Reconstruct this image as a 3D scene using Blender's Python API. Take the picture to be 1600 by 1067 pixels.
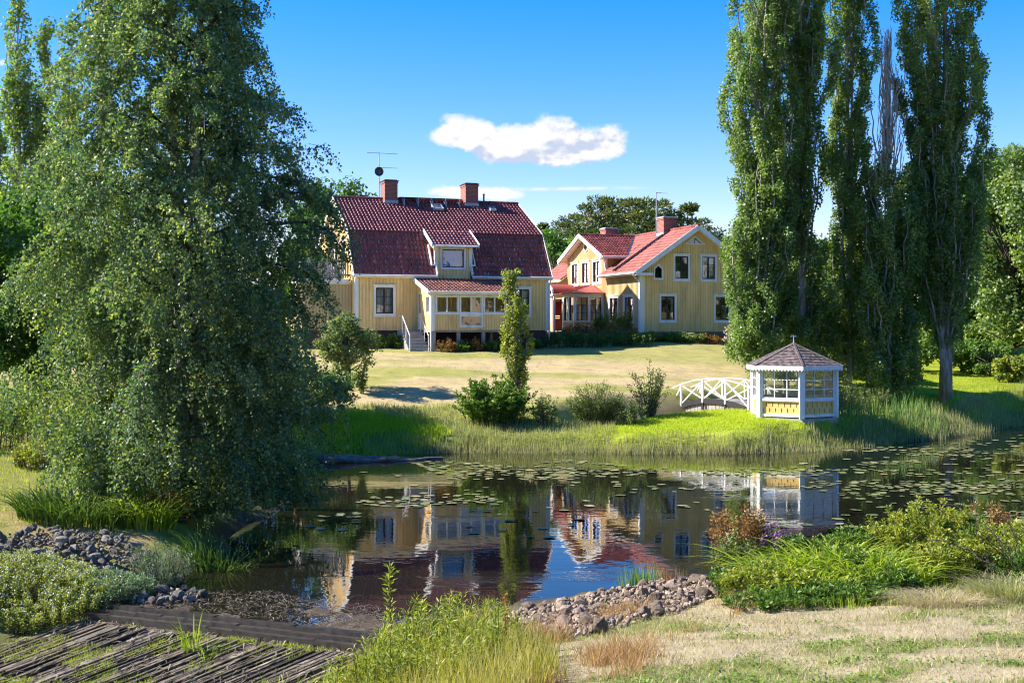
import bpy, math, random
import numpy as np
from mathutils import Vector, Matrix, geometry as mgeo
for o in list(bpy.data.objects):
    bpy.data.objects.remove(o)
SC = bpy.context.scene
COL = SC.collection
rad = math.radians
rng = np.random.default_rng(7)
random.seed(7)

# ------------------------------------------------------------------ camera
CAM_Z, FPX, HOR = 4.6, 1900.0, 512.0
cam_d = bpy.data.cameras.new('camera')
cam = bpy.data.objects.new('camera', cam_d)
COL.objects.link(cam)
cam.location = (0, 0, CAM_Z)
cam.rotation_euler = (rad(90), 0, 0)
cam_d.sensor_width = 36.0
cam_d.lens = 36.0 * FPX / 1600.0
cam_d.shift_y = -(533.5 - HOR) / 1600.0
cam_d.clip_end = 6000
cam_d.clip_start = 0.05
SC.camera = cam

# ------------------------------------------------------------------ light
SUN_EL, SUN_AZ = 37.0, 3.0       # the sun stands to the left, a little behind the houses
sdir = Vector((-math.cos(rad(SUN_AZ)) * math.cos(rad(SUN_EL)), math.sin(rad(SUN_AZ)) * math.cos(rad(SUN_EL)), math.sin(rad(SUN_EL))))
sun_d = bpy.data.lights.new('sun', 'SUN')
sun_d.energy = 3.8
sun_d.angle = rad(0.53)
sun_d.color = (1.0, 0.93, 0.82)
sun = bpy.data.objects.new('sun', sun_d)
sun.rotation_euler = sdir.to_track_quat('Z', 'Y').to_euler()
sun.location = (-60, 20, 60)
COL.objects.link(sun)

SC.view_settings.view_transform = 'Standard'
SC.view_settings.look = 'None'
SC.view_settings.exposure = 1.7
SC.view_settings.gamma = 1.0
SC.view_settings.use_curve_mapping = False
cy = SC.cycles
cy.pixel_filter_type = 'BLACKMAN_HARRIS'
cy.filter_width = 1.1
cy.max_bounces = 7
cy.diffuse_bounces = 3
cy.glossy_bounces = 2
cy.transmission_bounces = 2
cy.transparent_max_bounces = 8
cy.sample_clamp_indirect = 4.0
cy.caustics_reflective = False
cy.caustics_refractive = False
cy.use_denoising = True
cy.denoiser = 'OPENIMAGEDENOISE'
cy.denoising_input_passes = 'RGB_ALBEDO_NORMAL'
cy.denoising_prefilter = 'ACCURATE'
cy.use_adaptive_sampling = True
cy.adaptive_threshold = 0.02


class NT:
    """small helper to write node trees"""
    def __init__(self, tree):
        self.t = tree
        tree.nodes.clear()

    def n(self, typ, ins=None, **kw):
        nd = self.t.nodes.new(typ)
        for k, v in kw.items():
            setattr(nd, k, v)
        for k, v in (ins or {}).items():
            s = nd.inputs[k]
            if hasattr(v, 'is_output'):
                self.t.links.new(v, s)
            else:
                s.default_value = v
        return nd

    def math(self, op, a, b=0.0, c=0.0, clamp=False):
        return self.n('ShaderNodeMath', {0: a, 1: b, 2: c}, operation=op, use_clamp=clamp).outputs[0]

    def noise(self, vec, scale, detail=3.0, rough=0.55, dist=0.0):
        ins = {'Scale': scale, 'Detail': detail, 'Roughness': rough, 'Distortion': dist}
        if vec is not None:
            ins['Vector'] = vec
        return self.n('ShaderNodeTexNoise', ins).outputs['Fac']

    def ramp(self, fac, stops, interp='LINEAR'):
        nd = self.n('ShaderNodeValToRGB', {'Fac': fac})
        cr = nd.color_ramp
        cr.interpolation = interp
        while len(cr.elements) < len(stops):
            cr.elements.new(0.5)
        for e, (p, c) in zip(cr.elements, stops):
            e.position = p
            e.color = tuple(c) + (1,) if len(c) == 3 else c
        return nd.outputs['Color']

    def mix(self, fac, a, b, blend='MIX'):
        nd = self.n('ShaderNodeMix', data_type='RGBA', blend_type=blend)
        for i, v in ((0, fac), (6, a), (7, b)):
            s = nd.inputs[i]
            if hasattr(v, 'is_output'):
                self.t.links.new(v, s)
            else:
                s.default_value = v if i == 0 else (tuple(v) + (1,) if len(v) == 3 else v)
        return nd.outputs[2]

    def smooth(self, v, a, b):
        return self.n('ShaderNodeMapRange', {'Value': v, 'From Min': a, 'From Max': b}, interpolation_type='SMOOTHSTEP').outputs[0]

    def bump(self, h, strength=0.3, dist=0.02):
        return self.n('ShaderNodeBump', {'Height': h, 'Strength': strength, 'Distance': dist}).outputs[0]


def build_world():
    w = bpy.data.worlds.new('World')
    SC.world = w
    w.use_nodes = True
    t = NT(w.node_tree)
    sky = t.n('ShaderNodeTexSky', sky_type='NISHITA')
    sky.sun_disc = False
    sky.sun_elevation = rad(SUN_EL)
    sky.sun_rotation = rad(-(90 - SUN_AZ))
    sky.altitude = 100
    sky.air_density = 1.0
    sky.dust_density = 0.35
    sky.ozone_density = 2.2
    hs = t.n('ShaderNodeHueSaturation', {'Saturation': 1.58, 'Value': 1.0, 'Color': sky.outputs[0]})
    tn = t.mix(1.0, hs.outputs[0], (0.93, 0.705, 0.90), 'MULTIPLY')
    bg = t.n('ShaderNodeBackground', {'Color': tn, 'Strength': 0.092})
    # clouds live on the sky by direction
    tc = t.n('ShaderNodeTexCoord').outputs['Generated']
    sep = t.n('ShaderNodeSeparateXYZ', {0: tc})
    dy = t.math('MAXIMUM', sep.outputs[1], 0.02)
    sx = t.math('DIVIDE', sep.outputs[0], dy)
    sz = t.math('DIVIDE', sep.outputs[2], dy)
    cv = t.n('ShaderNodeCombineXYZ', {0: sx, 1: t.math('MULTIPLY', sz, 1.35), 2: 0.0}).outputs[0]
    n1 = t.noise(cv, 24.0, 6.0, 0.60)
    n2 = t.noise(t.n('ShaderNodeVectorMath', {0: cv, 1: (-0.006, 0.012, 0.0)}, operation='ADD').outputs[0], 24.0, 3.0, 0.58)
    field = None

    def blob(px, py, rx, ry, amp=1.0):
        nonlocal field
        cx, cz = (px - 800) / FPX, (HOR - py) / FPX
        a = t.math('DIVIDE', t.math('SUBTRACT', sx, cx), rx / FPX)
        b = t.math('DIVIDE', t.math('SUBTRACT', sz, cz), ry / FPX)
        q = t.math('ADD', t.math('MULTIPLY', a, a), t.math('MULTIPLY', b, b))
        g = t.math('MULTIPLY', t.math('EXPONENT', t.math('MULTIPLY', q, -1.0)), amp)
        field = g if field is None else t.math('ADD', field, g)
    for b in ((735, 204, 62, 27, 1.0), (700, 216, 46, 15, .7), (770, 240, 40, 18, .8), (840, 218, 62, 30, 1.1),
              (895, 226, 62, 28, 1.0), (955, 218, 26, 21, .8), (850, 242, 90, 15, .8), (720, 301, 40, 12, 1.15), (785, 304, 42, 11, 1.1), (0, 100, 14, 9, .8)):
        blob(*b)
    d = t.math('ADD', t.math('SUBTRACT', field, 0.50), t.math('MULTIPLY', t.math('SUBTRACT', n1, 0.5), 2.3))
    gate = t.smooth(field, 0.06, 0.30)
    alpha = t.math('MULTIPLY', t.smooth(d, -0.10, 0.42), gate)
    d2 = t.math('MULTIPLY', t.math('SUBTRACT', n1, n2), 3.2)
    hgt = t.math('DIVIDE', t.math('SUBTRACT', sz, (HOR - 252) / FPX), 46 / FPX)
    hgt = t.math('ADD', t.math('MULTIPLY', t.math('SUBTRACT', sx, 60 / FPX), -3.2), hgt)
    lit = t.math('ADD', t.math('ADD', t.math('MULTIPLY', hgt, 0.75), t.math('MULTIPLY', d2, 1.5)), 0.12)
    lit = t.math('ADD', lit, t.math('MULTIPLY', t.math('SUBTRACT', 1.0, t.smooth(sz, 0.112, 0.122)), 2.4))
    ccol = t.ramp(t.smooth(lit, 0.0, 0.8), [(0, (0.19, 0.215, 0.275)), (0.4, (0.26, 0.27, 0.295)), (0.85, (0.315, 0.315, 0.32))])
    # thin contrail above the roofs
    l0 = t.math('ADD', t.math('MULTIPLY', t.math('SUBTRACT', sx, 100 / FPX), 0.012), (HOR - 295) / FPX)
    tr = t.math('DIVIDE', t.math('SUBTRACT', sz, l0), 2.6 / FPX)
    tr = t.math('EXPONENT', t.math('MULTIPLY', t.math('MULTIPLY', tr, tr), -1.0))
    tr = t.math('MULTIPLY', t.math('MULTIPLY', tr, t.smooth(sx, -0.03, 0.03)), t.math('SUBTRACT', 1.0, t.smooth(sx, 0.06, 0.125)))
    tr = t.math('MULTIPLY', tr, t.math('MULTIPLY', t.smooth(t.noise(cv, 60.0, 1.0), 0.25, 0.6), 0.75))
    alpha = t.math('MAXIMUM', alpha, tr, clamp=True)
    front = t.math('GREATER_THAN', sep.outputs[1], 0.03)
    alpha = t.math('MULTIPLY', alpha, front)
    bgc = t.n('ShaderNodeBackground', {'Color': ccol, 'Strength': 1.0})
    mx = t.n('ShaderNodeMixShader', {0: alpha, 1: bg.outputs[0], 2: bgc.outputs[0]})
    t.n('ShaderNodeOutputWorld', {0: mx.outputs[0]})


build_world()


# ------------------------------------------------------------------ placing helpers
def P(px, py, Y):
    """the point at depth Y metres that a surveyed mark at (px, py) corresponds to"""
    return Vector(((px - 800) / FPX * Y, Y, CAM_Z - (py - HOR) / FPX * Y))


def G(px, py, z=0.0):
    Y = (CAM_Z - z) * FPX / (py - HOR)
    return P(px, py, Y)


# ------------------------------------------------------------------ object helpers
def tag(o, label=None, cat=None, group=None, kind=None):
    if label: o['label'] = label
    if cat: o['category'] = cat
    if group: o['group'] = group
    if kind: o['kind'] = kind
    return o


def empty(name, loc=(0, 0, 0), rz=0.0, label=None, cat=None, group=None):
    o = bpy.data.objects.new(name, None)
    o.location = loc
    o.rotation_euler = (0, 0, rz)
    o.empty_display_size = 0.2
    COL.objects.link(o)
    return tag(o, label, cat, group)


def link(name, me, parent=None, loc=None, rot=None):
    o = bpy.data.objects.new(name, me)
    COL.objects.link(o)
    if parent is not None: o.parent = parent
    if loc is not None: o.location = loc
    if rot is not None: o.rotation_euler = rot
    return o


def np_mesh(name, verts, loops, totals, mat, tint=None, smooth=False):
    me = bpy.data.meshes.new(name)
    verts = np.ascontiguousarray(verts, dtype=np.float32).reshape(-1, 3)
    loops = np.ascontiguousarray(loops, dtype=np.int32).ravel()
    totals = np.ascontiguousarray(totals, dtype=np.int32).ravel()
    me.vertices.add(len(verts))
    me.vertices.foreach_set('co', verts.ravel())
    me.loops.add(len(loops))
    me.loops.foreach_set('vertex_index', loops)
    me.polygons.add(len(totals))
    starts = np.zeros(len(totals), np.int32)
    starts[1:] = np.cumsum(totals)[:-1]
    me.polygons.foreach_set('loop_start', starts)
    me.polygons.foreach_set('loop_total', totals)
    if smooth:
        me.polygons.foreach_set('use_smooth', np.ones(len(totals), bool))
    if tint is not None:
        a = me.attributes.new('tint', 'FLOAT', 'FACE')
        a.data.foreach_set('value', np.ascontiguousarray(tint, np.float32))
    me.update(calc_edges=True)
    if mat is not None: me.materials.append(mat)
    return me


class MB:
    def __init__(self):
        self.v, self.f, self.t = [], [], []

    def add(self, vs, fs, tint=0.5):
        b = len(self.v)
        self.v += [tuple(p) for p in vs]
        self.f += [tuple(i + b for i in f) for f in fs]
        self.t += [tint] * len(fs)
        return self

    def box(self, x0, x1, y0, y1, z0, z1, tint=0.5, M=None):
        vs = [(x, y, z) for z in (z0, z1) for y in (y0, y1) for x in (x0, x1)]
        if M: vs = [M(*p) for p in vs]
        return self.add(vs, [(0, 2, 3, 1), (4, 5, 7, 6), (0, 1, 5, 4), (2, 6, 7, 3), (0, 4, 6, 2), (1, 3, 7, 5)], tint)

    def bar(self, p, q, w, h, up=(0, 0, 1), tint=0.5):
        p, q, up = Vector(p), Vector(q), Vector(up)
        d = (q - p).normalized()
        s = d.cross(up)
        if s.length < 1e-4: s = d.cross(Vector((1, 0, 0)))
        s.normalize()
        n = s.cross(d).normalized()
        vs = []
        for c in (p, q):
            for a, b in ((-1, -1), (1, -1), (1, 1), (-1, 1)):
                vs.append(c + s * (a * w / 2) + n * (b * h / 2))
        return self.add(vs, [(0, 1, 2, 3), (7, 6, 5, 4), (0, 4, 5, 1), (1, 5, 6, 2), (2, 6, 7, 3), (3, 7, 4, 0)], tint)

    def tube(self, pts, radii, n=8, cap=True, tint=0.5):
        pts = [Vector(p) for p in pts]
        if not hasattr(radii, '__len__'): radii = [radii] * len(pts)
        vs, fs = [], []
        prev = None
        for i, p in enumerate(pts):
            d = (pts[min(i + 1, len(pts) - 1)] - pts[max(i - 1, 0)]).normalized()
            s = d.cross(Vector((0, 1, 0.013))) if prev is None else prev - d * prev.dot(d)
            if s.length < 1e-4: s = d.cross(Vector((1, 0, 0)))
            s.normalize(); prev = s
            b = d.cross(s)
            for k in range(n):
                a = 2 * math.pi * k / n
                vs.append(p + (s * math.cos(a) + b * math.sin(a)) * radii[i])
        for i in range(len(pts) - 1):
            for k in range(n):
                k2 = (k + 1) % n
                fs.append((i * n + k, i * n + k2, (i + 1) * n + k2, (i + 1) * n + k))
        if cap:
            fs.append(tuple(range(n - 1, -1, -1)))
            fs.append(tuple(range((len(pts) - 1) * n, len(pts) * n)))
        return self.add(vs, fs, tint)

    def prism(self, poly, M, n0, n1, tint=0.5):
        """polygon in (s, z) thickened along the frame's normal"""
        k = len(poly)
        vs = [M(s, z, n0) for s, z in poly] + [M(s, z, n1) for s, z in poly]
        fs = [tuple(range(k)), tuple(range(2 * k - 1, k - 1, -1))] + [(i, (i + 1) % k, k + (i + 1) % k, k + i) for i in range(k)]
        return self.add(vs, fs, tint)

    def mesh(self, name, mat, smooth=False):
        me = bpy.data.meshes.new(name)
        me.from_pydata(self.v, [], self.f)
        a = me.attributes.new('tint', 'FLOAT', 'FACE')
        a.data.foreach_set('value', np.array(self.t, np.float32))
        if smooth: me.polygons.foreach_set('use_smooth', np.ones(len(self.f), bool))
        me.update()
        if mat is not None: me.materials.append(mat)
        return me

    def obj(self, name, mat, parent=None, smooth=False, loc=None, rot=None):
        return link(name, self.mesh(name, mat, smooth), parent, loc, rot)


def box_part(name, parent, mat, x0, x1, y0, y1, z0, z1):
    return MB().box(x0, x1, y0, y1, z0, z1).obj(name, mat, parent)


# ------------------------------------------------------------------ materials
MATS = {}


def material(name):
    m = bpy.data.materials.new(name)
    m.use_nodes = True
    MATS[name] = m
    return m, NT(m.node_tree)


def paint(name, col, rough=0.6, var=0.14, scale=3.0, spec=0.35, streak=True, bump=0.06, tintvar=0.0, dirt=None):
    """painted timber, metal, stone: colour with weathering, fine relief"""
    m, t = material(name)
    oc = t.n('ShaderNodeTexCoord').outputs['Object']
    mp = t.n('ShaderNodeMapping', {'Vector': oc, 'Scale': (1, 1, 0.25 if streak else 1)}).outputs[0]
    a = t.noise(mp, scale, 5.0, 0.6)
    b = t.noise(oc, scale * 14, 3.0, 0.6)
    dk = tuple(c * (1 - 2.2 * var) for c in col)
    lt = tuple(min(1, c * (1 + 1.3 * var)) for c in col)
    c = t.ramp(a, [(0.28, dk), (0.5, col), (0.75, lt)])
    c = t.mix(t.math('MULTIPLY', b, 0.35), c, dk)
    if dirt:
        c = t.mix(t.smooth(t.noise(mp, scale * 0.6, 6.0, 0.7), 0.50, 0.72), c, dirt)
    if tintvar:
        at = t.n('ShaderNodeAttribute', attribute_name='tint').outputs['Fac']
        c = t.mix(1.0, c, t.ramp(at, [(0, (1 - tintvar,) * 3), (1, (1 + tintvar,) * 3)]), 'MULTIPLY')
    bs = t.n('ShaderNodeBsdfPrincipled', {'Base Color': c, 'Roughness': rough, 'Specular IOR Level': spec, 'Normal': t.bump(b, bump, 0.02)})
    t.n('ShaderNodeOutputMaterial', {0: bs.outputs[0]})
    return m


def leafmat(name, dark, mid, light, transl=0.35, rough=0.5, spec=0.25):
    """leaf: colour by its own tint, some light passes through"""
    m, t = material(name)
    at = t.n('ShaderNodeAttribute', attribute_name='tint').outputs['Fac']
    c = t.ramp(at, [(0.0, dark), (0.5, mid), (1.0, light)])
    df = t.n('ShaderNodeBsdfDiffuse', {'Color': c})
    gl = t.n('ShaderNodeBsdfGlossy', {'Color': (1, 1, 1, 1), 'Roughness': rough})
    bs = t.n('ShaderNodeMixShader', {0: spec * 0.14, 1: df.outputs[0], 2: gl.outputs[0]})
    tc = t.mix(1.0, c, (1.35, 1.45, 0.55), 'MULTIPLY')
    tr = t.n('ShaderNodeBsdfTranslucent', {'Color': tc})
    mx = t.n('ShaderNodeMixShader', {0: transl, 1: bs.outputs[0], 2: tr.outputs[0]})
    t.n('ShaderNodeOutputMaterial', {0: mx.outputs[0]})
    return m


def glassmat(name, tint=(0.9, 0.95, 0.95), refl=1.0):
    m, t = material(name)
    fr = t.n('ShaderNodeFresnel', {'IOR': 1.52}).outputs[0]
    nz = t.bump(t.noise(t.n('ShaderNodeTexCoord').outputs['Object'], 1.7, 2.0), 0.05, 0.05)
    gl = t.n('ShaderNodeBsdfGlossy', {'Color': (1, 1, 1, 1), 'Roughness': 0.015, 'Normal': nz})
    tp = t.n('ShaderNodeBsdfTransparent', {'Color': tuple(tint) + (1,)})
    f = t.math('ADD', t.math('MULTIPLY', fr, 1.6 * refl), 0.05 * refl, clamp=True)
    mx = t.n('ShaderNodeMixShader', {0: f, 1: tp.outputs[0], 2: gl.outputs[0]})
    t.n('ShaderNodeOutputMaterial', {0: mx.outputs[0]})
    return m


def brickmat(name):
    m, t = material(name)
    oc = t.n('ShaderNodeTexCoord').outputs['Object']
    sp = t.n('ShaderNodeSeparateXYZ', {0: oc})
    v = t.n('ShaderNodeCombineXYZ', {0: t.math('ADD', sp.outputs[0], sp.outputs[1]), 1: sp.outputs[2], 2: 0.0}).outputs[0]
    br = t.n('ShaderNodeTexBrick', {'Vector': v, 'Color1': (0.36, 0.10, 0.055, 1), 'Color2': (0.24, 0.065, 0.045, 1), 'Mortar': (0.36, 0.29, 0.25, 1),
             'Scale': 1.0, 'Mortar Size': 0.008, 'Brick Width': 0.25, 'Row Height': 0.075})
    c = t.mix(t.math('MULTIPLY', t.noise(oc, 4.0, 4.0), 0.4), br.outputs[0], (0.16, 0.05, 0.04))
    bs = t.n('ShaderNodeBsdfPrincipled', {'Base Color': c, 'Roughness': 0.85, 'Normal': t.bump(br.outputs[1], -0.5, 0.02)})
    t.n('ShaderNodeOutputMaterial', {0: bs.outputs[0]})
    return m


def barkmat(name, a, b, scale=6.0, stretch=0.2):
    m, t = material(name)
    oc = t.n('ShaderNodeTexCoord').outputs['Object']
    mp = t.n('ShaderNodeMapping', {'Vector': oc, 'Scale': (1, 1, stretch)}).outputs[0]
    n = t.noise(mp, scale, 6.0, 0.65, 0.6)
    c = t.ramp(n, [(0.35, a), (0.62, b)])
    bs = t.n('ShaderNodeBsdfPrincipled', {'Base Color': c, 'Roughness': 0.9, 'Normal': t.bump(n, 0.7, 0.04)})
    t.n('ShaderNodeOutputMaterial', {0: bs.outputs[0]})
    return m


YEL = paint('yellow_paint_shade_lift', (0.90, 0.63, 0.275), 0.62, 0.13, 2.0, dirt=(0.66, 0.48, 0.21))  # house yellow made lighter to offset the shade on the front walls
YEL_DIM = paint('yellow_paint_sun_dim', (0.60, 0.45, 0.22), 0.62, 0.10, 2.0)  # darker copy of the house yellow, toned down mainly for sunlit walls
WHT = paint('white_paint', (0.80, 0.80, 0.78), 0.5, 0.07, 3.0, dirt=(0.60, 0.60, 0.53))
GREYW = paint('grey_wood', (0.34, 0.32, 0.29), 0.8, 0.2, 4.0)
SASH = paint('dark_red_sash', (0.055, 0.018, 0.018), 0.45, 0.12, 5.0)
BLKSASH = paint('blue_black_sash', (0.02, 0.022, 0.035), 0.4, 0.12, 5.0)
REDDOOR = paint('red_door', (0.36, 0.045, 0.04), 0.5, 0.12, 3.0)
TILE_A = paint('wine_red_tile', (0.20, 0.042, 0.045), 0.42, 0.2, 1.2, 0.45, False, 0.10, 0.25)
TILE_P = paint('weathered_porch_tile', (0.23, 0.075, 0.048), 0.5, 0.25, 2.5, 0.4, False, 0.15, 0.5)
TILE_B = paint('brick_red_tile', (0.29, 0.070, 0.055), 0.6, 0.2, 1.0, 0.35, False, 0.10, 0.3)
TILE_B2 = paint('mottled_red_tile', (0.27, 0.066, 0.052), 0.55, 0.2, 1.6, 0.4, False, 0.10, 0.4)
METALRED = paint('red_sheet_metal', (0.36, 0.066, 0.05), 0.4, 0.1, 1.5, 0.5, False, 0.03)
DARKMET = paint('dark_sheet_metal', (0.035, 0.037, 0.045), 0.45, 0.15, 4.0, 0.5, False)
GALV = paint('galvanised_metal', (0.42, 0.44, 0.46), 0.45, 0.1, 4.0, 0.6, False)
BASE_A = paint('plum_plinth', (0.115, 0.065, 0.068), 0.9, 0.2, 1.5, 0.2, False, 0.3)
BASE_B = paint('grey_stone_plinth', (0.19, 0.18, 0.175), 0.9, 0.25, 2.0, 0.2, False, 0.4)
CONC = paint('concrete', (0.36, 0.35, 0.33), 0.9, 0.15, 3.0, 0.2, False, 0.3)
DARK = paint('dark_void', (0.02, 0.018, 0.016), 0.9, 0.2, 3.0, 0.1)
INT = paint('interior_plaster', (0.30, 0.26, 0.20), 0.9, 0.1, 1.0, 0.1)
CURT = paint('curtain_cloth', (0.72, 0.70, 0.66), 0.9, 0.12, 6.0, 0.1)
SKYREFL = paint('painted_sky_reflection', (0.14, 0.36, 0.85), 0.8, 0.2, 6.0, 0.1)  # blue that stands for sky mirrored in the dormer pane
BRICK = brickmat('chimney_brick')
GLASS = glassmat('window_glass')
SHING = paint('gazebo_shingle', (0.17, 0.138, 0.132), 0.9, 0.35, 5.0, 0.2, False, 0.4, 0.45)
BARK_B = barkmat('birch_bark', (0.05, 0.045, 0.04), (0.50, 0.48, 0.44), 5.0, 1.6)
BARK_P = barkmat('poplar_bark', (0.13, 0.11, 0.09), (0.40, 0.36, 0.31))
BARK_D = barkmat('dark_bark', (0.03, 0.025, 0.02), (0.11, 0.085, 0.065))
BARK_DEAD = barkmat('dead_twig', (0.20, 0.17, 0.14), (0.44, 0.39, 0.33))
BARK_PINE = barkmat('pine_bark', (0.08, 0.04, 0.025), (0.26, 0.12, 0.06))
L_BIRCH = leafmat('birch_leaf', (0.060, 0.125, 0.075), (0.115, 0.200, 0.088), (0.32, 0.36, 0.10), 0.46, 0.5, 0.5)
L_POP = leafmat('poplar_leaf', (0.085, 0.16, 0.05), (0.16, 0.25, 0.06), (0.36, 0.41, 0.08), 0.48, 0.5, 0.5)
L_MAPLE = leafmat('maple_leaf', (0.045, 0.11, 0.028), (0.09, 0.19, 0.035), (0.19, 0.29, 0.05), 0.45)
L_BRIGHT = leafmat('bright_leaf', (0.12, 0.18, 0.03), (0.26, 0.30, 0.045), (0.47, 0.43, 0.09), 0.42)
L_BUSH = leafmat('bush_leaf', (0.05, 0.11, 0.022), (0.10, 0.19, 0.028), (0.22, 0.31, 0.05), 0.38)
L_WILLOW = leafmat('willow_leaf', (0.09, 0.14, 0.05), (0.16, 0.21, 0.07), (0.30, 0.33, 0.13), 0.35)
L_BLUE = leafmat('blue_green_leaf', (0.07, 0.13, 0.075), (0.14, 0.22, 0.12), (0.34, 0.42, 0.28), 0.3)
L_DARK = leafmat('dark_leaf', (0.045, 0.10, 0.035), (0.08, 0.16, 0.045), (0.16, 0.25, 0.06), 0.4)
L_PINE = leafmat('pine_needles', (0.05, 0.085, 0.035), (0.105, 0.145, 0.055), (0.20, 0.20, 0.08), 0.25)
L_RUST = leafmat('rusty_leaf', (0.13, 0.07, 0.03), (0.26, 0.14, 0.055), (0.42, 0.26, 0.09), 0.3)
L_PURPLE = leafmat('purple_flower', (0.16, 0.05, 0.22), (0.28, 0.10, 0.38), (0.45, 0.22, 0.55), 0.3)
L_PINK = leafmat('pink_flower', (0.45, 0.28, 0.30), (0.58, 0.40, 0.42), (0.70, 0.55, 0.55), 0.3)
G_LAWN = leafmat('lawn_grass', (0.18, 0.28, 0.012), (0.35, 0.45, 0.018), (0.54, 0.57, 0.035), 0.45)
G_DRY = leafmat('dry_grass', (0.27, 0.21, 0.12), (0.43, 0.355, 0.22), (0.57, 0.49, 0.34), 0.35)
G_REED = leafmat('reed_blade', (0.20, 0.23, 0.09), (0.34, 0.34, 0.16), (0.48, 0.43, 0.25), 0.38)
G_SEDGE = leafmat('sedge_blade', (0.11, 0.19, 0.02), (0.26, 0.35, 0.03), (0.48, 0.50, 0.07), 0.45)
G_IRIS = leafmat('iris_blade', (0.09, 0.19, 0.06), (0.16, 0.28, 0.08), (0.34, 0.42, 0.10), 0.42)
G_RUST = leafmat('rust_grass', (0.22, 0.12, 0.06), (0.38, 0.22, 0.11), (0.52, 0.36, 0.19), 0.35)
G_DARKSEDGE = leafmat('dark_sedge', (0.03, 0.075, 0.014), (0.06, 0.12, 0.02), (0.15, 0.21, 0.035), 0.3)
PAD = leafmat('lily_pad', (0.09, 0.11, 0.05), (0.18, 0.20, 0.085), (0.33, 0.29, 0.15), 0.0, 0.25, 0.8)
STONE = paint('rubble_stone', (0.36, 0.275, 0.215), 0.9, 0.28, 5.0, 0.15, False, 0.9, 0.5, (0.16, 0.14, 0.095))
STONE_G = paint('grey_stone', (0.25, 0.22, 0.19), 0.9, 0.28, 5.0, 0.15, False, 0.9, 0.5, (0.12, 0.12, 0.085))
PLANKM = paint('wet_old_plank', (0.135, 0.11, 0.08), 0.75, 0.45, 5.0, 0.25, False, 0.9, 0.75, (0.27, 0.235, 0.18))

# ------------------------------------------------------------------ terrain
def poly_px(pts):
    return [(G(x, y).x, G(x, y).y) for x, y in pts]


DAM_L, DAM_R = G(120, 943), G(640, 1004)
FAR_SHORE = [(505, 726), (560, 713), (640, 709), (760, 707), (870, 708), (1000, 709), (1150, 707), (1280, 704), (1380, 695), (1460, 686), (1530, 674), (1600, 662)]
far = poly_px(FAR_SHORE)
near_r = [(14.0, 25.6), (9.6, 24.2), (6.4, 22.8), (4.6, 21.8)] + poly_px([(1110, 919), (1000, 917), (900, 929), (800, 950), (720, 980)])
left = poly_px([(185, 930), (240, 905), (300, 890)]) + [(-6.3, 26.0), (-6.0, 31.0), (-7.5, 36.0)]
POND = np.array(far + [(34, 66), (70, 70), (70, 34), (26, 28)] + near_r + [(DAM_R.x, DAM_R.y), (DAM_L.x, DAM_L.y)] + left)

CP = [  # surveyed spot heights X, Y, Z
    (-6, 50.5, 1.35), (-2, 50, 1.25), (2, 50, 1.25), (5, 52, 1.45), (-8, 56, 2.3), (0, 57, 2.42), (6, 57, 2.3), (0, 54, 1.9), (-10, 63, 3.45), (-4, 62, 3.42), (-7, 59.5, 3.25), (-1, 60.5, 3.3), (3, 62, 3.2), (2, 65.5, 3.42), (0, 70, 3.6),
    (5, 67, 3.6), (8, 69.5, 3.95), (14, 72, 3.95), (5, 78, 4.2), (11, 63, 3.0), (10, 58, 2.2), (14, 60, 2.2), (-6, 47, 0.75), (-2, 46.6, 0.6), (1.5, 46.4, .55),
    (11.35, 49, 1.1), (10, 47.2, 1.0), (13, 48.2, 1.08), (12, 47.2, 1.0), (4.5, 47.2, .75), (7.5, 47.6, .92), (3, 48.5, .8), (15, 49.5, .75), (12, 50.8, .95), (9, 49.5, 1.0),
    (12.4, 57, 1.75), (16, 59, 1.8), (17.2, 56, 1.42), (20.3, 57, 1.5), (24.8, 62, 1.73), (32, 66, 1.7), (25, 75, 2.4), (40, 80, 2.6), (20, 68, 2.5), (22, 57.5, 1.0),
    (-9, 24.5, .85), (-9.5, 28, 1.0), (-13, 31, 1.2), (-8.5, 35, .8), (-12, 45, 1.5), (-15, 60, 3.1), (-25, 40, 2.0), (-25, 25, 1.5), (-8, 43, .9),
    (-8.4, 21.9, .55), (-10, 19.7, .35), (-7.6, 22.6, .5), (-13, 20, .9),
    (-7.6, 18.1, -.85), (-4.5, 16.8, -.6), (-2.4, 16.2, -.35), (-9, 14.5, -1.5), (-5, 12.5, -1.5), (-9, 6, -1.8), (-2.6, 13.2, -.3), (-14, 12, -.6), (-4, 5, -.6), (-16, 3, 0.8),
    (-1.3, 15.8, .42), (0, 14, .75), (-.4, 12, .85), (1.5, 18.6, .28), (-.2, 17.6, .25), (3, 19.8, .34), (1.2, 20, .12), (3.6, 16.4, .78), (8, 17.5, .85), (8, 12, 1.2), (2, 11.5, 1.15),
    (0.5, 6, 1.9), (0, 0, 2.95), (10, 0, 3.0), (15, 15, 1.3), (7, 20.5, .75), (10, 22, .7), (16, 24, .8), (25, 20, 1.4), (-3, 0, 2.9), (30, 5, 3),
    (-40, 80, 4), (40, 110, 5), (0, 110, 5.5), (-40, 120, 5), (60, 40, 2), (80, 80, 3), (-60, 40, 2.5), (-60, 5, 3), (60, 5, 3), (0, 140, 8), (-60, 150, 7), (60, 150, 7), (0, -30, 3), (-40, -30, 3), (40, -30, 3),
]
CPA = np.array(CP, float)


def _kern(r):
    return r          # linear radial kernel: faithful and tame outside


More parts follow.
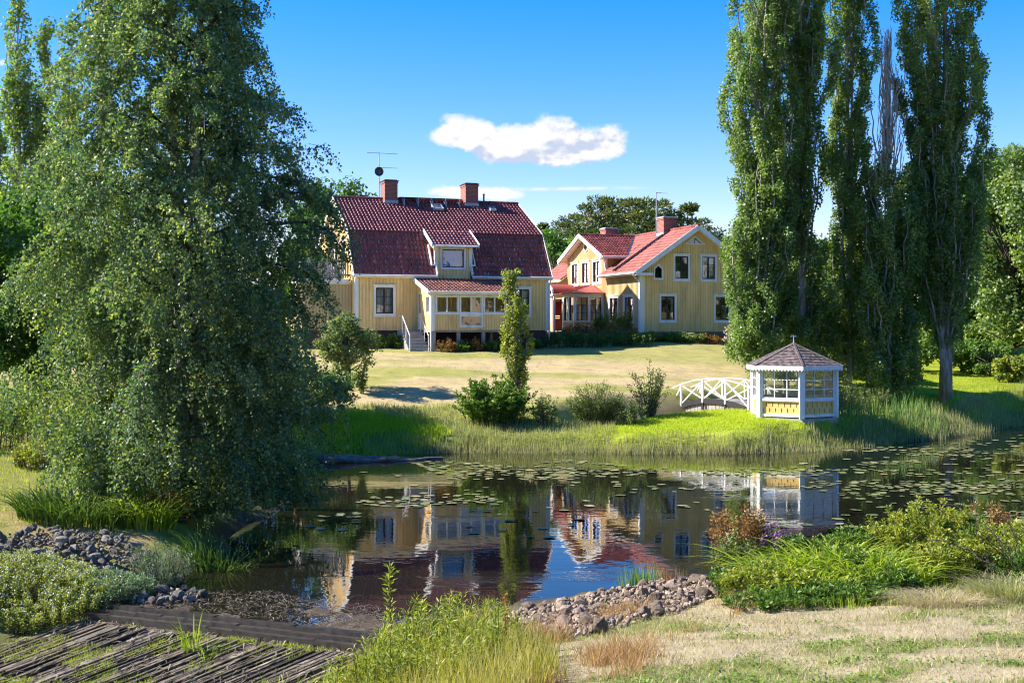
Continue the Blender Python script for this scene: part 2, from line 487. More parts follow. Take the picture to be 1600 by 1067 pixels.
_d = np.sqrt(((CPA[:, None, :2] - CPA[None, :, :2]) ** 2).sum(-1))
_n = len(CPA)
_A = np.zeros((_n + 3, _n + 3))
_A[:_n, :_n] = _kern(_d) - np.eye(_n) * 0.6
_A[:_n, _n] = 1; _A[:_n, _n + 1:] = CPA[:, :2]
_A[_n, :_n] = 1; _A[_n + 1:, :_n] = CPA[:, :2].T
_W = np.linalg.solve(_A, np.concatenate([CPA[:, 2], np.zeros(3)]))


def vnoise(x, y, s=1.0, seed=0):
    """cheap smooth value noise, -1..1"""
    x = np.asarray(x, float) * s; y = np.asarray(y, float) * s
    xi, yi = np.floor(x).astype(np.int64), np.floor(y).astype(np.int64)
    fx, fy = x - xi, y - yi
    fx = fx * fx * (3 - 2 * fx); fy = fy * fy * (3 - 2 * fy)

    def h(a, b):
        n = (a * 374761393 + b * 668265263 + seed * 974634777) & 0xffffffff
        n = ((n ^ (n >> 13)) * 1274126177) & 0xffffffff
        return ((n ^ (n >> 16)) & 0xffff) / 32767.5 - 1
    return (h(xi, yi) * (1 - fx) + h(xi + 1, yi) * fx) * (1 - fy) + (h(xi, yi + 1) * (1 - fx) + h(xi + 1, yi + 1) * fx) * fy


def fbm(x, y, s, seed=0, o=4):
    r = 0; a = 0.5
    for k in range(o):
        r = r + a * vnoise(x, y, s * 2 ** k, seed + k); a *= 0.5
    return r


def seg_dist(x, y, a, b):
    ax, ay = a; bx, by = b
    dx, dy = bx - ax, by - ay
    t = np.clip(((x - ax) * dx + (y - ay) * dy) / (dx * dx + dy * dy), 0, 1)
    return np.hypot(x - ax - t * dx, y - ay - t * dy)


def pond_sd(x, y):
    """signed distance to the pond outline, negative inside"""
    d = np.full(x.shape, 1e9); ins = np.zeros(x.shape, bool)
    n = len(POND)
    for i in range(n):
        a, b = POND[i], POND[(i + 1) % n]
        d = np.minimum(d, seg_dist(x, y, a, b))
        c = ((a[1] > y) != (b[1] > y))
        with np.errstate(divide='ignore', invalid='ignore'):
            ins ^= c & (x < (b[0] - a[0]) * (y - a[1]) / (b[1] - a[1] + 1e-12) + a[0])
    d = np.where(ins, -d, d)
    q, s, L = dam_side(x, y)
    k = sstep(np.abs(q), .4, 1.6)
    return d + k * (fbm(x, y, .45, 88) * .9 + fbm(x, y, 1.6, 89) * .3)


def sstep(v, a, b):
    t = np.clip((v - a) / (b - a), 0, 1)
    return t * t * (3 - 2 * t)


CHAN = [(19, 55.5), (13, 54.2), (9.2, 53.2), (5.5, 51.6), (3.2, 49.8)]


def dam_side(x, y):
    """distance downstream of the dam line (positive towards the camera) and along it"""
    dx, dy = DAM_R.x - DAM_L.x, DAM_R.y - DAM_L.y
    L = math.hypot(dx, dy)
    ux, uy = dx / L, dy / L
    return (x - DAM_L.x) * uy - (y - DAM_L.y) * ux, (x - DAM_L.x) * ux + (y - DAM_L.y) * uy, L


def ground(x, y):
    x = np.atleast_1d(np.asarray(x, float)); y = np.atleast_1d(np.asarray(y, float))
    z = np.zeros(x.shape)
    xf, yf = x.ravel(), y.ravel()
    zf = np.empty(len(xf))
    for i in range(0, len(xf), 40000):
        xs, ys = xf[i:i + 40000], yf[i:i + 40000]
        xc, yc = np.clip(xs, -90, 90), np.clip(ys, -40, 160)
        r = np.hypot(xc[:, None] - CPA[None, :, 0], yc[:, None] - CPA[None, :, 1])
        zf[i:i + 40000] = _kern(r) @ _W[:_n] + _W[_n] + _W[_n + 1] * xc + _W[_n + 2] * yc
    z = zf.reshape(x.shape)
    z = z + fbm(x, y, 0.35, 3) * 0.10 + fbm(x, y, 1.7, 9) * 0.035
    ch = np.full(x.shape, 1e9)
    for a, b in zip(CHAN[:-1], CHAN[1:]):
        ch = np.minimum(ch, seg_dist(x, y, a, b))
    z = np.where(ch < 2.2, z * sstep(ch, 0.5, 2.2) + (-0.25) * (1 - sstep(ch, 0.5, 2.2)), z)
    sd = pond_sd(x, y)
    q, s, L = dam_side(x, y)
    nearmud = sstep(-q, 0.0, 0.2) * (1 - sstep(-q, 1.0, 2.6)) * sstep(s, -1, .5) * (1 - sstep(s, L + 1, L + 3))
    out = z * sstep(sd, -0.2, 1.5) + 0.03 * (1 - sstep(sd, -0.2, 1.5))
    below = sstep(q, -0.05, 0.25) * sstep(s, -1.2, 0) * (1 - sstep(s, L - .6, L + .6))
    out = np.where(below > 0, np.where(sd > 0, np.minimum(out, -0.235 - .34 * np.clip(q - .5, -.6, 9)) * below + out * (1 - below), out), out)
    dep = -0.95 * sstep(-sd, -0.1, 2.2)
    mud = -0.01 + fbm(x, y, 1.3, 21) * 0.16 + fbm(x, y, 6, 31) * 0.05
    ins = dep * (1 - nearmud) + mud * nearmud
    return np.where(sd < 0, ins, out)


def gz(x, y):
    return float(ground(np.array([x]), np.array([y]))[0])


def axis_lines(segs):
    out = []
    for a, b, st in segs:
        out += list(np.arange(a, b, st))
    out.append(segs[-1][1])
    return np.array(out)


def gpatch(x, y):
    """where clover and green grass have held out in the dry turf"""
    return sstep(fbm(x * .6, y * 1.2, 1.0, 40) + .45 * fbm(x, y, 2.6, 44) + .12 * sstep(x, 3, 8), -.08, .30)


def build_ground():
    xs = axis_lines([(-3000, -400, 650), (-400, -100, 60), (-100, -30, 5), (-30, -14, .8), (-14, 16, .2), (16, 30, .5), (30, 100, 4), (100, 400, 60), (400, 3000, 650)])
    ys = axis_lines([(-300, -40, 65), (-40, 4, 4), (4, 9, .6), (9, 26, .16), (26, 44, .6), (44, 56, .2), (56, 74, .4), (74, 100, 2), (100, 200, 10), (200, 600, 80), (600, 4000, 850)])
    X, Y = np.meshgrid(xs, ys)
    Z = ground(X, Y)
    nx, ny = len(xs), len(ys)
    V = np.stack([X, Y, Z], -1).reshape(-1, 3)
    i = np.arange(nx * ny).reshape(ny, nx)
    F = np.stack([i[:-1, :-1], i[:-1, 1:], i[1:, 1:], i[1:, :-1]], -1).reshape(-1, 4)
    # what grows or lies where: straw, lawn green, mud
    x, y, z = V[:, 0], V[:, 1], V[:, 2]
    sd = pond_sd(x, y)
    straw = np.array([.345, .29, .185]); green = np.array([.17, .21, .035]); lime = np.array([.275, .33, .028]); mudc = np.array([.075, .058, .042]); tan = np.array([.44, .345, .185])
    C = np.tile(np.array([.16, .19, .045]), (len(x), 1))
    # big lawn: tan streaks along the slope, greener towards the house and the pond
    st = fbm(x * .22 + y * .05, y * 1.1, .8, 5) + .55 * fbm(x, y, .13, 15)
    lawn = (y > 48.5) & (y < 90)
    st = st + .35 * fbm(x * .3, y * 4.0, 1.0, 16)
    k = sstep(st, -.40, .22) * (1 - .75 * sstep(y, 59.5, 62.5)) * (1 - sstep(x, 13, 16)) * sstep(y, 49.5, 51.5)
    C = np.where(lawn[:, None], np.array([.27, .27, .075]) * (1 - k[:, None]) + tan * k[:, None], C)
    rl = sstep(x, 13.5, 16.5) * (y > 46)
    C = C * (1 - rl[:, None]) + rl[:, None] * lime * (.72 + .25 * sstep(fbm(x * .4, y, .6, 19), -.3, .3))[:, None]
    md = sstep(y, 44, 45) * (1 - sstep(y + .8 * fbm(x, y, .5, 20), 49.6, 52)) * sstep(x + fbm(x, y, .6, 22), -.5, 4) * (1 - sstep(x, 15, 17))
    C = C * (1 - md[:, None]) + lime * md[:, None]
    # near bank: straw with green patches
    nb = sstep(26 - y, 0, 4) * (x > -4) * (y > 3)
    gp = gpatch(x, y)
    nbc = straw * (1 - gp[:, None] * .75) + np.array([.13, .17, .035]) * gp[:, None] * .75
    C = np.where((nb > 0.5)[:, None], nbc, C)
    lb = (x < -7) & (y < 40) & (y > 21)
    lp = sstep(fbm(x, y, .5, 60), -.1, .2)
    C = np.where(lb[:, None], np.array([.20, .19, .06]) * (1 - lp[:, None]) + np.array([.33, .25, .11]) * lp[:, None], C)
    sh = 1 - sstep(sd, .05, .7)
    C = C * (1 - sh[:, None]) + mudc * sh[:, None]
    q, s, L = dam_side(x, y)
    dm = sstep(q, -2.5, -1.5) * (1 - sstep(q, 6, 8)) * sstep(s, -1, .3) * (1 - sstep(s, L - .7, L + .2))
    C = C * (1 - dm[:, None]) + np.array([.09, .07, .052]) * dm[:, None]
    me = np_mesh('ground', V, F, np.full(len(F), 4), None, smooth=True)
    a = me.attributes.new('zone', 'FLOAT_COLOR', 'POINT')
    a.data.foreach_set('color', np.concatenate([C, np.ones((len(C), 1))], 1).astype(np.float32).ravel())
    m, t = material('ground_soil_and_turf')
    zc = t.n('ShaderNodeAttribute', attribute_name='zone').outputs['Color']
    oc = t.n('ShaderNodeTexCoord').outputs['Object']
    n1 = t.noise(oc, 2.0, 6.0, 0.65)
    n2 = t.noise(oc, 22.0, 5.0, 0.7)
    n3 = t.noise(t.n('ShaderNodeMapping', {'Vector': oc, 'Scale': (0.5, 2.6, 1)}).outputs[0], 1.1, 5.0, 0.6)
    f = t.math('ADD', t.math('ADD', t.math('MULTIPLY', n1, .5), t.math('MULTIPLY', n2, .75)), t.math('MULTIPLY', n3, .45))
    c = t.mix(1.0, zc, t.ramp(t.math('MULTIPLY', f, .62), [(.32, (.45, .46, .40)), (.5, (.98, .98, .98)), (.70, (1.42, 1.38, 1.3))]), 'MULTIPLY')
    bs = t.n('ShaderNodeBsdfPrincipled', {'Base Color': c, 'Roughness': 0.95, 'Specular IOR Level': 0.1, 'Normal': t.bump(n2, 0.6, 0.05)})
    t.n('ShaderNodeOutputMaterial', {0: bs.outputs[0]})
    me.materials.append(m)
    tag(link('ground', me), kind='structure')


build_ground()


def build_water():
    m, t = material('pond_water')
    oc = t.n('ShaderNodeTexCoord').outputs['Object']
    a = t.noise(t.n('ShaderNodeMapping', {'Vector': oc, 'Scale': (0.8, 1.0, 1)}).outputs[0], 3.6, 2.0, 0.5)
    b = t.noise(oc, 0.9, 2.0, 0.5)
    rip = t.noise(oc, 9.0, 3.0, 0.5)
    # a breath of wind ruffles a few long patches
    wp = t.noise(t.n('ShaderNodeMapping', {'Vector': oc, 'Scale': (0.07, 0.42, 1)}).outputs[0], 1.0, 3.0, 0.55)
    gust = t.smooth(wp, 0.56, 0.68)
    h = t.math('ADD', t.math('MULTIPLY', a, 0.0015), t.math('MULTIPLY', b, 0.0022))
    h = t.math('ADD', h, t.math('MULTIPLY', t.math('MULTIPLY', rip, gust), 0.0030))
    nb = t.n('ShaderNodeBump', {'Height': h, 'Strength': 1.0, 'Distance': 1.0}).outputs[0]
    bs = t.n('ShaderNodeBsdfPrincipled', {'Base Color': (0.010, 0.010, 0.006, 1), 'Roughness': 0.02, 'IOR': 1.36, 'Specular IOR Level': 0.6, 'Normal': nb})
    t.n('ShaderNodeOutputMaterial', {0: bs.outputs[0]})
    # the sheet runs a little under the banks and stops at the dam
    n = len(POND)
    area = sum(POND[i][0] * POND[(i + 1) % n][1] - POND[(i + 1) % n][0] * POND[i][1] for i in range(n))
    sg = -1 if area > 0 else 1
    out = []
    for i in range(n):
        p, a_, b_ = POND[i], POND[i - 1], POND[(i + 1) % n]
        isdam = np.allclose(p, (DAM_L.x, DAM_L.y)) or np.allclose(p, (DAM_R.x, DAM_R.y))
        if isdam:
            out.append(p); continue
        e = (b_ - a_) / np.linalg.norm(b_ - a_)
        out.append(p + sg * np.array([-e[1], e[0]]) * 0.7)
    vs = [Vector((p[0], p[1], 0)) for p in out]
    tris = mgeo.tessellate_polygon([vs])
    me = bpy.data.meshes.new('pond_water')
    me.from_pydata([(v.x, v.y, 0.0) for v in vs], [], [tuple(f) for f in tris])
    # all faces upward
    me.update()
    flip = [p.index for p in me.polygons if p.normal.z < 0]
    if flip:
        fs = [tuple(reversed(p.vertices)) if p.normal.z < 0 else tuple(p.vertices) for p in me.polygons]
        co = [tuple(v.co) for v in me.vertices]
        me.clear_geometry()
        me.from_pydata(co, [], fs)
        me.update()
    me.materials.append(m)
    tag(link('pond_water', me), kind='structure')
    me2 = me.copy()


build_water()

# ------------------------------------------------------------------ building kit
def Mfront(y0):            # wall facing the camera side (-y) at y = y0
    return lambda s, z, n: (s, y0 - n, z)


def Mleft(x0):             # wall facing -x, s runs along y
    return lambda s, z, n: (x0 - n, s, z)


def Mright(x0):
    return lambda s, z, n: (x0 + n, s, z)


def Mback(y0):
    return lambda s, z, n: (s, y0 + n, z)


def rect_poly(s0, s1, z0, z1):
    return [(s0, z0), (s1, z0), (s1, z1), (s0, z1)]


def clear_spans(s, outline, holes, mg):
    """free z intervals on the vertical line s inside the outline and off the holes"""
    zs = []
    k = len(outline)
    for i in range(k):
        (a, za), (b, zb) = outline[i], outline[(i + 1) % k]
        if (a > s) != (b > s):
            zs.append(za + (s - a) / (b - a) * (zb - za))
    zs.sort()
    spans = [(zs[i], zs[i + 1]) for i in range(0, len(zs) - 1, 2)]
    for h in holes:
        hs = [p[0] for p in h]; hz = [p[1] for p in h]
        if min(hs) - mg < s < max(hs) + mg:
            z0, z1 = min(hz) - mg, max(hz) + mg
            ns = []
            for a, b in spans:
                if z1 <= a or z0 >= b: ns.append((a, b)); continue
                if a < z0: ns.append((a, z0))
                if b > z1: ns.append((z1, b))
            spans = ns
    return spans


def trapezoids(loops):
    """cut an outline with holes into upright trapezoids"""
    edges = []
    ss = set()
    for l in loops:
        for i in range(len(l)):
            a, b = l[i], l[(i + 1) % len(l)]
            ss.add(round(a[0], 6))
            if abs(a[0] - b[0]) > 1e-6: edges.append((a, b) if a[0] < b[0] else (b, a))
    ss = sorted(ss)
    out = []
    for s0, s1 in zip(ss[:-1], ss[1:]):
        if s1 - s0 < 1e-5: continue
        m = (s0 + s1) / 2
        cr = []
        for (a, b) in edges:
            if a[0] <= m < b[0]:
                f = lambda s: a[1] + (s - a[0]) / (b[0] - a[0]) * (b[1] - a[1])
                cr.append((f(m), f(s0), f(s1)))
        cr.sort()
        for i in range(0, len(cr) - 1, 2):
            out.append([(s0, cr[i][1]), (s1, cr[i][2]), (s1, cr[i + 1][2]), (s0, cr[i + 1][1])])
    return out


def wall(name, parent, mat, M, outline, holes=(), batten=0.2, reveal=0.13, mg=0.13):
    mb = MB()
    for tz in trapezoids([outline] + list(holes)):
        mb.add([M(s, z, 0.0) for s, z in tz], [(0, 1, 2, 3)])
    for h in holes:
        k = len(h)
        vs = [M(s, z, 0) for s, z in h] + [M(s, z, -reveal) for s, z in h]
        mb.add(vs, [(i, (i + 1) % k, k + (i + 1) % k, k + i) for i in range(k)])
    if batten:
        s0, s1 = min(p[0] for p in outline), max(p[0] for p in outline)
        n = max(2, round((s1 - s0) / batten))
        for i in range(n + 1):
            s = s0 + (s1 - s0) * (i + .5) / (n + 1)
            for a, b in clear_spans(s, outline, holes, mg):
                if b - a < 0.06: continue
                w = batten * .27
                vs = [M(*q) for q in ((s - w, a, 0.001), (s + w, a, 0.001), (s + w, b, 0.001), (s - w, b, 0.001), (s - w, a, .034), (s + w, a, .034), (s + w, b, .034), (s - w, b, .034))]
                mb.add(vs, [(4, 5, 6, 7), (0, 4, 7, 3), (1, 2, 6, 5), (0, 1, 5, 4), (3, 7, 6, 2)])
    return mb.obj(name, mat, parent)


def fbox(mb, M, s0, s1, z0, z1, n0, n1):
    vs = [M(s, z, n) for n in (n0, n1) for z in (z0, z1) for s in (s0, s1)]
    mb.add(vs, [(0, 2, 3, 1), (4, 5, 7, 6), (0, 1, 5, 4), (2, 6, 7, 3), (0, 4, 6, 2), (1, 3, 7, 5)])


def frame_rect(mb, M, s0, s1, z0, z1, w, n0, n1):
    fbox(mb, M, s0, s0 + w, z0, z1, n0, n1)
    fbox(mb, M, s1 - w, s1, z0, z1, n0, n1)
    fbox(mb, M, s0 + w, s1 - w, z0, z0 + w, n0, n1)
    fbox(mb, M, s0 + w, s1 - w, z1 - w, z1, n0, n1)


def window(parent, M, s0, s1, z0, z1, cols=2, rows=3, sash=None, hood=True, trim=.12, curtain=None, mull=True, name='window', label=None, glass=None, sw=.055):
    """outer trim rectangle; returns the hole cut in the wall"""
    sash = sash or SASH
    mb = MB()
    frame_rect(mb, M, s0, s1, z0, z1, trim, -0.01, 0.05)
    if hood:
        fbox(mb, M, s0 - .06, s1 + .06, z1, z1 + .045, -.005, .10)
        fbox(mb, M, s0 - .04, s1 + .04, z0 - .05, z0, -.005, .07)
    w = mb.obj(name, WHT, parent)
    if label: w['label'] = label
    a0, a1, b0, b1 = s0 + trim, s1 - trim, z0 + trim, z1 - trim
    mb = MB()
    frame_rect(mb, M, a0, a1, b0, b1, sw, -.075, -.02)
    if mull and cols > 1:
        c = (a0 + a1) / 2
        fbox(mb, M, c - sw * .75, c + sw * .75, b0 + sw, b1 - sw, -.078, -.016)
    mb.obj('sash', sash, w)
    g0, g1, h0, h1 = a0 + sw, a1 - sw, b0 + sw, b1 - sw
    mw = .013
    for i in range(1, cols):
        c = g0 + (g1 - g0) * i / cols
        if mull and abs(c - (a0 + a1) / 2) < .01: continue
        mb = MB(); fbox(mb, M, c - mw, c + mw, h0, h1, -.066, -.034); mb.obj('muntin', sash, w)
    for j in range(1, rows):
        c = h0 + (h1 - h0) * j / rows
        mb = MB(); fbox(mb, M, g0, g1, c - mw, c + mw, -.065, -.035); mb.obj('muntin', sash, w)
    for i in range(cols):
        for j in range(rows):
            p = MB()
            x0, x1 = g0 + (g1 - g0) * i / cols, g0 + (g1 - g0) * (i + 1) / cols
            y0, y1 = h0 + (h1 - h0) * j / rows, h0 + (h1 - h0) * (j + 1) / rows
            tl = random.uniform(-.004, .004); tl2 = random.uniform(-.004, .004)
            p.add([M(x0, y0, -.05 - tl), M(x1, y0, -.05 + tl), M(x1, y1, -.05 + tl + tl2), M(x0, y1, -.05 - tl + tl2)], [(0, 1, 2, 3)])
            p.obj('pane', glass or GLASS, w)
    if curtain:
        cmat, spans = curtain
        mb = MB()
        for f0, f1, v0, v1 in spans:
            n = max(6, int(abs(f1 - f0) * (a1 - a0) / .03))
            vs = []
            for k in range(n + 1):
                s = a0 + (a1 - a0) * (f0 + (f1 - f0) * k / n)
                dn = -.22 + .025 * math.sin(k * 1.3) + random.uniform(-.006, .006)
                vs += [M(s, b0 + (b1 - b0) * v0, dn), M(s, b0 + (b1 - b0) * v1, dn)]
            mb.add(vs, [(2 * k, 2 * k + 2, 2 * k + 3, 2 * k + 1) for k in range(n)])
        mb.obj('curtain', cmat, w)
    return rect_poly(a0, a1, b0, b1)


def shaped_window(parent, M, poly, cx, cz, sash=None, k_in=.74):
    """small window with a pointed, round or triangular head: white surround, dark sash, one pane with bars"""
    mb = MB()
    inner = [(cx + (s - cx) * k_in, cz + (z - cz) * k_in) for s, z in poly]
    inn2 = [(cx + (s - cx) * k_in * .84, cz + (z - cz) * k_in * .86) for s, z in poly]

    def ring(mb, A, B, n0, n1):
        k = len(A)
        vs = [M(s, z, n1) for s, z in A] + [M(s, z, n1) for s, z in B] + [M(s, z, n0) for s, z in A] + [M(s, z, n0) for s, z in B]
        fs = []
        for i in range(k):
            j = (i + 1) % k
            fs += [(i, j, k + j, k + i), (2 * k + i, 2 * k + j, j, i), (k + i, k + j, 3 * k + j, 3 * k + i)]
        mb.add(vs, fs)
    ring(mb, poly, inner, -.01, .05)
    w = mb.obj('window', WHT, parent)
    mb = MB(); ring(mb, inner, inn2, -.07, -.02)
    z0, z1 = min(p[1] for p in inn2), max(p[1] for p in inn2)
    fbox(mb, M, cx - .012, cx + .012, z0, z1 - .03, -.06, -.03)
    mb.obj('sash', sash or BLKSASH, w)
    p = MB(); p.add([M(s, z, -.045) for s, z in inn2], [tuple(range(len(inn2)))]); p.obj('pane', GLASS, w)
    return inner


def pantiles(name, parent, mat, org, along, up, width, length, tw=.21, tl=.34, amp=.042, step=.036, smp=6, seed=0):
    """a sheet of real pantiles: rolled in section, each course lapping the one below"""
    r = np.random.default_rng(seed)
    org, along, up = np.array(org, float), np.array(along, float), np.array(up, float)
    along /= np.linalg.norm(along); up /= np.linalg.norm(up)
    nrm = np.cross(along, up)
    if nrm[2] < 0: nrm = -nrm
    nc = max(1, round(width / tw)); nr = max(1, round(length / tl))
    tw = width / nc; tl = length / nr
    us = np.arange(nc * smp + 1) * tw / smp
    prof = amp * (np.sin(2 * np.pi * us / tw) * .75 + .35 * np.sin(4 * np.pi * us / tw + .6))
    V, F, T = [], [], []
    base = 0
    tint_rc = r.random((nr, nc))
    for j in range(nr):
        jit = np.repeat(r.normal(0, .004, nc), smp); jit = np.append(jit, jit[-1])
        v0, v1 = j * tl - .02, (j + 1) * tl
        rows = [(v0, -.012), (v0, step), (v1, .0)]
        for vv, h in rows:
            V.append(org + us[:, None] * along + vv * up + (prof + h + jit)[:, None] * nrm)
        m = len(us)
        for a in range(2):
            i = base + a * m + np.arange(m - 1)
            F.append(np.stack([i, i + 1, i + 1 + m, i + m], -1))
            T.append(np.repeat(tint_rc[j], smp))
        base += 3 * m
    V = np.concatenate(V); F = np.concatenate(F); T = np.concatenate(T)
    me = np_mesh(name, V, F, np.full(len(F), 4), mat, T)
    return link(name, me, parent)


def ridge_caps(name, parent, mat, p, q, r=.13):
    mb = MB()
    p, q = Vector(p), Vector(q)
    n = max(2, round((q - p).length / .36))
    for i in range(n):
        a, b = p.lerp(q, i / n), p.lerp(q, (i + 1.06) / n)
        mb.tube([a, b], [r * 1.08, r * .94], 10, True, random.random())
    return mb.obj(name, mat, parent)


def chimney(parent, x0, x1, y0, y1, z0, z1, cap=DARKMET):
    c = MB()
    c.box(x0, x1, y0, y1, z0, z1 - .09)
    c.box(x0 - .035, x1 + .035, y0 - .035, y1 + .035, z1 - .20, z1 - .115)
    o = c.obj('chimney', BRICK, parent)
    m = MB()
    m.box(x0 - .06, x1 + .06, y0 - .06, y1 + .06, z1 - .088, z1 - .045)
    m.box(x0 + .02, x1 - .02, y0 + .02, y1 - .02, z1 - .045, z1)
    m.obj('chimney_cap', cap, o)
    b = MB()
    b.box(x0 - .03, x1 + .03, y0 - .03, y1 + .03, z0 - .35, z0 + .12)
    b.obj('chimney_flashing', GALV, o)
    return o


TH = rad(19.5)


# ------------------------------------------------------------------ the gambrel house
def house_a():
    H = empty('gambrel_house', (-8.16, 63.3, 4.48), TH, 'yellow wooden house with dark red gambrel roof, two chimneys and glazed porch', 'house')
    L, D = 10.75, 10.6
    prof = [(-.3, 2.87), (1.3, 5.34), (5.3, 7.42), (9.3, 5.34), (10.9, 2.87)]
    # plinth
    wall('plinth', H, BASE_A, Mfront(.05), rect_poly(.05, L - .05, -1.6, -.02), batten=0)
    for nm, M in (('plinth', Mleft(.05)), ('plinth', Mright(L - .05))):
        wall(nm, H, BASE_A, M, rect_poly(.05, D - .05, -1.6, -.02), batten=0)
    v = MB(); v.box(2.0, 2.18, .02, .06, -.45, -.27); v.obj('cellar_vent', DARK, H)
    F = Mfront(0)
    holes = []
    holes.append(window(H, F, .97, 2.14, .74, 2.34, 2, 3, SASH, curtain=(CURT, [(0.02, .98, 0, 1)])))
    holes.append(window(H, F, 8.64, 9.76, .75, 2.33, 2, 3, SASH, curtain=(CURT, [(.55, 1, .1, 1)])))
    dw = window(H, F, 4.59, 6.03, 3.22, 4.42, 1, 1, BLKSASH, hood=False, curtain=(SKYREFL, [(0, 1, 0, 1)]), label='wide dormer window with painted blue sky reflection')  # blue sheet behind the pane imitates a sky reflection
    holes.append(dw)
    # front wall rises into the dormer
    wall('wall', H, YEL, F, [(0, -.02), (L, -.02), (L, 2.72), (6.28, 2.72), (6.28, 4.62), (4.36, 4.62), (4.36, 2.72), (0, 2.72)], holes, .185)
    gh = []
    ML = Mleft(0)
    g = [(0, -.02), (D, -.02), (D, 2.9), (9.1, 5.22), (5.3, 7.25), (1.45, 5.22), (0, 2.9)]
    gh.append(window(H, ML, 2.2, 3.3, 3.1, 4.9, 2, 3, SASH))
    gh.append(window(H, ML, 4.3, 5.3, 2.85, 4.95, 2, 4, SASH, label='narrow balcony door with red sash'))
    oc = [(5.3 + .38 * math.cos(a), 6.1 + .5 * math.sin(a)) for a in np.linspace(0, 2 * math.pi, 17)[:-1]]
    gh.append(shaped_window(H, ML, oc, 5.3, 6.1, SASH))
    wall('wall', H, YEL, ML, g, gh, .185)
    wall('wall', H, YEL, Mright(L), g, [], .185)
    wall('wall', H, YEL, Mback(D), rect_poly(0, L, -.02, 2.8), [], 0)
    fl = MB(); fl.box(.1, L - .1, .1, D - .1, -.04, -.03); fl.box(.1, L - .1, .1, D - .1, 2.68, 2.70)
    fl.box(2.6, 2.66, .3, D - .1, 0, 2.6); fl.box(.3, L - .3, 3.6, 3.66, 0, 2.6); fl.box(3.2, 7.6, 3.4, 3.46, 2.7, 5.3)
    fl.obj('interior_partition', INT, H)
    # corner boards, frieze, gutter
    for x0, x1 in ((-.03, .16), (L - .16, L + .03)):
        c = MB(); c.box(x0, x1, -.06, .05, -.06, 2.70); c.obj('corner_board', WHT, H)
    c = MB(); c.box(-.045, -.028, .05, .2, -.06, 2.7); c.obj('corner_board', WHT, H)
    for x0, x1 in ((-.14, 4.34), (6.30, L + .14)):
        c = MB(); c.box(x0, x1, -.34, -.30, 2.74, 2.88); c.box(x0 + .14, x1 - .02, -.30, .0, 2.725, 2.745); c.obj('eaves_board', WHT, H)
        gt = MB(); gt.tube([(x0, -.40, 2.83), (x1, -.40, 2.83)], .055, 8); gt.obj('gutter', WHT, H)
    gt = MB(); gt.tube([(L + .05, -.38, 2.80), (L + .04, -.12, 2.45), (L + .04, -.12, -.7)], .042, 8); gt.obj('downpipe', WHT, H)
    # roof deck slabs and tiles
    x0, x1 = -.14, L + .14
    dk = MB()
    for xa, xb in ((x0, x1),):
        up = [(y, z - .05) for y, z in prof]
        for (ya, za), (yb, zb) in zip(up[1:-1], up[2:]):
            dk.add([(xa, ya, za), (xb, ya, za), (xb, yb, zb), (xa, yb, zb), (xa, ya, za - .07), (xb, ya, za - .07), (xb, yb, zb - .07), (xa, yb, zb - .07)],
                   [(0, 1, 2, 3), (7, 6, 5, 4), (0, 4, 5, 1), (2, 6, 7, 3), (0, 3, 7, 4), (1, 5, 6, 2)])
        dk.add([(x0, 1.3, 5.29), (x1, 1.3, 5.29), (x1, 5.3, 7.37), (x0, 5.3, 7.37)], [(0, 1, 2, 3)])
    (ya, za), (yb, zb) = up[0], up[1]
    for xa, xb in ((x0, 4.34), (6.30, x1)):
        dk.add([(xa, ya, za), (xb, ya, za), (xb, yb, zb), (xa, yb, zb)], [(0, 1, 2, 3)])
    roof = dk.obj('roof', WHT, H)
    s1 = math.hypot(1.6, 2.47); s2 = math.hypot(4.0, 2.08)
    pantiles('lower_tiles', roof, TILE_A, (x0, -.3, 2.87), (1, 0, 0), (0, 1.6, 2.47), 4.34 - x0, s1, .2, .33, .034, .020, seed=1)
    pantiles('lower_tiles', roof, TILE_A, (6.30, -.3, 2.87), (1, 0, 0), (0, 1.6, 2.47), x1 - 6.30, s1, .2, .33, .034, .020, seed=2)
    pantiles('upper_tiles', roof, TILE_A, (x0, 1.3 - .09, 5.34 - .045), (1, 0, 0), (0, 4.0, 2.08), x1 - x0, s2 + .08, .2, .33, seed=3)
    pantiles('upper_tiles', roof, TILE_A, (x0, 9.3, 5.34), (1, 0, 0), (0, -4.0, 2.08), x1 - x0, s2, .3, .5, seed=4, smp=4)
    pantiles('lower_tiles', roof, TILE_A, (x0, 10.9, 2.87), (1, 0, 0), (0, -1.6, 2.47), x1 - x0, s1, .3, .5, seed=5, smp=4)
    ridge_caps('ridge_tiles', roof, TILE_A, (x0, 5.3, 7.43), (x1, 5.3, 7.43), .11)
    for xe in (x0 - .012, x1 + .012):
        for i in range(4):
            (ya, za), (yb, zb) = prof[i], prof[i + 1]
            b = MB(); b.bar((xe, ya, za - .07), (xe, yb, zb - .07), .035, .24, (0, 0, 1) if i in (1, 2) else (0, -1, 0)); b.obj('barge_board', WHT, roof)
    # ridge walkway with brackets, vent, skylights
    w = MB(); w.box(3.6, 7.3, 4.95, 5.2, 7.52, 7.55); w.box(3.6, 7.3, 4.66, 4.9, 7.50, 7.53); w.obj('roof_walkway', DARKMET, roof)
    for i in range(5):
        x = 3.8 + i * .82
        b = MB(); b.bar((x, 4.5, 7.02), (x, 5.1, 7.53), .05, .04); b.bar((x, 4.5, 7.02), (x, 4.62, 7.5), .04, .04); b.obj('walkway_bracket', GALV, roof)
    u = Vector((0, 4.0, 2.08)).normalized()
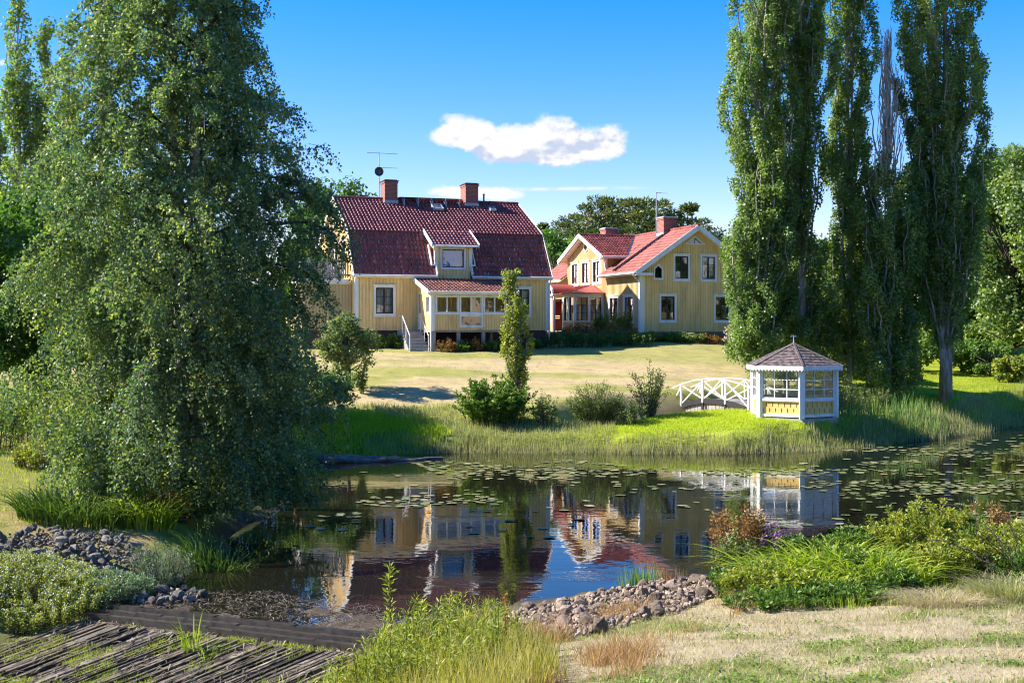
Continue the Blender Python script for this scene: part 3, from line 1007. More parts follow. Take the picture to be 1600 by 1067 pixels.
    for (cx, cy, hw, hl) in ((5.65, 4.3, .28, .34), (8.95, 4.25, .15, .17)):
        c = Vector((cx, cy, 7.42 - (5.3 - cy) * .52)); nn = Vector((0, -2.08, 4.0)).normalized()
        b = MB()
        for s, t_ in (((-hw, 0), (0.05, hl)), ((hw, 0), (.05, hl))):
            b.bar(c + Vector((s[0], 0, 0)) - u * hl + nn * .1, c + Vector((s[0], 0, 0)) + u * hl + nn * .1, .06, .12, nn)
        for sg in (-1, 1):
            b.bar(c + Vector((-hw - .03, 0, 0)) + u * hl * sg + nn * .1, c + Vector((hw + .03, 0, 0)) + u * hl * sg + nn * .1, .06, .12, nn)
        so = b.obj('skylight', GALV, roof)
        g = MB(); g.add([c + Vector((a * hw, 0, 0)) + u * (hl * k) + nn * .13 for a, k in ((-1, -1), (1, -1), (1, 1), (-1, 1))], [(0, 1, 2, 3)])
        g.obj('pane', paint_cache('skylight_glass'), so)
    p = MB(); p.tube([(8.65, 4.9, 7.1), (8.65, 4.9, 7.85)], .05, 10); p.tube([(8.65, 4.9, 7.85), (8.65, 4.9, 7.9)], .075, 10); p.obj('vent_pipe', DARKMET, roof)
    chimney(roof, 2.72, 3.46, 4.75, 5.75, 7.2, 8.5)
    chimney(roof, 7.50, 8.26, 4.75, 5.75, 7.2, 8.5)
    # dormer
    cheek = []
    for x, sgn in ((4.36, -1), (6.28, 1)):
        m = MB()
        m.add([(x, 0, 2.9), (x, 0, 4.62), (x, 1.2, 4.95), (x, 1.3, 5.2), (x, -.05, 3.1)], [(0, 1, 2, 3)])
        m.obj('dormer_cheek', YEL, H)
        m = MB()
        m.box(x - .10 if sgn < 0 else x - .09, x + .09 if sgn < 0 else x + .10, -.05, .06, 3.42, 4.55)
        m.obj('corner_board', WHT, H)
        m = MB()     # stepped white edge where the steep tiles stop
        xx = x + sgn * .02
        m.bar((xx, -.36, 2.92), (xx, .02, 3.50), .05, .26, (0, -1, .3))
        m.box(min(xx - sgn * .02, xx + sgn * .25), max(xx - sgn * .02, xx + sgn * .25), -.08, -.02, 3.42, 3.50)
        m.bar((xx + sgn * .22, .0, 3.46), (xx + sgn * .22, .72, 4.55), .05, .26, (0, -1, .3))
        m.obj('roof_edge_board', WHT, H)
    dx0, dx1 = 4.04, 6.62
    pantiles('dormer_tiles', roof, TILE_A, (dx0, -.42, 4.52), (1, 0, 0), (0, 1.75, .90), dx1 - dx0, math.hypot(1.75, .9), .2, .33, seed=6)
    m = MB()
    m.add([(dx0, -.42, 4.49), (dx1, -.42, 4.49), (dx1, 1.33, 5.39), (dx0, 1.33, 5.39), (dx0, -.42, 4.43), (dx1, -.42, 4.43), (dx1, 1.33, 5.2), (dx0, 1.33, 5.2)], [(3, 2, 1, 0), (4, 5, 6, 7), (0, 1, 5, 4), (0, 4, 7, 3), (1, 2, 6, 5)])
    m.box(dx0 - .01, dx1 + .01, -.46, -.42, 4.41, 4.52)
    m.obj('dormer_soffit', WHT, roof)
    for x in (dx0 - .02, dx1 + .02):
        m = MB(); m.bar((x, -.46, 4.48), (x, 1.30, 5.39), .04, .22); m.obj('barge_board', WHT, roof)
    m = MB(); m.tube([(4.1, -.50, 4.44), (6.56, -.50, 4.44)], .05, 8); m.tube([(4.12, -.5, 4.40), (4.26, -.12, 4.2), (4.26, -.12, 3.5)], .035, 8); m.obj('gutter', WHT, H)
    # -------- glazed porch on posts
    PD = -2.7
    x0, x1 = 3.35, 7.72
    PF = Mfront(PD)
    ph = []
    for a, b in ((3.56, 4.82), (4.84, 6.10), (6.12, 7.40)):
        ph.append(window(H, PF, a, b, .83, 1.78, 2, 1, WHT, hood=False, trim=.07, sw=.04, mull=True))
    ph.append(window(H, PF, 4.84, 6.12, .14, .80, 1, 1, WHT, hood=False, trim=.08, sw=.04))
    wall('porch_wall', H, YEL, PF, rect_poly(x0, x1, 0, 1.86), ph, .15, .06, .08)
    PL = Mleft(x0)
    pl = [window(H, PL, PD + .14, PD + 1.0, .83, 1.78, 1, 1, WHT, hood=False, trim=.07, sw=.04)]
    wall('porch_wall', H, YEL, PL, [(PD, 0), (-1.05, 0), (-1.05, 2.1), (PD, 1.86)], pl, .15, .06, .08)
    wall('porch_wall', H, YEL, PL, [(-1.05, 1.95), (0, 1.95), (0, 2.55), (-1.05, 2.2)], [], .15)
    wall('porch_wall', H, YEL, Mright(x1), [(PD, 0), (0, 0), (0, 2.55), (PD, 1.86)], [], .15)
    for a, b in ((x0 - .03, x0 + .16), (x1 - .16, x1 + .03)):
        m = MB(); m.box(a, b, PD - .04, PD + .12, -.05, 1.86); m.obj('corner_board', WHT, H)
    m = MB(); m.box(x0 - .03, x1 + .03, PD - .05, PD + .02, 1.80, 1.92); m.box(x0 - .02, x1 + .02, PD - .035, PD - .002, .80, .84); m.obj('porch_rail_board', WHT, H)
    m = MB(); m.box(x0, x1, PD + .04, -.02, -.12, -.01); m.obj('porch_floor', GREYW, H)
    # screen door ajar on the stair side
    d = MB()
    Md = Mleft(x0 - .01)
    frame_rect(d, Md, -.98, -.18, .02, 1.95, .07, -.03, .02)
    fbox(d, Md, -.92, -.25, .82, .88, -.03, .02)
    door = d.obj('door', WHT, H)
    m = MB(); fbox(m, Md, -.91, -.25, .09, .82, -.015, .0); m.obj('door_panel', YEL, door)
    m = MB(); m.add([Md(-.91, .88, -.005), Md(-.25, .88, -.005), Md(-.25, 1.88, -.005), Md(-.91, 1.88, -.005)], [(0, 1, 2, 3)]); m.obj('pane', GLASS, door)
    for x, y, mt, w_ in ((x0 + .1, PD + .1, CONC, .12), (4.82, PD + .12, GREYW, .085), (6.16, PD + .12, GREYW, .085), (7.05, -1.2, GREYW, .08), (x1 - .1, PD + .1, CONC, .1)):
        m = MB(); m.box(x - w_, x + w_, y - w_, y + w_, -1.7, -.13); m.obj('porch_post', mt, H)
    m = MB(); m.box(x0 + .02, x1 - .02, PD + .02, PD + .14, -.13, -.115); m.obj('porch_beam', DARK, H)
    # porch roof
    rx0, rx1 = 3.10, 7.92
    a, b = Vector((0, -3.05, 1.96)), Vector((0, -.02, 2.74))
    up = b - a
    pr = MB()
    pr.add([(rx0, a.y, a.z - .03), (rx1, a.y, a.z - .03), (rx1, b.y, b.z - .03), (rx0, b.y, b.z - .03), (rx0, a.y, a.z - .1), (rx1, a.y, a.z - .1), (rx1, b.y, b.z - .1), (rx0, b.y, b.z - .1)],
           [(0, 1, 2, 3), (7, 6, 5, 4), (0, 4, 5, 1), (0, 3, 7, 4), (1, 5, 6, 2)])
    proof = pr.obj('porch_roof', WHT, H)
    pantiles('porch_tiles', proof, TILE_P, (rx0, a.y, a.z), (1, 0, 0), tuple(up), rx1 - rx0, up.length, .2, .33, seed=8)
    for x in (rx0 - .02, rx1 + .02):
        m = MB(); m.bar((x, a.y - .03, a.z - .04), (x, b.y, b.z - .04), .04, .22); m.obj('barge_board', WHT, proof)
    m = MB(); m.box(rx0, rx1, a.y - .045, a.y - .01, a.z - .13, a.z - .01); m.tube([(rx0, a.y - .09, a.z - .03), (rx1, a.y - .09, a.z - .03)], .045, 8); m.obj('gutter', WHT, proof)
    # stone steps and handrail
    for i in range(6):
        m = MB(); m.box(x0 - 1.10 + i * .0, x0 - .06, -1.25 - i * .24, -.98 - i * .24 + .02, -1.5, -.17 - i * .165); m.box(x0 - 1.14, x0 - .02, -1.28 - i * .24, -.97 - i * .24, -.168 - i * .165, -.11 - i * .165)
        m.obj('step', CONC, H)
    m = MB(); m.box(x0 - 1.12, x0 - .03, -.99, -.02, -1.5, -.03); m.obj('landing', CONC, H)
    for xx in (x0 - 1.08, x0 - .1):
        m = MB()
        m.tube([(xx, -.2, .72), (xx, -.98, .74), (xx, -2.5, -.28), (xx, -2.55, -1.15)], .024, 8)
        m.tube([(xx, -.98, .74), (xx, -.98, -.2)], .022, 8); m.tube([(xx, -1.75, .22), (xx, -1.75, -.6)], .02, 8)
        m.obj('handrail', WHT, H)
    # -------- flat-roofed side annexe with balcony
    ex0, ey0, ey1 = -2.6, .75, 7.0
    ew = Mfront(ey0)
    wall('annexe_wall', H, YEL_DIM, ew, rect_poly(ex0, -.03, -.02, 2.5), [], .185)
    wall('annexe_wall', H, YEL_DIM, Mleft(ex0), rect_poly(ey0, ey1, -.02, 2.5), [], .185)
    wall('plinth', H, BASE_A, Mfront(ey0 + .04), rect_poly(ex0 + .04, -.03, -1.5, -.03), [], 0)
    m = MB(); m.box(ex0 - .2, -.16, ey0 - .2, ey1, 2.5, 2.66); m.box(ex0 - .12, -.16, ey0 - .12, ey1, 2.40, 2.498); m.obj('annexe_cornice', WHT, H)
    m = MB()
    for x in np.arange(ex0 - .08, -.2, .115):
        m.box(x - .04, x + .04, ey0 - .14, ey0 - .115, 2.72, 3.62)
    for y in np.arange(ey0, ey1, .115):
        m.box(ex0 - .14, ex0 - .115, y - .04, y + .04, 2.72, 3.62)
    m.box(ex0 - .16, -.16, ey0 - .17, ey0 - .05, 3.622, 3.67); m.box(ex0 - .16, -.16, ey0 - .11, ey0 - .07, 2.84, 2.92); m.box(ex0 - .17, ex0 - .05, ey0 - .05, ey1, 3.622, 3.67)
    m.obj('balcony_railing', GREYW, H)
    # mast with two aerials and dish
    A = empty('roof_aerial', (0, 0, 0), 0, 'tall aerial mast with two antennas and round dish beside the gambrel house chimney', 'antenna')
    A.location = H.matrix_basis @ Vector((2.62, 5.75, 7.1)); A.rotation_euler = (0, 0, TH)
    m = MB(); m.tube([(0, 0, -.3), (0, 0, 3.05)], [.035, .025], 8); m.obj('mast', GALV, A)
    for z, xa, xb, k in ((3.0, -.72, 1.1, 13), (2.18, .06, 1.1, 9)):
        m = MB(); m.bar((xa, 0, z), (xb, 0, z), .026, .026)
        for i in range(k):
            x = xa + (xb - xa) * (i + .3) / k
            hl = .14 + .05 * math.sin(i * .8)
            m.bar((x, -hl * .7, z + .01), (x, hl * .7, z + .01), .013, .013)
        m.obj('aerial', GALV, A)
    m = MB()
    rings = [(0.0, .06), (.12, .055), (.20, .035), (.265, 0.0)]
    vs, fs = [(-.05, -.16, 1.92)], []
    for r_, dpt in rings[1:]:
        for k in range(20):
            a = 2 * math.pi * k / 20
            vs.append((-.05 + r_ * math.cos(a), -.16 - (.06 - dpt), 1.92 + r_ * math.sin(a)))
    for k in range(20): fs.append((0, 1 + k, 1 + (k + 1) % 20))
    for j in range(2):
        for k in range(20):
            k2 = (k + 1) % 20
            fs.append((1 + j * 20 + k, 1 + (j + 1) * 20 + k, 1 + (j + 1) * 20 + k2, 1 + j * 20 + k2))
    m.add(vs, fs); m.bar((-.03, 0, 1.92), (-.05, -.13, 1.92), .05, .05); m.bar((-.05, -.2, 1.68), (-.05, -.5, 1.86), .02, .02); m.box(-.08, -.02, -.55, -.48, 1.83, 1.90)
    m.obj('dish', DARKMET, A)
    return H


def paint_cache(n):
    if n in MATS: return MATS[n]
    if n == 'skylight_glass':
        m, t = material(n)
        bs = t.n('ShaderNodeBsdfPrincipled', {'Base Color': (0.10, 0.12, 0.15, 1), 'Roughness': 0.06, 'Specular IOR Level': 0.9})
        t.n('ShaderNodeOutputMaterial', {0: bs.outputs[0]})
        return m


HA = house_a()


# ------------------------------------------------------------------ the older house with cross gable and veranda
def house_b():
    H = empty('cross_gabled_house', (7.405, 70.0, 4.38), TH, 'pale yellow two-storey house with red tiled cross gable and glazed veranda', 'house')
    W, D = 7.0, 15.5
    sl = .68
    ez = 3.42
    F = Mfront(0)
    hs = [window(H, F, 1.18, 2.29, .55, 2.15, 2, 3, SASH, curtain=(CURT, [(.0, .16, .0, 1), (.84, 1, 0, 1), (0, 1, .86, 1)])),
          window(H, F, 4.73, 5.84, .55, 2.15, 2, 3, BLKSASH, curtain=(CURT, [(0, .14, 0, 1), (.86, 1, 0, 1)])),
          window(H, F, 2.08, 3.17, 2.95, 4.50, 2, 3, BLKSASH, label='upper gable window with dark open casement'),
          window(H, F, 3.85, 4.94, 2.95, 4.50, 2, 3, BLKSASH, curtain=(CURT, [(0, 1, 0, 1)]), label='upper gable window with white blind')]
    for c in (1.12, 5.89):
        pl = [(c - .3, 2.98), (c + .3, 2.98), (c + .3, 3.68), (c, 3.94), (c - .3, 3.68)]
        hs.append(shaped_window(H, F, pl, c, 3.42))
    hs.append(shaped_window(H, F, [(2.80, 5.08), (4.22, 5.08), (3.51, 5.62)], 3.51, 5.25, k_in=.62))
    wt = 3.72
    g = [(0, -.02), (W, -.02), (W, wt), (W / 2, wt + sl * W / 2 - .08), (0, wt)]
    wall('wall', H, YEL, F, g, hs, .17)
    S = Mleft(0)
    sh = [window(H, S, .86, 2.26, .50, 2.14, 2, 3, SASH, curtain=(CURT, [(0, .3, 0, 1), (.7, 1, 0, 1)])), window(H, S, 3.05, 4.40, .55, 2.14, 2, 3, SASH, curtain=(CURT, [(0, .3, 0, 1), (.7, 1, 0, 1)]))]
    for a, b in ((5.64, 6.96), (7.38, 8.74), (9.2, 10.48)):
        sh.append(window(H, S, a, b, 2.95, 4.46, 2, 3, SASH, curtain=(CURT, [(0, .4, 0, 1), (.6, 1, 0, 1)])))
    oc = [(8.02 + .42 * math.cos(a), 5.36 + .32 * math.sin(a)) for a in np.linspace(0, 2 * math.pi, 17)[:-1]]
    sh.append(shaped_window(H, S, oc, 8.02, 5.36, SASH))
    wall('wall', H, YEL_DIM, S, [(0, -.02), (D, -.02), (D, 3.7), (11.14, 3.7), (11.14, 4.55), (8.04, 5.9), (4.94, 4.55), (4.94, 3.7), (0, 3.7)], sh, .17)
    wall('wall', H, YEL, Mright(W), rect_poly(0, D, -.02, 3.7), [], .17)
    wall('wall', H, YEL, Mback(D), g, [], 0)
    for y in (4.94, 11.14):
        m = MB(); m.add([(0, y, 3.6), (0, y, 4.62), (1.9, y, 4.62), (1.3, y, 4.5)], [(0, 1, 2, 3)]); m.add([(0, y, 3.7), (1.6, y, 4.75), (0, y, 4.7)], [(0, 1, 2)]); m.obj('gable_cheek', YEL, H)
    m = MB(); m.box(-.045, .10, 4.90, 4.96, 3.5, 4.55); m.obj('corner_board', WHT, H)
    wall('plinth', H, BASE_B, Mfront(.04), rect_poly(.04, W - .04, -1.3, -.02), [rect_poly(2.95, 3.5, -.75, -.06)], 0)
    wall('plinth', H, BASE_B, Mleft(.04), rect_poly(.04, D - .04, -1.3, -.02), [], 0)
    m = MB(); m.box(.1, W - .1, .1, D - .1, -.04, -.03); m.box(.1, W - .1, .1, D - .1, 2.52, 2.54); m.box(.2, W - .2, 3.6, 3.66, 0, 2.5); m.box(2.2, W - 2.2, 3.6, 3.66, 2.55, 4.9); m.box(3.4, 3.46, .3, D - .3, 0, 5); m.obj('interior_partition', INT, H)
    m = MB(); m.box(-.05, .22, -.05, .05, -.06, 3.3); m.box(-.06, -.04, .0, .2, -.06, 3.3); m.obj('corner_board', WHT, H)
    m = MB(); m.box(-.09, .26, -.09, .06, 3.3, 3.40); m.obj('corner_capital', WHT, H)
    # main roof
    up = Vector((4.0, 0, 4.0 * sl)); sl_len = up.length
    y0, y1 = -.5, D + .4
    r = MB()
    apx = ez + 4.0 * sl

    def slab(mb, pts, th=.09):
        lo = [(p[0], p[1], p[2] - th) for p in pts]
        k = len(pts)
        mb.add(list(pts) + lo, [tuple(range(k)), tuple(range(2 * k - 1, k - 1, -1))] + [(i, k + i, k + (i + 1) % k, (i + 1) % k) for i in range(k)])

    def lx(x): return ez + (x + .5) * sl
    slab(r, [(-.5, y0, lx(-.5) - .05), (-.5, 4.94, lx(-.5) - .05), (3.5, 4.94, apx - .05), (3.5, y0, apx - .05)])
    slab(r, [(1.35, 4.94, lx(1.35) - .05), (1.35, 11.14, lx(1.35) - .05), (3.5, 11.14, apx - .05), (3.5, 4.94, apx - .05)])
    slab(r, [(-.5, 11.14, lx(-.5) - .05), (-.5, y1, lx(-.5) - .05), (3.5, y1, apx - .05), (3.5, 11.14, apx - .05)])
    slab(r, [(7.5, y0, ez - .05), (7.5, y1, ez - .05), (3.5, y1, apx - .05), (3.5, y0, apx - .05)])
    roof = r.obj('roof', WHT, H)
    d = tuple(up)
    pantiles('roof_tiles', roof, TILE_B, (-.5, y0, ez), (0, 1, 0), d, 4.94 - y0, sl_len, .22, .34, .022, .026, seed=11)
    pantiles('roof_tiles', roof, TILE_B, (1.35, 4.94, lx(1.35)), (0, 1, 0), d, 6.2, sl_len * 2.15 / 4.0, .22, .34, .022, .026, seed=12)
    pantiles('roof_tiles', roof, TILE_B, (-.5, 11.14, ez), (0, 1, 0), d, y1 - 11.14, sl_len, .22, .34, .022, .026, seed=13)
    pantiles('roof_tiles', roof, TILE_B, (7.5, y0, ez), (0, 1, 0), (-4.0, 0, 4.0 * sl), y1 - y0, sl_len, .3, .5, seed=14, smp=4)
    ridge_caps('ridge_tiles', roof, TILE_B, (3.5, y0, apx), (3.5, y1, apx), .11)
    for sg in (-1, 1):
        xe = 3.5 + sg * 4.0
        m = MB(); m.bar((xe, y0 - .02, ez - .07), (3.5, y0 - .02, apx - .07), .04, .26); m.bar((xe, y0 + .06, ez - .18), (3.5, y0 + .06, apx - .18), .03, .16); m.obj('barge_board', WHT, roof)
    # dark roof edge runs down beside the chimney
    m = MB(); m.bar((-.3, 3.0, lx(-.3) + .09), (3.4, 3.0, lx(3.4) + .09), .05, .06); m.bar((-.3, 3.26, lx(-.3) + .09), (3.4, 3.26, lx(3.4) + .09), .05, .06)
    for i in range(13):
        x = -.2 + i * .28
        m.bar((x, 3.0, lx(x) + .12), (x, 3.26, lx(x) + .12), .04, .03)
    m.obj('roof_ladder', DARKMET, roof)
    m = MB(); m.box(-.54, -.50, y0, 4.9, ez - .16, ez - .02); m.box(-.50, 0, y0 + .05, 4.9, ez - .16, ez - .14); m.obj('eaves_board', WHT, H)
    m = MB(); m.tube([(-.60, y0, ez - .06), (-.60, 4.9, ez - .06)], .06, 8); m.tube([(-.60, -.3, ez - .1), (-.45, -.12, ez - .28), (-.10, -.10, ez - .62), (-.10, -.10, -.6)], .045, 8); m.obj('gutter', WHT, H)
    m = MB(); m.box(-.54, .55, y0 - .03, .0, ez - .20, ez - .06); m.obj('eaves_return', WHT, H)
    m = MB(); m.box(-.54, -.50, 11.2, y1, ez - .16, ez - .02); m.obj('eaves_board', WHT, H)
    # cross gable roof
    rz, cz_, e0, e1, cy_ = 6.12, 4.60, 4.42, 11.66, 8.04
    r = MB()
    slab(r, [(-.5, e0, cz_ - .04), (3.4, e0, cz_ - .04), (3.4, cy_, rz - .04), (-.5, cy_, rz - .04)])
    slab(r, [(-.5, e1, cz_ - .04), (3.4, e1, cz_ - .04), (3.4, cy_, rz - .04), (-.5, cy_, rz - .04)])
    cr = r.obj('gable_roof', WHT, H)
    ln = math.hypot(cy_ - e0, rz - cz_)
    pantiles('gable_tiles', cr, TILE_B2, (-.5, e0, cz_), (1, 0, 0), (0, cy_ - e0, rz - cz_), 3.9, ln, .2, .32, .026, .028, seed=15)
    pantiles('gable_tiles', cr, TILE_B2, (-.5, e1, cz_), (1, 0, 0), (0, cy_ - e1, rz - cz_), 3.9, ln, .2, .32, .026, .028, seed=16)
    ridge_caps('ridge_tiles', cr, TILE_B2, (-.5, cy_, rz), (3.4, cy_, rz), .10)
    for e in (e0, e1):
        m = MB(); m.bar((-.52, e, cz_ - .06), (-.52, cy_, rz - .06), .04, .26, (0, 0, 1)); m.bar((-.44, e, cz_ - .17), (-.44, cy_, rz - .17), .03, .14); m.obj('barge_board', WHT, cr)
    m = MB(); m.bar((1.25, e0 + .02, lx(1.25) + .06), (3.35, cy_ - .1, lx(3.35) + .06), .16, .02); m.obj('valley_flashing', DARKMET, cr)
    m = MB(); m.box(-.5, 1.4, e0 - .04, e0, cz_ - .16, cz_ - .02); m.tube([(-.5, e0 - .09, cz_ - .05), (1.5, e0 - .09, cz_ - .05)], .05, 8); m.tube([(-.42, e0 - .08, cz_ - .1), (-.1, 4.86, 4.2), (-.08, 4.86, 3.9)], .04, 8); m.obj('gutter', WHT, cr)
    for y, z1 in ((3.6, 7.0), (12.3, 7.0)):
        chimney(roof, 3.05, 3.95, y - .45, y + .45, apx - .25, z1, GALV)
    # veranda
    px0, p0, p1 = -1.95, 5.2, 10.7
    V = empty('veranda', (0, 0, 0)); V.parent = H
    Fv, Sv = Mfront(p0), Mleft(px0)
    hv = [window(V, Fv, -1.93, -1.03, .58, 2.16, 2, 3, SASH, hood=False, trim=.07, sw=.035, mull=False, curtain=(CURT, [(0, .35, 0, .7), (.6, 1, 0, .7)])),
          window(V, Fv, -1.0, -.12, .58, 2.16, 2, 3, SASH, hood=False, trim=.07, sw=.035, mull=False, curtain=(CURT, [(0, .4, 0, .7), (.65, 1, 0, .7)]))]
    wall('veranda_wall', V, YEL_DIM, Fv, rect_poly(px0, 0, -.02, 2.3), hv, .15, .06, .06)
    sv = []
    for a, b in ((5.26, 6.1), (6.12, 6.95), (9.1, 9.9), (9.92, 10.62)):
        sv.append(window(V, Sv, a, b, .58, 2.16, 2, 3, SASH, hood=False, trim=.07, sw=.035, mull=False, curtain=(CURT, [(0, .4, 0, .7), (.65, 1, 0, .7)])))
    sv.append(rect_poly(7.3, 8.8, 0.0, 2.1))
    wall('veranda_wall', V, YEL_DIM, Sv, rect_poly(p0, p1, -.02, 2.3), sv, .15, .06, .06)
    for y0_ in (p0 - .03, 6.98, 8.86, p1 - .1):
        m = MB(); m.box(px0 - .04, px0 + .08, y0_, y0_ + .14, -.05, 2.3); m.obj('veranda_post', WHT, V)
    for x in (-1.05, -.1):
        m = MB(); m.box(x - .02, x + .08, p0 - .035, p0 + .04, -.05, 2.3); m.obj('veranda_post', WHT, V)
    m = MB(); m.box(px0 - .05, 0, p0 - .05, p0 + .02, 2.18, 2.34); m.box(px0 - .05, px0 + .02, p0 + .02, p1, 2.18, 2.34); m.obj('veranda_beam', WHT, V)
    m = MB(); m.box(px0, -.02, p0 + .05, p1, -.1, -.005); m.obj('veranda_floor', GREYW, V)
    ex, ey0, ey1, ezz, rzz = px0 - .28, p0 - .28, p1 + .28, 2.36, 2.92
    m = MB()
    a, b, c, d_ = (ex, ey0, ezz), (ex, ey1, ezz), (0, ey1, ezz), (0, ey0, ezz)
    e, f = (-.03, p0 + 1.6, rzz), (-.03, p1 - 1.6, rzz)
    k = (-.03, ey0, ezz + .02)
    m.add([a, b, (-.02, ey1, ezz), (-.02, ey0, ezz), e, f], [(0, 4, 5, 1), (0, 3, 4), (1, 5, 2)])
    lo = .06
    m.add([(ex, ey0, ezz), (ex, ey1, ezz), (ex, ey1, ezz - lo), (ex, ey0, ezz - lo), (-.02, ey0, ezz), (-.02, ey0, ezz - lo), (-.02, ey1, ezz - lo)], [(0, 1, 2, 3), (0, 3, 5, 4), (3, 2, 6, 5)])
    for yy in np.arange(p0 + .2, p1, .5):
        tt = min(1, max(0, min((yy - ey0) / 1.88, (ey1 - yy) / 1.88)))
        m.bar((ex, yy, ezz + .012), (ex + (-.03 - ex) * tt, yy, ezz + (rzz - ezz) * tt + .012), .025, .03)
    vr = m.obj('veranda_roof', METALRED, V)
    # barrel canopy over the red door
    m = MB(); cyy, rr = 8.05, .85
    vs, fs = [], []
    for i in range(13):
        an = math.pi * i / 12
        for xx in (ex - .35, -1.0):
            vs.append((xx, cyy + rr * math.cos(an), ezz - .02 + rr * .72 * math.sin(an)))
    for i in range(12): fs.append((2 * i, 2 * i + 1, 2 * i + 3, 2 * i + 2))
    m.add(vs, fs); m.obj('canopy_roof', METALRED, V)
    m = MB()
    for i in range(12):
        a0, a1 = math.pi * i / 12, math.pi * (i + 1) / 12
        for r0, xo, w_ in ((rr, -.36, .10), (rr * .72, -.33, .07)):
            m.bar((ex + xo, cyy + r0 * math.cos(a0), ezz - .05 + r0 * .72 * math.sin(a0)), (ex + xo, cyy + r0 * math.cos(a1), ezz - .05 + r0 * .72 * math.sin(a1)), .05, w_, (-1, 0, 0))
    m.box(ex - .38, ex - .32, cyy - rr, cyy + rr, ezz - .14, ezz - .04)
    m.obj('canopy_arch', WHT, V)
    for yy in (7.25, 8.85):
        m = MB(); m.box(ex - .3, ex - .2, yy - .05, yy + .05, -.4, ezz - .14); m.obj('canopy_post', WHT, V)
    for yh, an in ((7.32, -1.9), (8.78, 1.9)):
        dr = empty('door', (px0 - .02, yh, 0)); dr.parent = V
        dr.rotation_euler = (0, 0, an if yh < 8 else an)
        sg = 1 if yh < 8 else -1
        m = MB(); Mq = lambda s, z, n, sg=sg: (n, s * sg, z)
        frame_rect(m, Mq, 0, .7, .02, 2.06, .1, -.02, .02); fbox(m, Mq, .1, .6, .12, .8, -.01, .01); fbox(m, Mq, .1, .6, .85, .93, -.02, .02); fbox(m, Mq, .1, .6, 1.0, 1.95, -.01, .01)
        m.obj('door_leaf', REDDOOR, dr)
    m = MB(); m.box(-3.2, px0 - .05, 7.1, 9.0, -.6, -.18); m.box(-2.8, px0 - .05, 7.1, 9.0, -.18, -.03); m.obj('step', CONC, V)
    A = empty('gable_aerial', H.matrix_basis @ Vector((3.35, 4.75, 6.0)), TH + .2, 'thin aerial mast with one antenna rising behind the cross-gabled house chimney', 'antenna')
    m = MB(); m.tube([(0, 0, -.3), (0, 0, 2.6)], [.035, .028], 8); m.obj('mast', GALV, A)
    m = MB(); m.bar((-.05, 0, 2.6), (.95, 0, 2.62), .03, .03)
    for i in range(11): m.bar((.1 + i * .08, -.09, 2.62), (.1 + i * .08, .09, 2.62), .014, .014)
    m.bar((-.02, 0, 2.45), (.12, 0, 2.85), .02, .02); m.obj('aerial', GALV, A)
    return H


HB = house_b()

# ------------------------------------------------------------------ gazebo
YELG = paint('gazebo_yellow', (0.74, 0.50, 0.17), 0.6, 0.12, 3.0)


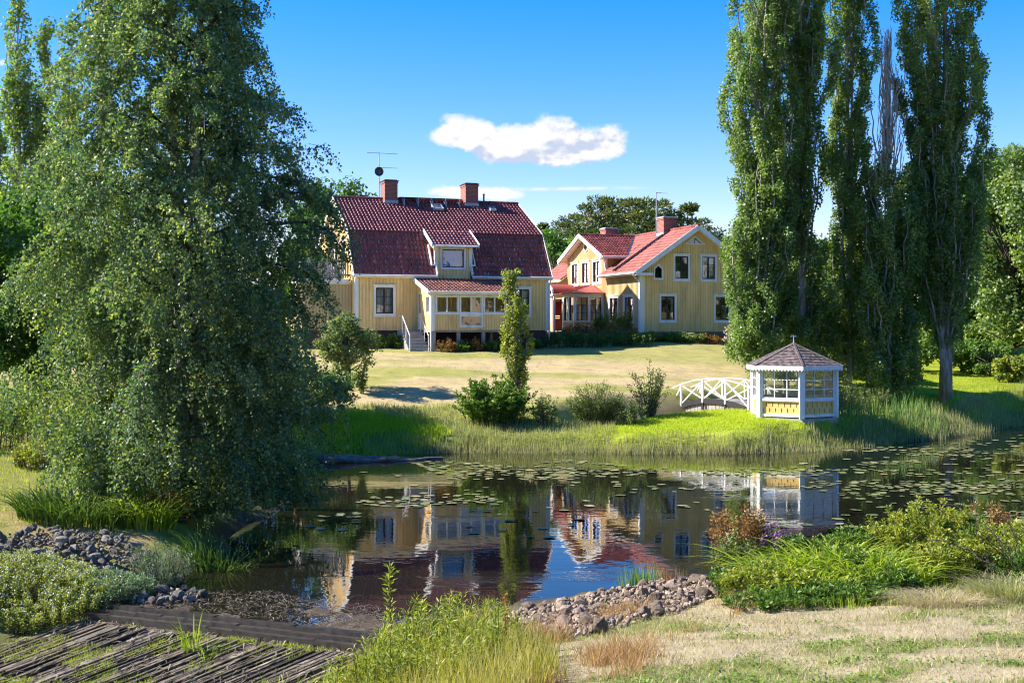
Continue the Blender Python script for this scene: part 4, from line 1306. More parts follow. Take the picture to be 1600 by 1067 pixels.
def gazebo():
    cx, cy_ = 11.35, 49.0
    zb = 1.05
    Gz = empty('gazebo', (cx, cy_, zb), rad(-2.5), 'six-sided white and yellow gazebo with dark shingled roof by the pond', 'gazebo')
    Gz.scale = (.95, .95, .95)
    Rp, Re = 1.80, 2.10
    ang = [rad(-90 + 60 * k) for k in range(6)]
    pt = [Vector((Rp * math.cos(a), Rp * math.sin(a), 0)) for a in ang]
    m = MB(); vs = [(1.90 * math.cos(a), 1.90 * math.sin(a), z) for z in (-.3, .0) for a in ang]
    m.add(vs, [tuple(range(5, -1, -1)), tuple(range(6, 12))] + [(i, (i + 1) % 6, 6 + (i + 1) % 6, 6 + i) for i in range(6)]); m.obj('floor', CONC, Gz)
    H = 2.12
    for k in range(6):
        m = MB(); m.box(-.10, .10, -.10, .10, 0, H); m.obj('post', WHT, Gz, loc=pt[k], rot=(0, 0, ang[k]))
    slots_mesh = None
    for k in range(6):
        a, b = pt[k], pt[(k + 1) % 6]
        e = (b - a).normalized(); n = Vector((e.y, -e.x, 0))
        Ls = (b - a).length

        def M(s, z, o, a=a, e=e, n=n):
            q = a + e * s + n * o
            return (q.x, q.y, z)
        s0, s1 = .10, Ls - .10
        mb = MB(); fbox(mb, M, s0, s1, .06, .17, -.05, .05); mb.obj('bottom_rail', WHT, Gz)
        mb = MB(); fbox(mb, M, s0, s1, .70, .80, -.07, .08); mb.obj('sill_rail', WHT, Gz)
        mb = MB(); fbox(mb, M, s0, s1, 1.98, H, -.05, .05); mb.obj('top_rail', WHT, Gz)
        # yellow panel with two staggered rows of slots cut through
        holes = []
        for i in range(6):
            c = s0 + (s1 - s0) * (i + .75) / 6.2
            holes.append(rect_poly(c - .021, c + .021, .46, .63))
            c -= .13
            holes.append(rect_poly(c - .021, c + .021, .24, .40))
        wall('panel', Gz, YELG, M, rect_poly(s0, s1, .17, .70), holes, 0, .03)
        # glazing bars, panes and arched brace
        w0, w1, h0, h1 = s0, s1, .80, 1.98
        win = MB(); frame_rect(win, M, w0, w1, h0, h1, .05, -.035, .035)
        W = win.obj('window', WHT, Gz)
        for i in (1, 2):
            c = w0 + (w1 - w0) * i / 3; mb = MB(); fbox(mb, M, c - .018, c + .018, h0 + .05, h1 - .05, -.02, .02); mb.obj('muntin', WHT, W)
        for j in (1, 2):
            c = h0 + (h1 - h0) * j / 3; mb = MB(); fbox(mb, M, w0 + .05, w1 - .05, c - .018, c + .018, -.019, .019); mb.obj('muntin', WHT, W)
        mb = MB()
        hw = (w1 - w0) / 2 - .06; cm = (w0 + w1) / 2
        pts = [(cm + hw * math.cos(t), 1.38 + .58 * math.sin(t)) for t in np.linspace(0, math.pi, 19)]
        for (p, q) in zip(pts[:-1], pts[1:]):
            mb.bar(M(p[0], p[1], -.06), M(q[0], q[1], -.06), .05, .075, n)
        mb.obj('arch_brace', WHT, W)
        for i in range(3):
            for j in range(3):
                x0, x1 = w0 + (w1 - w0) * i / 3, w0 + (w1 - w0) * (i + 1) / 3
                y0, y1 = h0 + (h1 - h0) * j / 3, h0 + (h1 - h0) * (j + 1) / 3
                mb = MB(); mb.add([M(x0, y0, 0), M(x1, y0, 0), M(x1, y1, 0), M(x0, y1, 0)], [(0, 1, 2, 3)]); mb.obj('pane', GLASS, W)
    # roof: six faces of lapped shingles
    zt, zr = H + .02, 3.06
    for k in range(6):
        a = Vector((Re * math.cos(ang[k]), Re * math.sin(ang[k]), zt)); b = Vector((Re * math.cos(ang[(k + 1) % 6]), Re * math.sin(ang[(k + 1) % 6]), zt))
        ap = Vector((0, 0, zr))
        nn = (b - a).cross(ap - a).normalized()
        if nn.z < 0: nn = -nn
        mb = MB()
        nr = 15
        for j in range(nr):
            t0, t1 = j / nr, (j + 1) / nr
            l0, r0 = a.lerp(ap, t0), b.lerp(ap, t0); l1, r1 = a.lerp(ap, min(1, t1)), b.lerp(ap, min(1, t1))
            nc = max(1, round((r0 - l0).length / .13))
            off = random.random()
            for i in range(nc):
                f0, f1 = i / nc, (i + 1) / nc
                up_ = .022 + random.uniform(-.006, .008)
                p0, p1, p2, p3 = l0.lerp(r0, f0), l0.lerp(r0, f1), l1.lerp(r1, f1), l1.lerp(r1, f0)
                q0, q1 = p0 + nn * up_, p1 + nn * up_
                mb.add([p0, p1, p2, p3, q0, q1], [(4, 5, 2, 3), (0, 1, 5, 4), (0, 4, 3), (1, 2, 5)], random.random())
        mb.add([a, b, ap - Vector((0, 0, .05))], [(0, 1, 2)])
        mb.obj('roof_face', SHING, Gz)
        # scalloped fascia
        e = (b - a).normalized(); n = Vector((e.y, -e.x, 0)); Ls = (b - a).length
        ns = 15
        poly = [(0, .02), (0, -.13)]
        for i in range(ns):
            c0 = Ls * i / ns; w = Ls / ns
            poly += [(c0 + w * .12, -.13), (c0 + w * .5, -.20), (c0 + w * .88, -.13)]
        poly += [(Ls, -.13), (Ls, .02)]
        Mf = lambda s, z, o, a=a, e=e, n=n: tuple(a + e * s + n * o + Vector((0, 0, z)))
        mb = MB(); mb.prism(poly, Mf, -.02, .015); mb.obj('fascia', WHT, Gz)
        mb = MB(); mb.bar(a + nn * .03, ap + nn * .02, .09, .035, nn); mb.obj('hip_cap', SHING, Gz)
    m = MB(); m.add([(Re * .99 * math.cos(a), Re * .99 * math.sin(a), zt - .03) for a in ang], [(0, 1, 2, 3, 4, 5)]); m.obj('ceiling', WHT, Gz)
    m = MB(); m.tube([(0, 0, zr - .05), (0, 0, zr + .07), (0, 0, zr + .36)], [.05, .025, .012], 8)
    m.prism([(-.13, .28), (-.03, .29), (.02, .27), (.11, .275), (.12, .36), (.02, .345), (-.04, .37), (-.13, .345)], lambda s, z, n: (s, n, z + zr), -.006, .006)
    m.obj('weathervane', GALV, Gz)
    # a bench inside along the back
    m = MB()
    for k in (1, 2, 3):
        a, b = pt[k] * .82, pt[(k + 1) % 6] * .82
        m.bar(a + Vector((0, 0, .44)), b + Vector((0, 0, .44)), .3, .04)
    m.obj('bench', GREYW, Gz)


gazebo()


# ------------------------------------------------------------------ footbridge
def footbridge():
    c = Vector((9.25, 53.1, 0))
    ax = Vector((.62, -.785, 0)).normalized()
    pr = Vector((-ax.y, ax.x, 0))
    B = empty('footbridge', (c.x, c.y, .96), 0, 'small arched white footbridge with crossed railings left of the gazebo', 'footbridge')
    HL, rise, wd = 2.5, .50, 1.2

    def arc(s, off=0.0): return rise * (1 - (s / HL) ** 2) + off

    def pos(s, w, z): 
        q = ax * s + pr * w
        return Vector((q.x, q.y, z))
    n = 26
    m0 = None
    for i in range(n):
        s = -HL + 2 * HL * (i + .5) / n
        sl = -2 * rise * s / HL ** 2
        m = MB()
        h = HL / n * .93
        vs = []
        for ds in (-h, h):
            for w in (-wd / 2 + .06, wd / 2 - .06):
                for dz in (0, .035):
                    vs.append(pos(s + ds, w, arc(s) + sl * ds + dz))
        m.add(vs, [(0, 2, 3, 1), (4, 5, 7, 6), (0, 1, 5, 4), (2, 6, 7, 3), (0, 4, 6, 2), (1, 3, 7, 5)], random.random())
        m.obj('deck_plank', GREYW, B)
    for sd in (-1, 1):
        w = sd * wd / 2
        m = MB(); k = 18
        for i in range(k):
            a, b = -HL - .1 + (2 * HL + .2) * i / k, -HL - .1 + (2 * HL + .2) * (i + 1) / k
            m.bar(pos(a, w, arc(a) - .04), pos(b, w, arc(b) - .04), .07, .20)
        m.obj('arched_beam', DARKW, B)
        ps = [-1.95, -.65, .65, 1.95]
        m = MB()
        for i in range(k):
            a, b = -2.5 + 5.0 * i / k, -2.5 + 5.0 * (i + 1) / k
            m.bar(pos(a, w, arc(a) + .93), pos(b, w, arc(b) + .93), .07, .045)
        m.obj('handrail', WHT, B)
        for s in ps:
            m = MB(); m.bar(pos(s, w * 1.06, -.75), pos(s, w * 1.06, arc(s) - .1), .075, .075, ax); m.obj('post_foot', DARKW, B)
            m = MB(); m.bar(pos(s, w * 1.06, arc(s) - .1), pos(s, w * 1.06, arc(s) + .92), .07, .07, ax); m.obj('post', WHT, B)
        for a, b in zip(ps[:-1], ps[1:]):
            for (za, zb) in ((.05, .88), (.88, .05)):
                m = MB(); m.bar(pos(a, w * 1.02, arc(a) + za), pos(b, w * 1.02, arc(b) + zb), .045, .05, pr); m.obj('brace', WHT, B)
        for a, b in ((-1.95, -2.62), (1.95, 2.62)):
            m = MB(); m.bar(pos(a, w * 1.02, arc(a) + .88), pos(b, w * 1.02, arc(b) + .05), .045, .05, pr); m.obj('brace', WHT, B)
        # boarding under the arch
        m = MB()
        for i in range(22):
            s = -2.2 + 4.4 * i / 21
            z1 = arc(s) - .15
            m.bar(pos(s, w * .86, -.75), pos(s, w * .86, z1), .185, .025, pr, random.random())
        m.obj('skirt_boarding', GREYW, B)


DARKW = paint('tarred_wood', (0.028, 0.026, 0.028), 0.7, 0.2, 4.0)
footbridge()


# ------------------------------------------------------------------ stones
def rock_mesh(name, mat, seed, sub=2):
    r = np.random.default_rng(seed)
    import bmesh
    bm = bmesh.new()
    bmesh.ops.create_icosphere(bm, subdivisions=sub, radius=.5)
    k = np.array([1.0, r.uniform(.6, .95), r.uniform(.45, .8)])
    for v in bm.verts:
        j = 1 + r.normal(0, .16 if sub == 1 else .035) + (.13 * math.sin(v.co.x * 9 + seed) * math.cos(v.co.y * 8 + seed * 1.7) + .10 * math.sin(v.co.z * 11 + seed * .6) if sub == 2 else 0)
        v.co = Vector((v.co.x * k[0] * j, v.co.y * k[1] * j, v.co.z * k[2] * j))
    # knock flat faces on, as broken stone has
    for _ in range(6):
        n = Vector(r.normal(0, 1, 3)).normalized(); d = r.uniform(.22, .34)
        for v in bm.verts:
            e = v.co.dot(n) - d
            if e > 0: v.co -= n * e * .95
    me = bpy.data.meshes.new(name)
    bm.to_mesh(me); bm.free()
    a = me.attributes.new('tint', 'FLOAT', 'FACE')
    a.data.foreach_set('value', np.full(len(me.polygons), r.random(), np.float32))
    me.materials.append(mat)
    return me


def stone_bank(name, label, mat, region, n_big, n_small, smin, smax, seed, lift=.0):
    """region(r) -> (x, y) samples; the biggest stones are single pieces, the rubble between is one part"""
    r = np.random.default_rng(seed)
    pts = np.array([region(r) for _ in range(n_big + n_small)])
    c = pts.mean(0)
    E = empty(name, (c[0], c[1], gz(*c)), 0, label, 'stones')
    e0 = E.location
    protos = [rock_mesh('stone', mat, seed * 20 + i) for i in range(10)]
    for i in (1, 4, 6, 8): protos[i] = rock_mesh('stone', mat, seed * 20 + i, 1)
    small = [rock_mesh('stone', mat, seed * 20 + i, 1) for i in range(10)]
    z = ground(pts[:, 0], pts[:, 1])
    for i in range(n_big):
        s = smin + (smax - smin) * r.random() ** 2.6
        o = link('stone', protos[i % 10], E)
        o.location = (pts[i, 0] - e0.x, pts[i, 1] - e0.y, z[i] - e0.z + s * r.uniform(-.05, .22) + lift * r.random())
        o.rotation_euler = r.uniform(-.5, .5, 3) + np.array([0, 0, r.uniform(0, 6.28)])
        o.scale = (s, s, s)
    V, F, T, b = [], [], [], 0
    for i in range(n_big, n_big + n_small):
        me = small[i % 10]
        co = np.empty(len(me.vertices) * 3, np.float32); me.vertices.foreach_get('co', co); co = co.reshape(-1, 3)
        fi = np.array([tuple(p.vertices) for p in me.polygons])
        s = smin * r.uniform(.35, 1.0)
        R_ = np.array(Matrix.Rotation(r.uniform(0, 6.28), 3, Vector(r.normal(0, 1, 3)).normalized()))
        V.append(co @ R_.T * s + np.array([pts[i, 0] - e0.x, pts[i, 1] - e0.y, z[i] - e0.z + s * .2 + lift * .7 * r.random()]))
        F.append(fi + b); b += len(co); T.append(np.full(len(fi), r.random()))
    F = np.concatenate(F)
    me = np_mesh('rubble', np.concatenate(V), F, np.full(len(F), 3), mat, np.concatenate(T))
    tag(link('rubble', me, E), kind='stuff')


def reg_px(poly, z=.25):
    q = [(G(x, y, z).x, G(x, y, z).y) for x, y in poly]
    x0, x1 = min(a for a, _ in q), max(a for a, _ in q); y0, y1 = min(b for _, b in q), max(b for _, b in q)

    def inside(x, y):
        c = False
        for i in range(len(q)):
            (a, b), (d, e) = q[i], q[(i + 1) % len(q)]
            if (b > y) != (e > y) and x < (d - a) * (y - b) / (e - b) + a: c = not c
        return c

    def f(r):
        while True:
            x, y = r.uniform(x0, x1), r.uniform(y0, y1)
            if inside(x, y): return x, y
    f.inside = inside; f.box = (x0, x1, y0, y1)
    return f


stone_bank('rubble_bank', 'bank of loose pinkish grey rubble stones on the near shore', STONE, reg_px([(676, 982), (760, 944), (850, 926), (930, 913), (1010, 908), (1112, 908), (1130, 945), (1060, 985), (985, 1012), (900, 1034), (830, 1036), (770, 1018)], .3), 300, 2600, .11, .31, 3, .07)
stone_bank('grey_stone_heap', 'low heap of grey angular stones beside the spillway under the birch', STONE_G, reg_px([(-40, 858), (60, 842), (200, 840), (300, 858), (325, 884), (250, 896), (120, 890), (0, 900), (-60, 915)], .55), 300, 1200, .12, .33, 4, .14)


# ------------------------------------------------------------------ spillway of old planks below the dam
def spillway():
    E = empty('spillway', (DAM_L.x, DAM_L.y, 0), 0, 'sloping spillway of weathered grey planks below the low dam sill', 'spillway')
    o = Vector((DAM_L.x, DAM_L.y, 0))
    e = Vector((DAM_R.x - DAM_L.x, DAM_R.y - DAM_L.y, 0)); L = e.length; e.normalize()
    f = Vector((e.y, -e.x, 0))       # downstream
    fl = (f * .80 - e * .60).normalized()
    drop = .34
    nrm = Vector((f.x * drop, f.y * drop, 1)).normalized()
    # sill beams along the crest
    for q, z, w, h in ((.0, .005, .11, .13), (.115, -.055, .10, .12), (.225, -.105, .10, .12)):
        m = MB()
        k = 14
        for i in range(k):
            a = o + e * (-.6 + (L + .6) * i / k) + f * q + Vector((0, 0, z + random.uniform(-.012, .012))); b = o + e * (-.6 + (L + .6) * (i + 1) / k) + f * q + Vector((0, 0, z + random.uniform(-.012, .012)))
            m.bar(a - o, b - o, w, h, (0, 0, 1), random.random())
        m.obj('sill_beam', SILLM, E)
    n = 210
    for i in range(n):
        s = -2.2 + (L + 3.2) * i / n
        base = o + e * s + f * (.26 + random.uniform(0, .2))
        ln = random.uniform(1.2, 3.8)
        w = .042 + random.uniform(-.018, .022)
        nseg = 4
        mb = MB()
        z0 = -.16 + random.uniform(-.02, .012)
        tilt = random.uniform(-.05, .05)
        wob = random.uniform(-.06, .06)
        for j in range(nseg):
            t0, t1 = ln * j / nseg, ln * (j + 1) / nseg
            p = base + fl * t0 + e * (wob * (j / nseg) ** 2); q = base + fl * t1 + e * (wob * ((j + 1) / nseg) ** 2)
            za = z0 - drop * (t0 * .80); zb = z0 - drop * (t1 * .80)
            mb.bar(p - o + Vector((0, 0, za)), q - o + Vector((0, 0, zb)), w * random.uniform(.6, 1.0), .035, nrm + e * tilt * 3, random.random())
        mb.obj('plank', PLANKM, E)


SILLM = paint('black_wet_timber', (0.045, 0.036, 0.028), 0.4, 0.55, 9.0, 0.5, False, 0.5)
spillway()


# ------------------------------------------------------------------ drifting log, utility pole
def driftwood():
    a = G(505, 722); b = G(692, 715)
    E = empty('driftwood_log', (a.x, a.y, 0), 0, 'grey waterlogged tree trunk lying along the far left shore', 'log')
    d = b - a
    r = random.Random(3)
    for name, off, l0, l1, r0 in (('trunk', 0, 0, .62, .20), ('trunk', -.5, .05, 1.0, .12), ('branch', .35, .15, .70, .09)):
        m = MB(); k = 9
        pts, rr = [], []
        for i in range(k):
            t = l0 + (l1 - l0) * i / (k - 1)
            p = d * t + Vector((0, off + r.uniform(-.08, .08), .08 + r.uniform(-.05, .05) - .10 * i / k)); pts.append(p); rr.append(r0 * (1 - .65 * i / k) * r.uniform(.9, 1.1))
        m.tube(pts, rr, 9); m.obj(name, DRIFT, E)


DRIFT = paint('silvered_log', (0.16, 0.14, 0.125), 0.8, 0.3, 6.0, 0.3, False, 0.5)
driftwood()


def pole():
    x, y = (160 - 800) / FPX * 31.0, 31.0
    E = empty('utility_pole', (x, y, gz(x, y)), 0, 'weathered wooden utility pole rising behind the birch top', 'utility pole')
    m = MB(); m.tube([(0, 0, -.5), (0.02, 0, 6), (0, 0, 13.2)], [.17, .15, .125], 12); m.obj('shaft', POLEW, E)
    m = MB(); m.tube([(.16, -.02, 0.2), (.15, -.02, 6), (.13, -.02, 13.0)], .02, 6); m.obj('earth_wire', DARKMET, E)
    m = MB(); m.tube([(-.34, -.05, 13.0), (-.37, 0, 12.3), (-.30, 0, 11.7), (-.13, 0, 11.4)], .018, 6); m.tube([(.27, -.05, 13.0), (.30, 0, 12.2), (.13, 0, 11.6)], .016, 6); m.obj('cable', DARKMET, E)
    m = MB(); m.bar((-.9, 0, 12.9), (.9, 0, 12.9), .1, .1)
    m.obj('cross_arm', POLEW, E)


POLEW = barkmat('pole_wood', (0.09, 0.07, 0.05), (0.26, 0.19, 0.14), 8.0, .08)
pole()

# ------------------------------------------------------------------ plants: mesh growers
def unit(v):
    return v / np.maximum(np.linalg.norm(v, axis=-1, keepdims=True), 1e-9)


def leaf_mesh(name, pos, axis, nrm, size, mat, tint, aspect=.7, fold=.12):
    """one folded rhombic leaf per point"""
    N = len(pos)
    axis = unit(axis)
    side = unit(np.cross(axis, nrm))
    up = np.cross(side, axis)
    s = np.broadcast_to(np.asarray(size, float), (N,))[:, None]
    V = np.empty((N, 4, 3))
    V[:, 0] = pos
    mid = pos + axis * s * .45 + up * s * fold
    V[:, 1] = mid + side * s * aspect * .5
    V[:, 2] = pos + axis * s
    V[:, 3] = mid - side * s * aspect * .5
    F = np.arange(N * 4).reshape(N, 4)
    return np_mesh(name, V, F, np.full(N, 4), mat, np.clip(tint, 0, 1))


def blade_mesh(name, pos, height, width, lean, mat, tint, segs=2, curve=1.6, face=None, droop=0.0):
    """grass: tapered strips; lean = horizontal displacement of the tip (N,2)"""
    N = len(pos)
    height = np.broadcast_to(np.asarray(height, float), (N,)); width = np.broadcast_to(np.asarray(width, float), (N,))
    fa = rng.uniform(0, np.pi, N) if face is None else face
    sd = np.stack([np.cos(fa), np.sin(fa), np.zeros(N)], -1)
    K = 2 * segs + 1
    V = np.empty((N, K, 3))
    for j in range(segs + 1):
        t = j / segs
        c = pos.copy()
        c[:, :2] += lean * t ** curve
        c[:, 2] += height * (t - droop * t ** 3)
        w = (width * (1 - t ** 1.6 * .9) * .5)[:, None]
        if j < segs:
            V[:, 2 * j] = c - sd * w; V[:, 2 * j + 1] = c + sd * w
        else:
            V[:, 2 * j] = c
    base = (np.arange(N) * K)[:, None]
    L, T, tt = [], [], []
    loops = []
    for j in range(segs - 1):
        loops.append(base + np.array([[2 * j, 2 * j + 1, 2 * j + 3, 2 * j + 2]]))
    tri = base + np.array([[2 * segs - 2, 2 * segs - 1, 2 * segs]])
    quads = np.concatenate(loops, 0) if loops else np.zeros((0, 4), int)
    lp = np.concatenate([quads.ravel(), tri.ravel()])
    tot = np.concatenate([np.full(len(quads), 4), np.full(N, 3)])
    tn = np.concatenate([np.tile(tint, segs - 1), tint]) if segs > 1 else tint
    return np_mesh(name, V, lp, tot, mat, np.clip(tn, 0, 1))


def tubes_mesh(name, pts, radii, mat, S=4):
    """many polylines of equal length at once: pts (N,K,3), radii (N,K)"""
    N, K, _ = pts.shape
    d = np.empty_like(pts)
    d[:, 1:-1] = pts[:, 2:] - pts[:, :-2]; d[:, 0] = pts[:, 1] - pts[:, 0]; d[:, -1] = pts[:, -1] - pts[:, -2]
    d = unit(d)
    ref = np.where(np.abs(d[..., 2:3]) > .9, np.array([1.0, 0, 0]), np.array([0, 0, 1.0]))
    a = unit(np.cross(d, ref)); b = np.cross(d, a)
    th = np.arange(S) * 2 * np.pi / S
    V = pts[:, :, None, :] + (a[:, :, None, :] * np.cos(th)[None, None, :, None] + b[:, :, None, :] * np.sin(th)[None, None, :, None]) * radii[:, :, None, None]
    idx = np.arange(N * K * S).reshape(N, K, S)
    i0 = idx[:, :-1, :]; i1 = idx[:, 1:, :]
    F = np.stack([i0, np.roll(i0, -1, 2), np.roll(i1, -1, 2), i1], -1).reshape(-1, 4)
    return np_mesh(name, V.reshape(-1, 3), F, np.full(len(F), 4), mat, None, True)


def along(pts, t):
    """sample polylines pts (N,K,3) at parameters t (N,M) in 0..1 -> (N,M,3)"""
    N, K, _ = pts.shape
    f = np.clip(t, 0, .9999) * (K - 1)
    i = f.astype(int); w = (f - i)[..., None]
    r = np.arange(N)[:, None]
    return pts[r, i] * (1 - w) + pts[r, i + 1] * w


def rand_dir(n, r, flat=0.0):
    v = r.normal(0, 1, (n, 3)); v[:, 2] *= (1 - flat)
    return unit(v)


def finish_tree(name, x, y, label, cat, group=None, z=None):
    return empty(name, (x, y, gz(x, y) if z is None else z), 0, label, cat, group)


def local(E, p):
    return p - np.array(E.location)


# ------------------------------------------------------------------ birch
def birch(x, y, label, H=15.5, Rm=3.5, n_br=125, seed=1, leaves=210000):
    r = np.random.default_rng(seed)
    E = finish_tree('birch_tree', x, y, label, 'tree')
    # two leaning stems from one root
    stems = []
    m = MB()
    for (bx, by, lx, ly, h) in ((0, 0, .1, .2, H), (.3, .25, .5, -.3, H * .82)):
        ts = np.linspace(0, 1, 12)
        pts = np.stack([bx + lx * ts ** 1.3 + .12 * np.sin(ts * 7), by + ly * ts + .1 * np.sin(ts * 5 + 1), -.4 + (h + .4) * ts], -1)
        stems.append(pts)
        m.tube([tuple(p) for p in pts], [.20 * (1 - t) ** .8 + .015 for t in ts], 12)
    m.obj('trunk', BARK_B, E, smooth=True)

    def crown_r(hh):      # outline of the weeping crown
        t = hh / H
        return Rm * np.interp(t, [0, .05, .2, .35, .5, .68, .85, .95, 1.0], [.80, .88, .98, .95, .80, .50, .28, .14, .04])
    # main limbs: up and out, then over
    K = 8
    hb = H * (.04 + .94 * (np.arange(n_br) + r.random(n_br)) / n_br)
    az = np.arange(n_br) * 2.39996 + r.normal(0, .3, n_br)
    si = r.integers(0, 2, n_br)
    st = np.stack([stems[s][np.minimum((h / H * 11).astype(int), 11)] for s, h in zip(si, hb)])
    R_ = crown_r(hb) * r.uniform(.62, 1.15, n_br) * (1 + .16 * np.sin(az * 2 + hb * 1.3) + .12 * np.sin(az * 3 - hb * 2.1))
    L = np.zeros((n_br, K, 3))
    dirs = np.stack([np.cos(az), np.sin(az)], -1)
    for k in range(K):
        t = k / (K - 1)
        L[:, k, :2] = st[:, :2] + dirs * (R_ * t ** .85)[:, None]
        rise = R_ * (.62 * np.sin(t * 2.3)) - R_ * .30 * t ** 3
        L[:, k, 2] = hb - .25 + rise * np.interp(hb / H, [0, .08, .25, 1], [.15, .1, .6, 1.1]) - np.interp(hb / H, [.05, .3], [.6, 0]) * t ** 2
    L[:, 1:] += r.normal(0, .06, (n_br, K - 1, 3))
    L[:, :, 2] = np.maximum(L[:, :, 2], .1)
    rd = .045 * (R_ / Rm)[:, None] * (1 - np.linspace(0, .9, K))[None, :] + .006
    link('limbs', tubes_mesh('limbs', L, rd, BARK_D, 5), E)
    # hanging twigs: some along the limbs, most through the whole crown in uneven clumps
    n_tw = 8600
    n1 = 3000
    br = r.choice(n_br, n1, p=(R_ * (1.25 - .55 * hb / H)) / (R_ * (1.25 - .55 * hb / H)).sum())
    p0a = along(L[br], (r.random(n1) ** .62)[:, None])[:, 0]
    da = dirs[br]
    pool = 60000
    hv = r.random(pool) * H * 1.0; av = r.uniform(0, 6.28, pool)
    cr = crown_r(hv)
    lob = 1 + .19 * np.sin(av * 3 + hv * 1.1) + .15 * np.sin(av * 5 - hv * 1.9) + .12 * np.sin(hv * 2.7 + av * 2)
    qv = r.random(pool) ** .42
    ctr = np.stack([np.interp(hv, np.linspace(0, H, 12), stems[0][:, 0]), np.interp(hv, np.linspace(0, H, 12), stems[0][:, 1])], -1)
    pv = np.stack([ctr[:, 0] + np.cos(av) * qv * cr * lob, ctr[:, 1] + np.sin(av) * qv * cr * lob, hv], -1)
    cl = np.sin(pv[:, 0] * 2.1 + 1.3 * np.sin(pv[:, 2] * 1.6)) * np.sin(pv[:, 1] * 2.0 + 1.1) + .8 * np.sin(pv[:, 2] * 2.3 + pv[:, 0] * 1.2) * np.sin(pv[:, 0] * 1.7 - pv[:, 1] * 2.0)
    wgt = (.1 + cr / Rm) * np.clip(.42 + .9 * cl, .02, 1.6)
    sel = r.choice(pool, n_tw - n1, replace=False, p=wgt / wgt.sum())
    p0 = np.concatenate([p0a, pv[sel]])
    dv_ = np.concatenate([da, np.stack([np.cos(av[sel]), np.sin(av[sel])], -1)])
    clv = np.concatenate([r.normal(0, .5, n1), cl[sel]])
    KT = 6
    ln = r.uniform(.35, 1.25, n_tw) * np.interp(p0[:, 2], [0, 2.5, H], [1.0, 1.3, .9])
    ln = np.minimum(ln, p0[:, 2] + .25)
    outd = unit(np.concatenate([dv_ + r.normal(0, .8, (n_tw, 2)), r.normal(.25, .35, (n_tw, 1))], -1))
    T = np.zeros((n_tw, KT, 3))
    for k in range(KT):
        t = k / (KT - 1)
        wp = np.interp(p0[:, 2], [0, 4, 9, H], [1.0, .8, .45, .25])
        T[:, k] = p0 + outd * (ln * (.95 - .4 * wp) * (t - .4 * t * t))[:, None]
        T[:, k, 2] -= ln * .85 * wp * t ** 1.7
    T[:, 1:] += r.normal(0, .025, (n_tw, KT - 1, 3))
    tag(link('twigs', tubes_mesh('twigs', T[:, [0, 2, 5]], np.tile(np.linspace(.006, .002, 3), (n_tw, 1)), BARK_D, 3), E), kind='stuff')
    per = leaves // n_tw
    tt = r.random((n_tw, per)) ** .8
    pos = along(T, tt).reshape(-1, 3) + r.normal(0, .045, (n_tw * per, 3))
    n = len(pos)
    ax = rand_dir(n, r) * .8; ax[:, 2] -= .65
    nr = rand_dir(n, r) + np.array([0, 0, .35])
    clump = np.repeat(r.normal(.49, .18, n_tw) + .06 * clv, per)
    tint = clump + r.normal(0, .20, n) + (r.random(n) < .04) * .45
    link('crown', leaf_mesh('crown', pos, ax, nr, r.uniform(.042, .088, n), L_BIRCH, tint, .78), E)
    return E


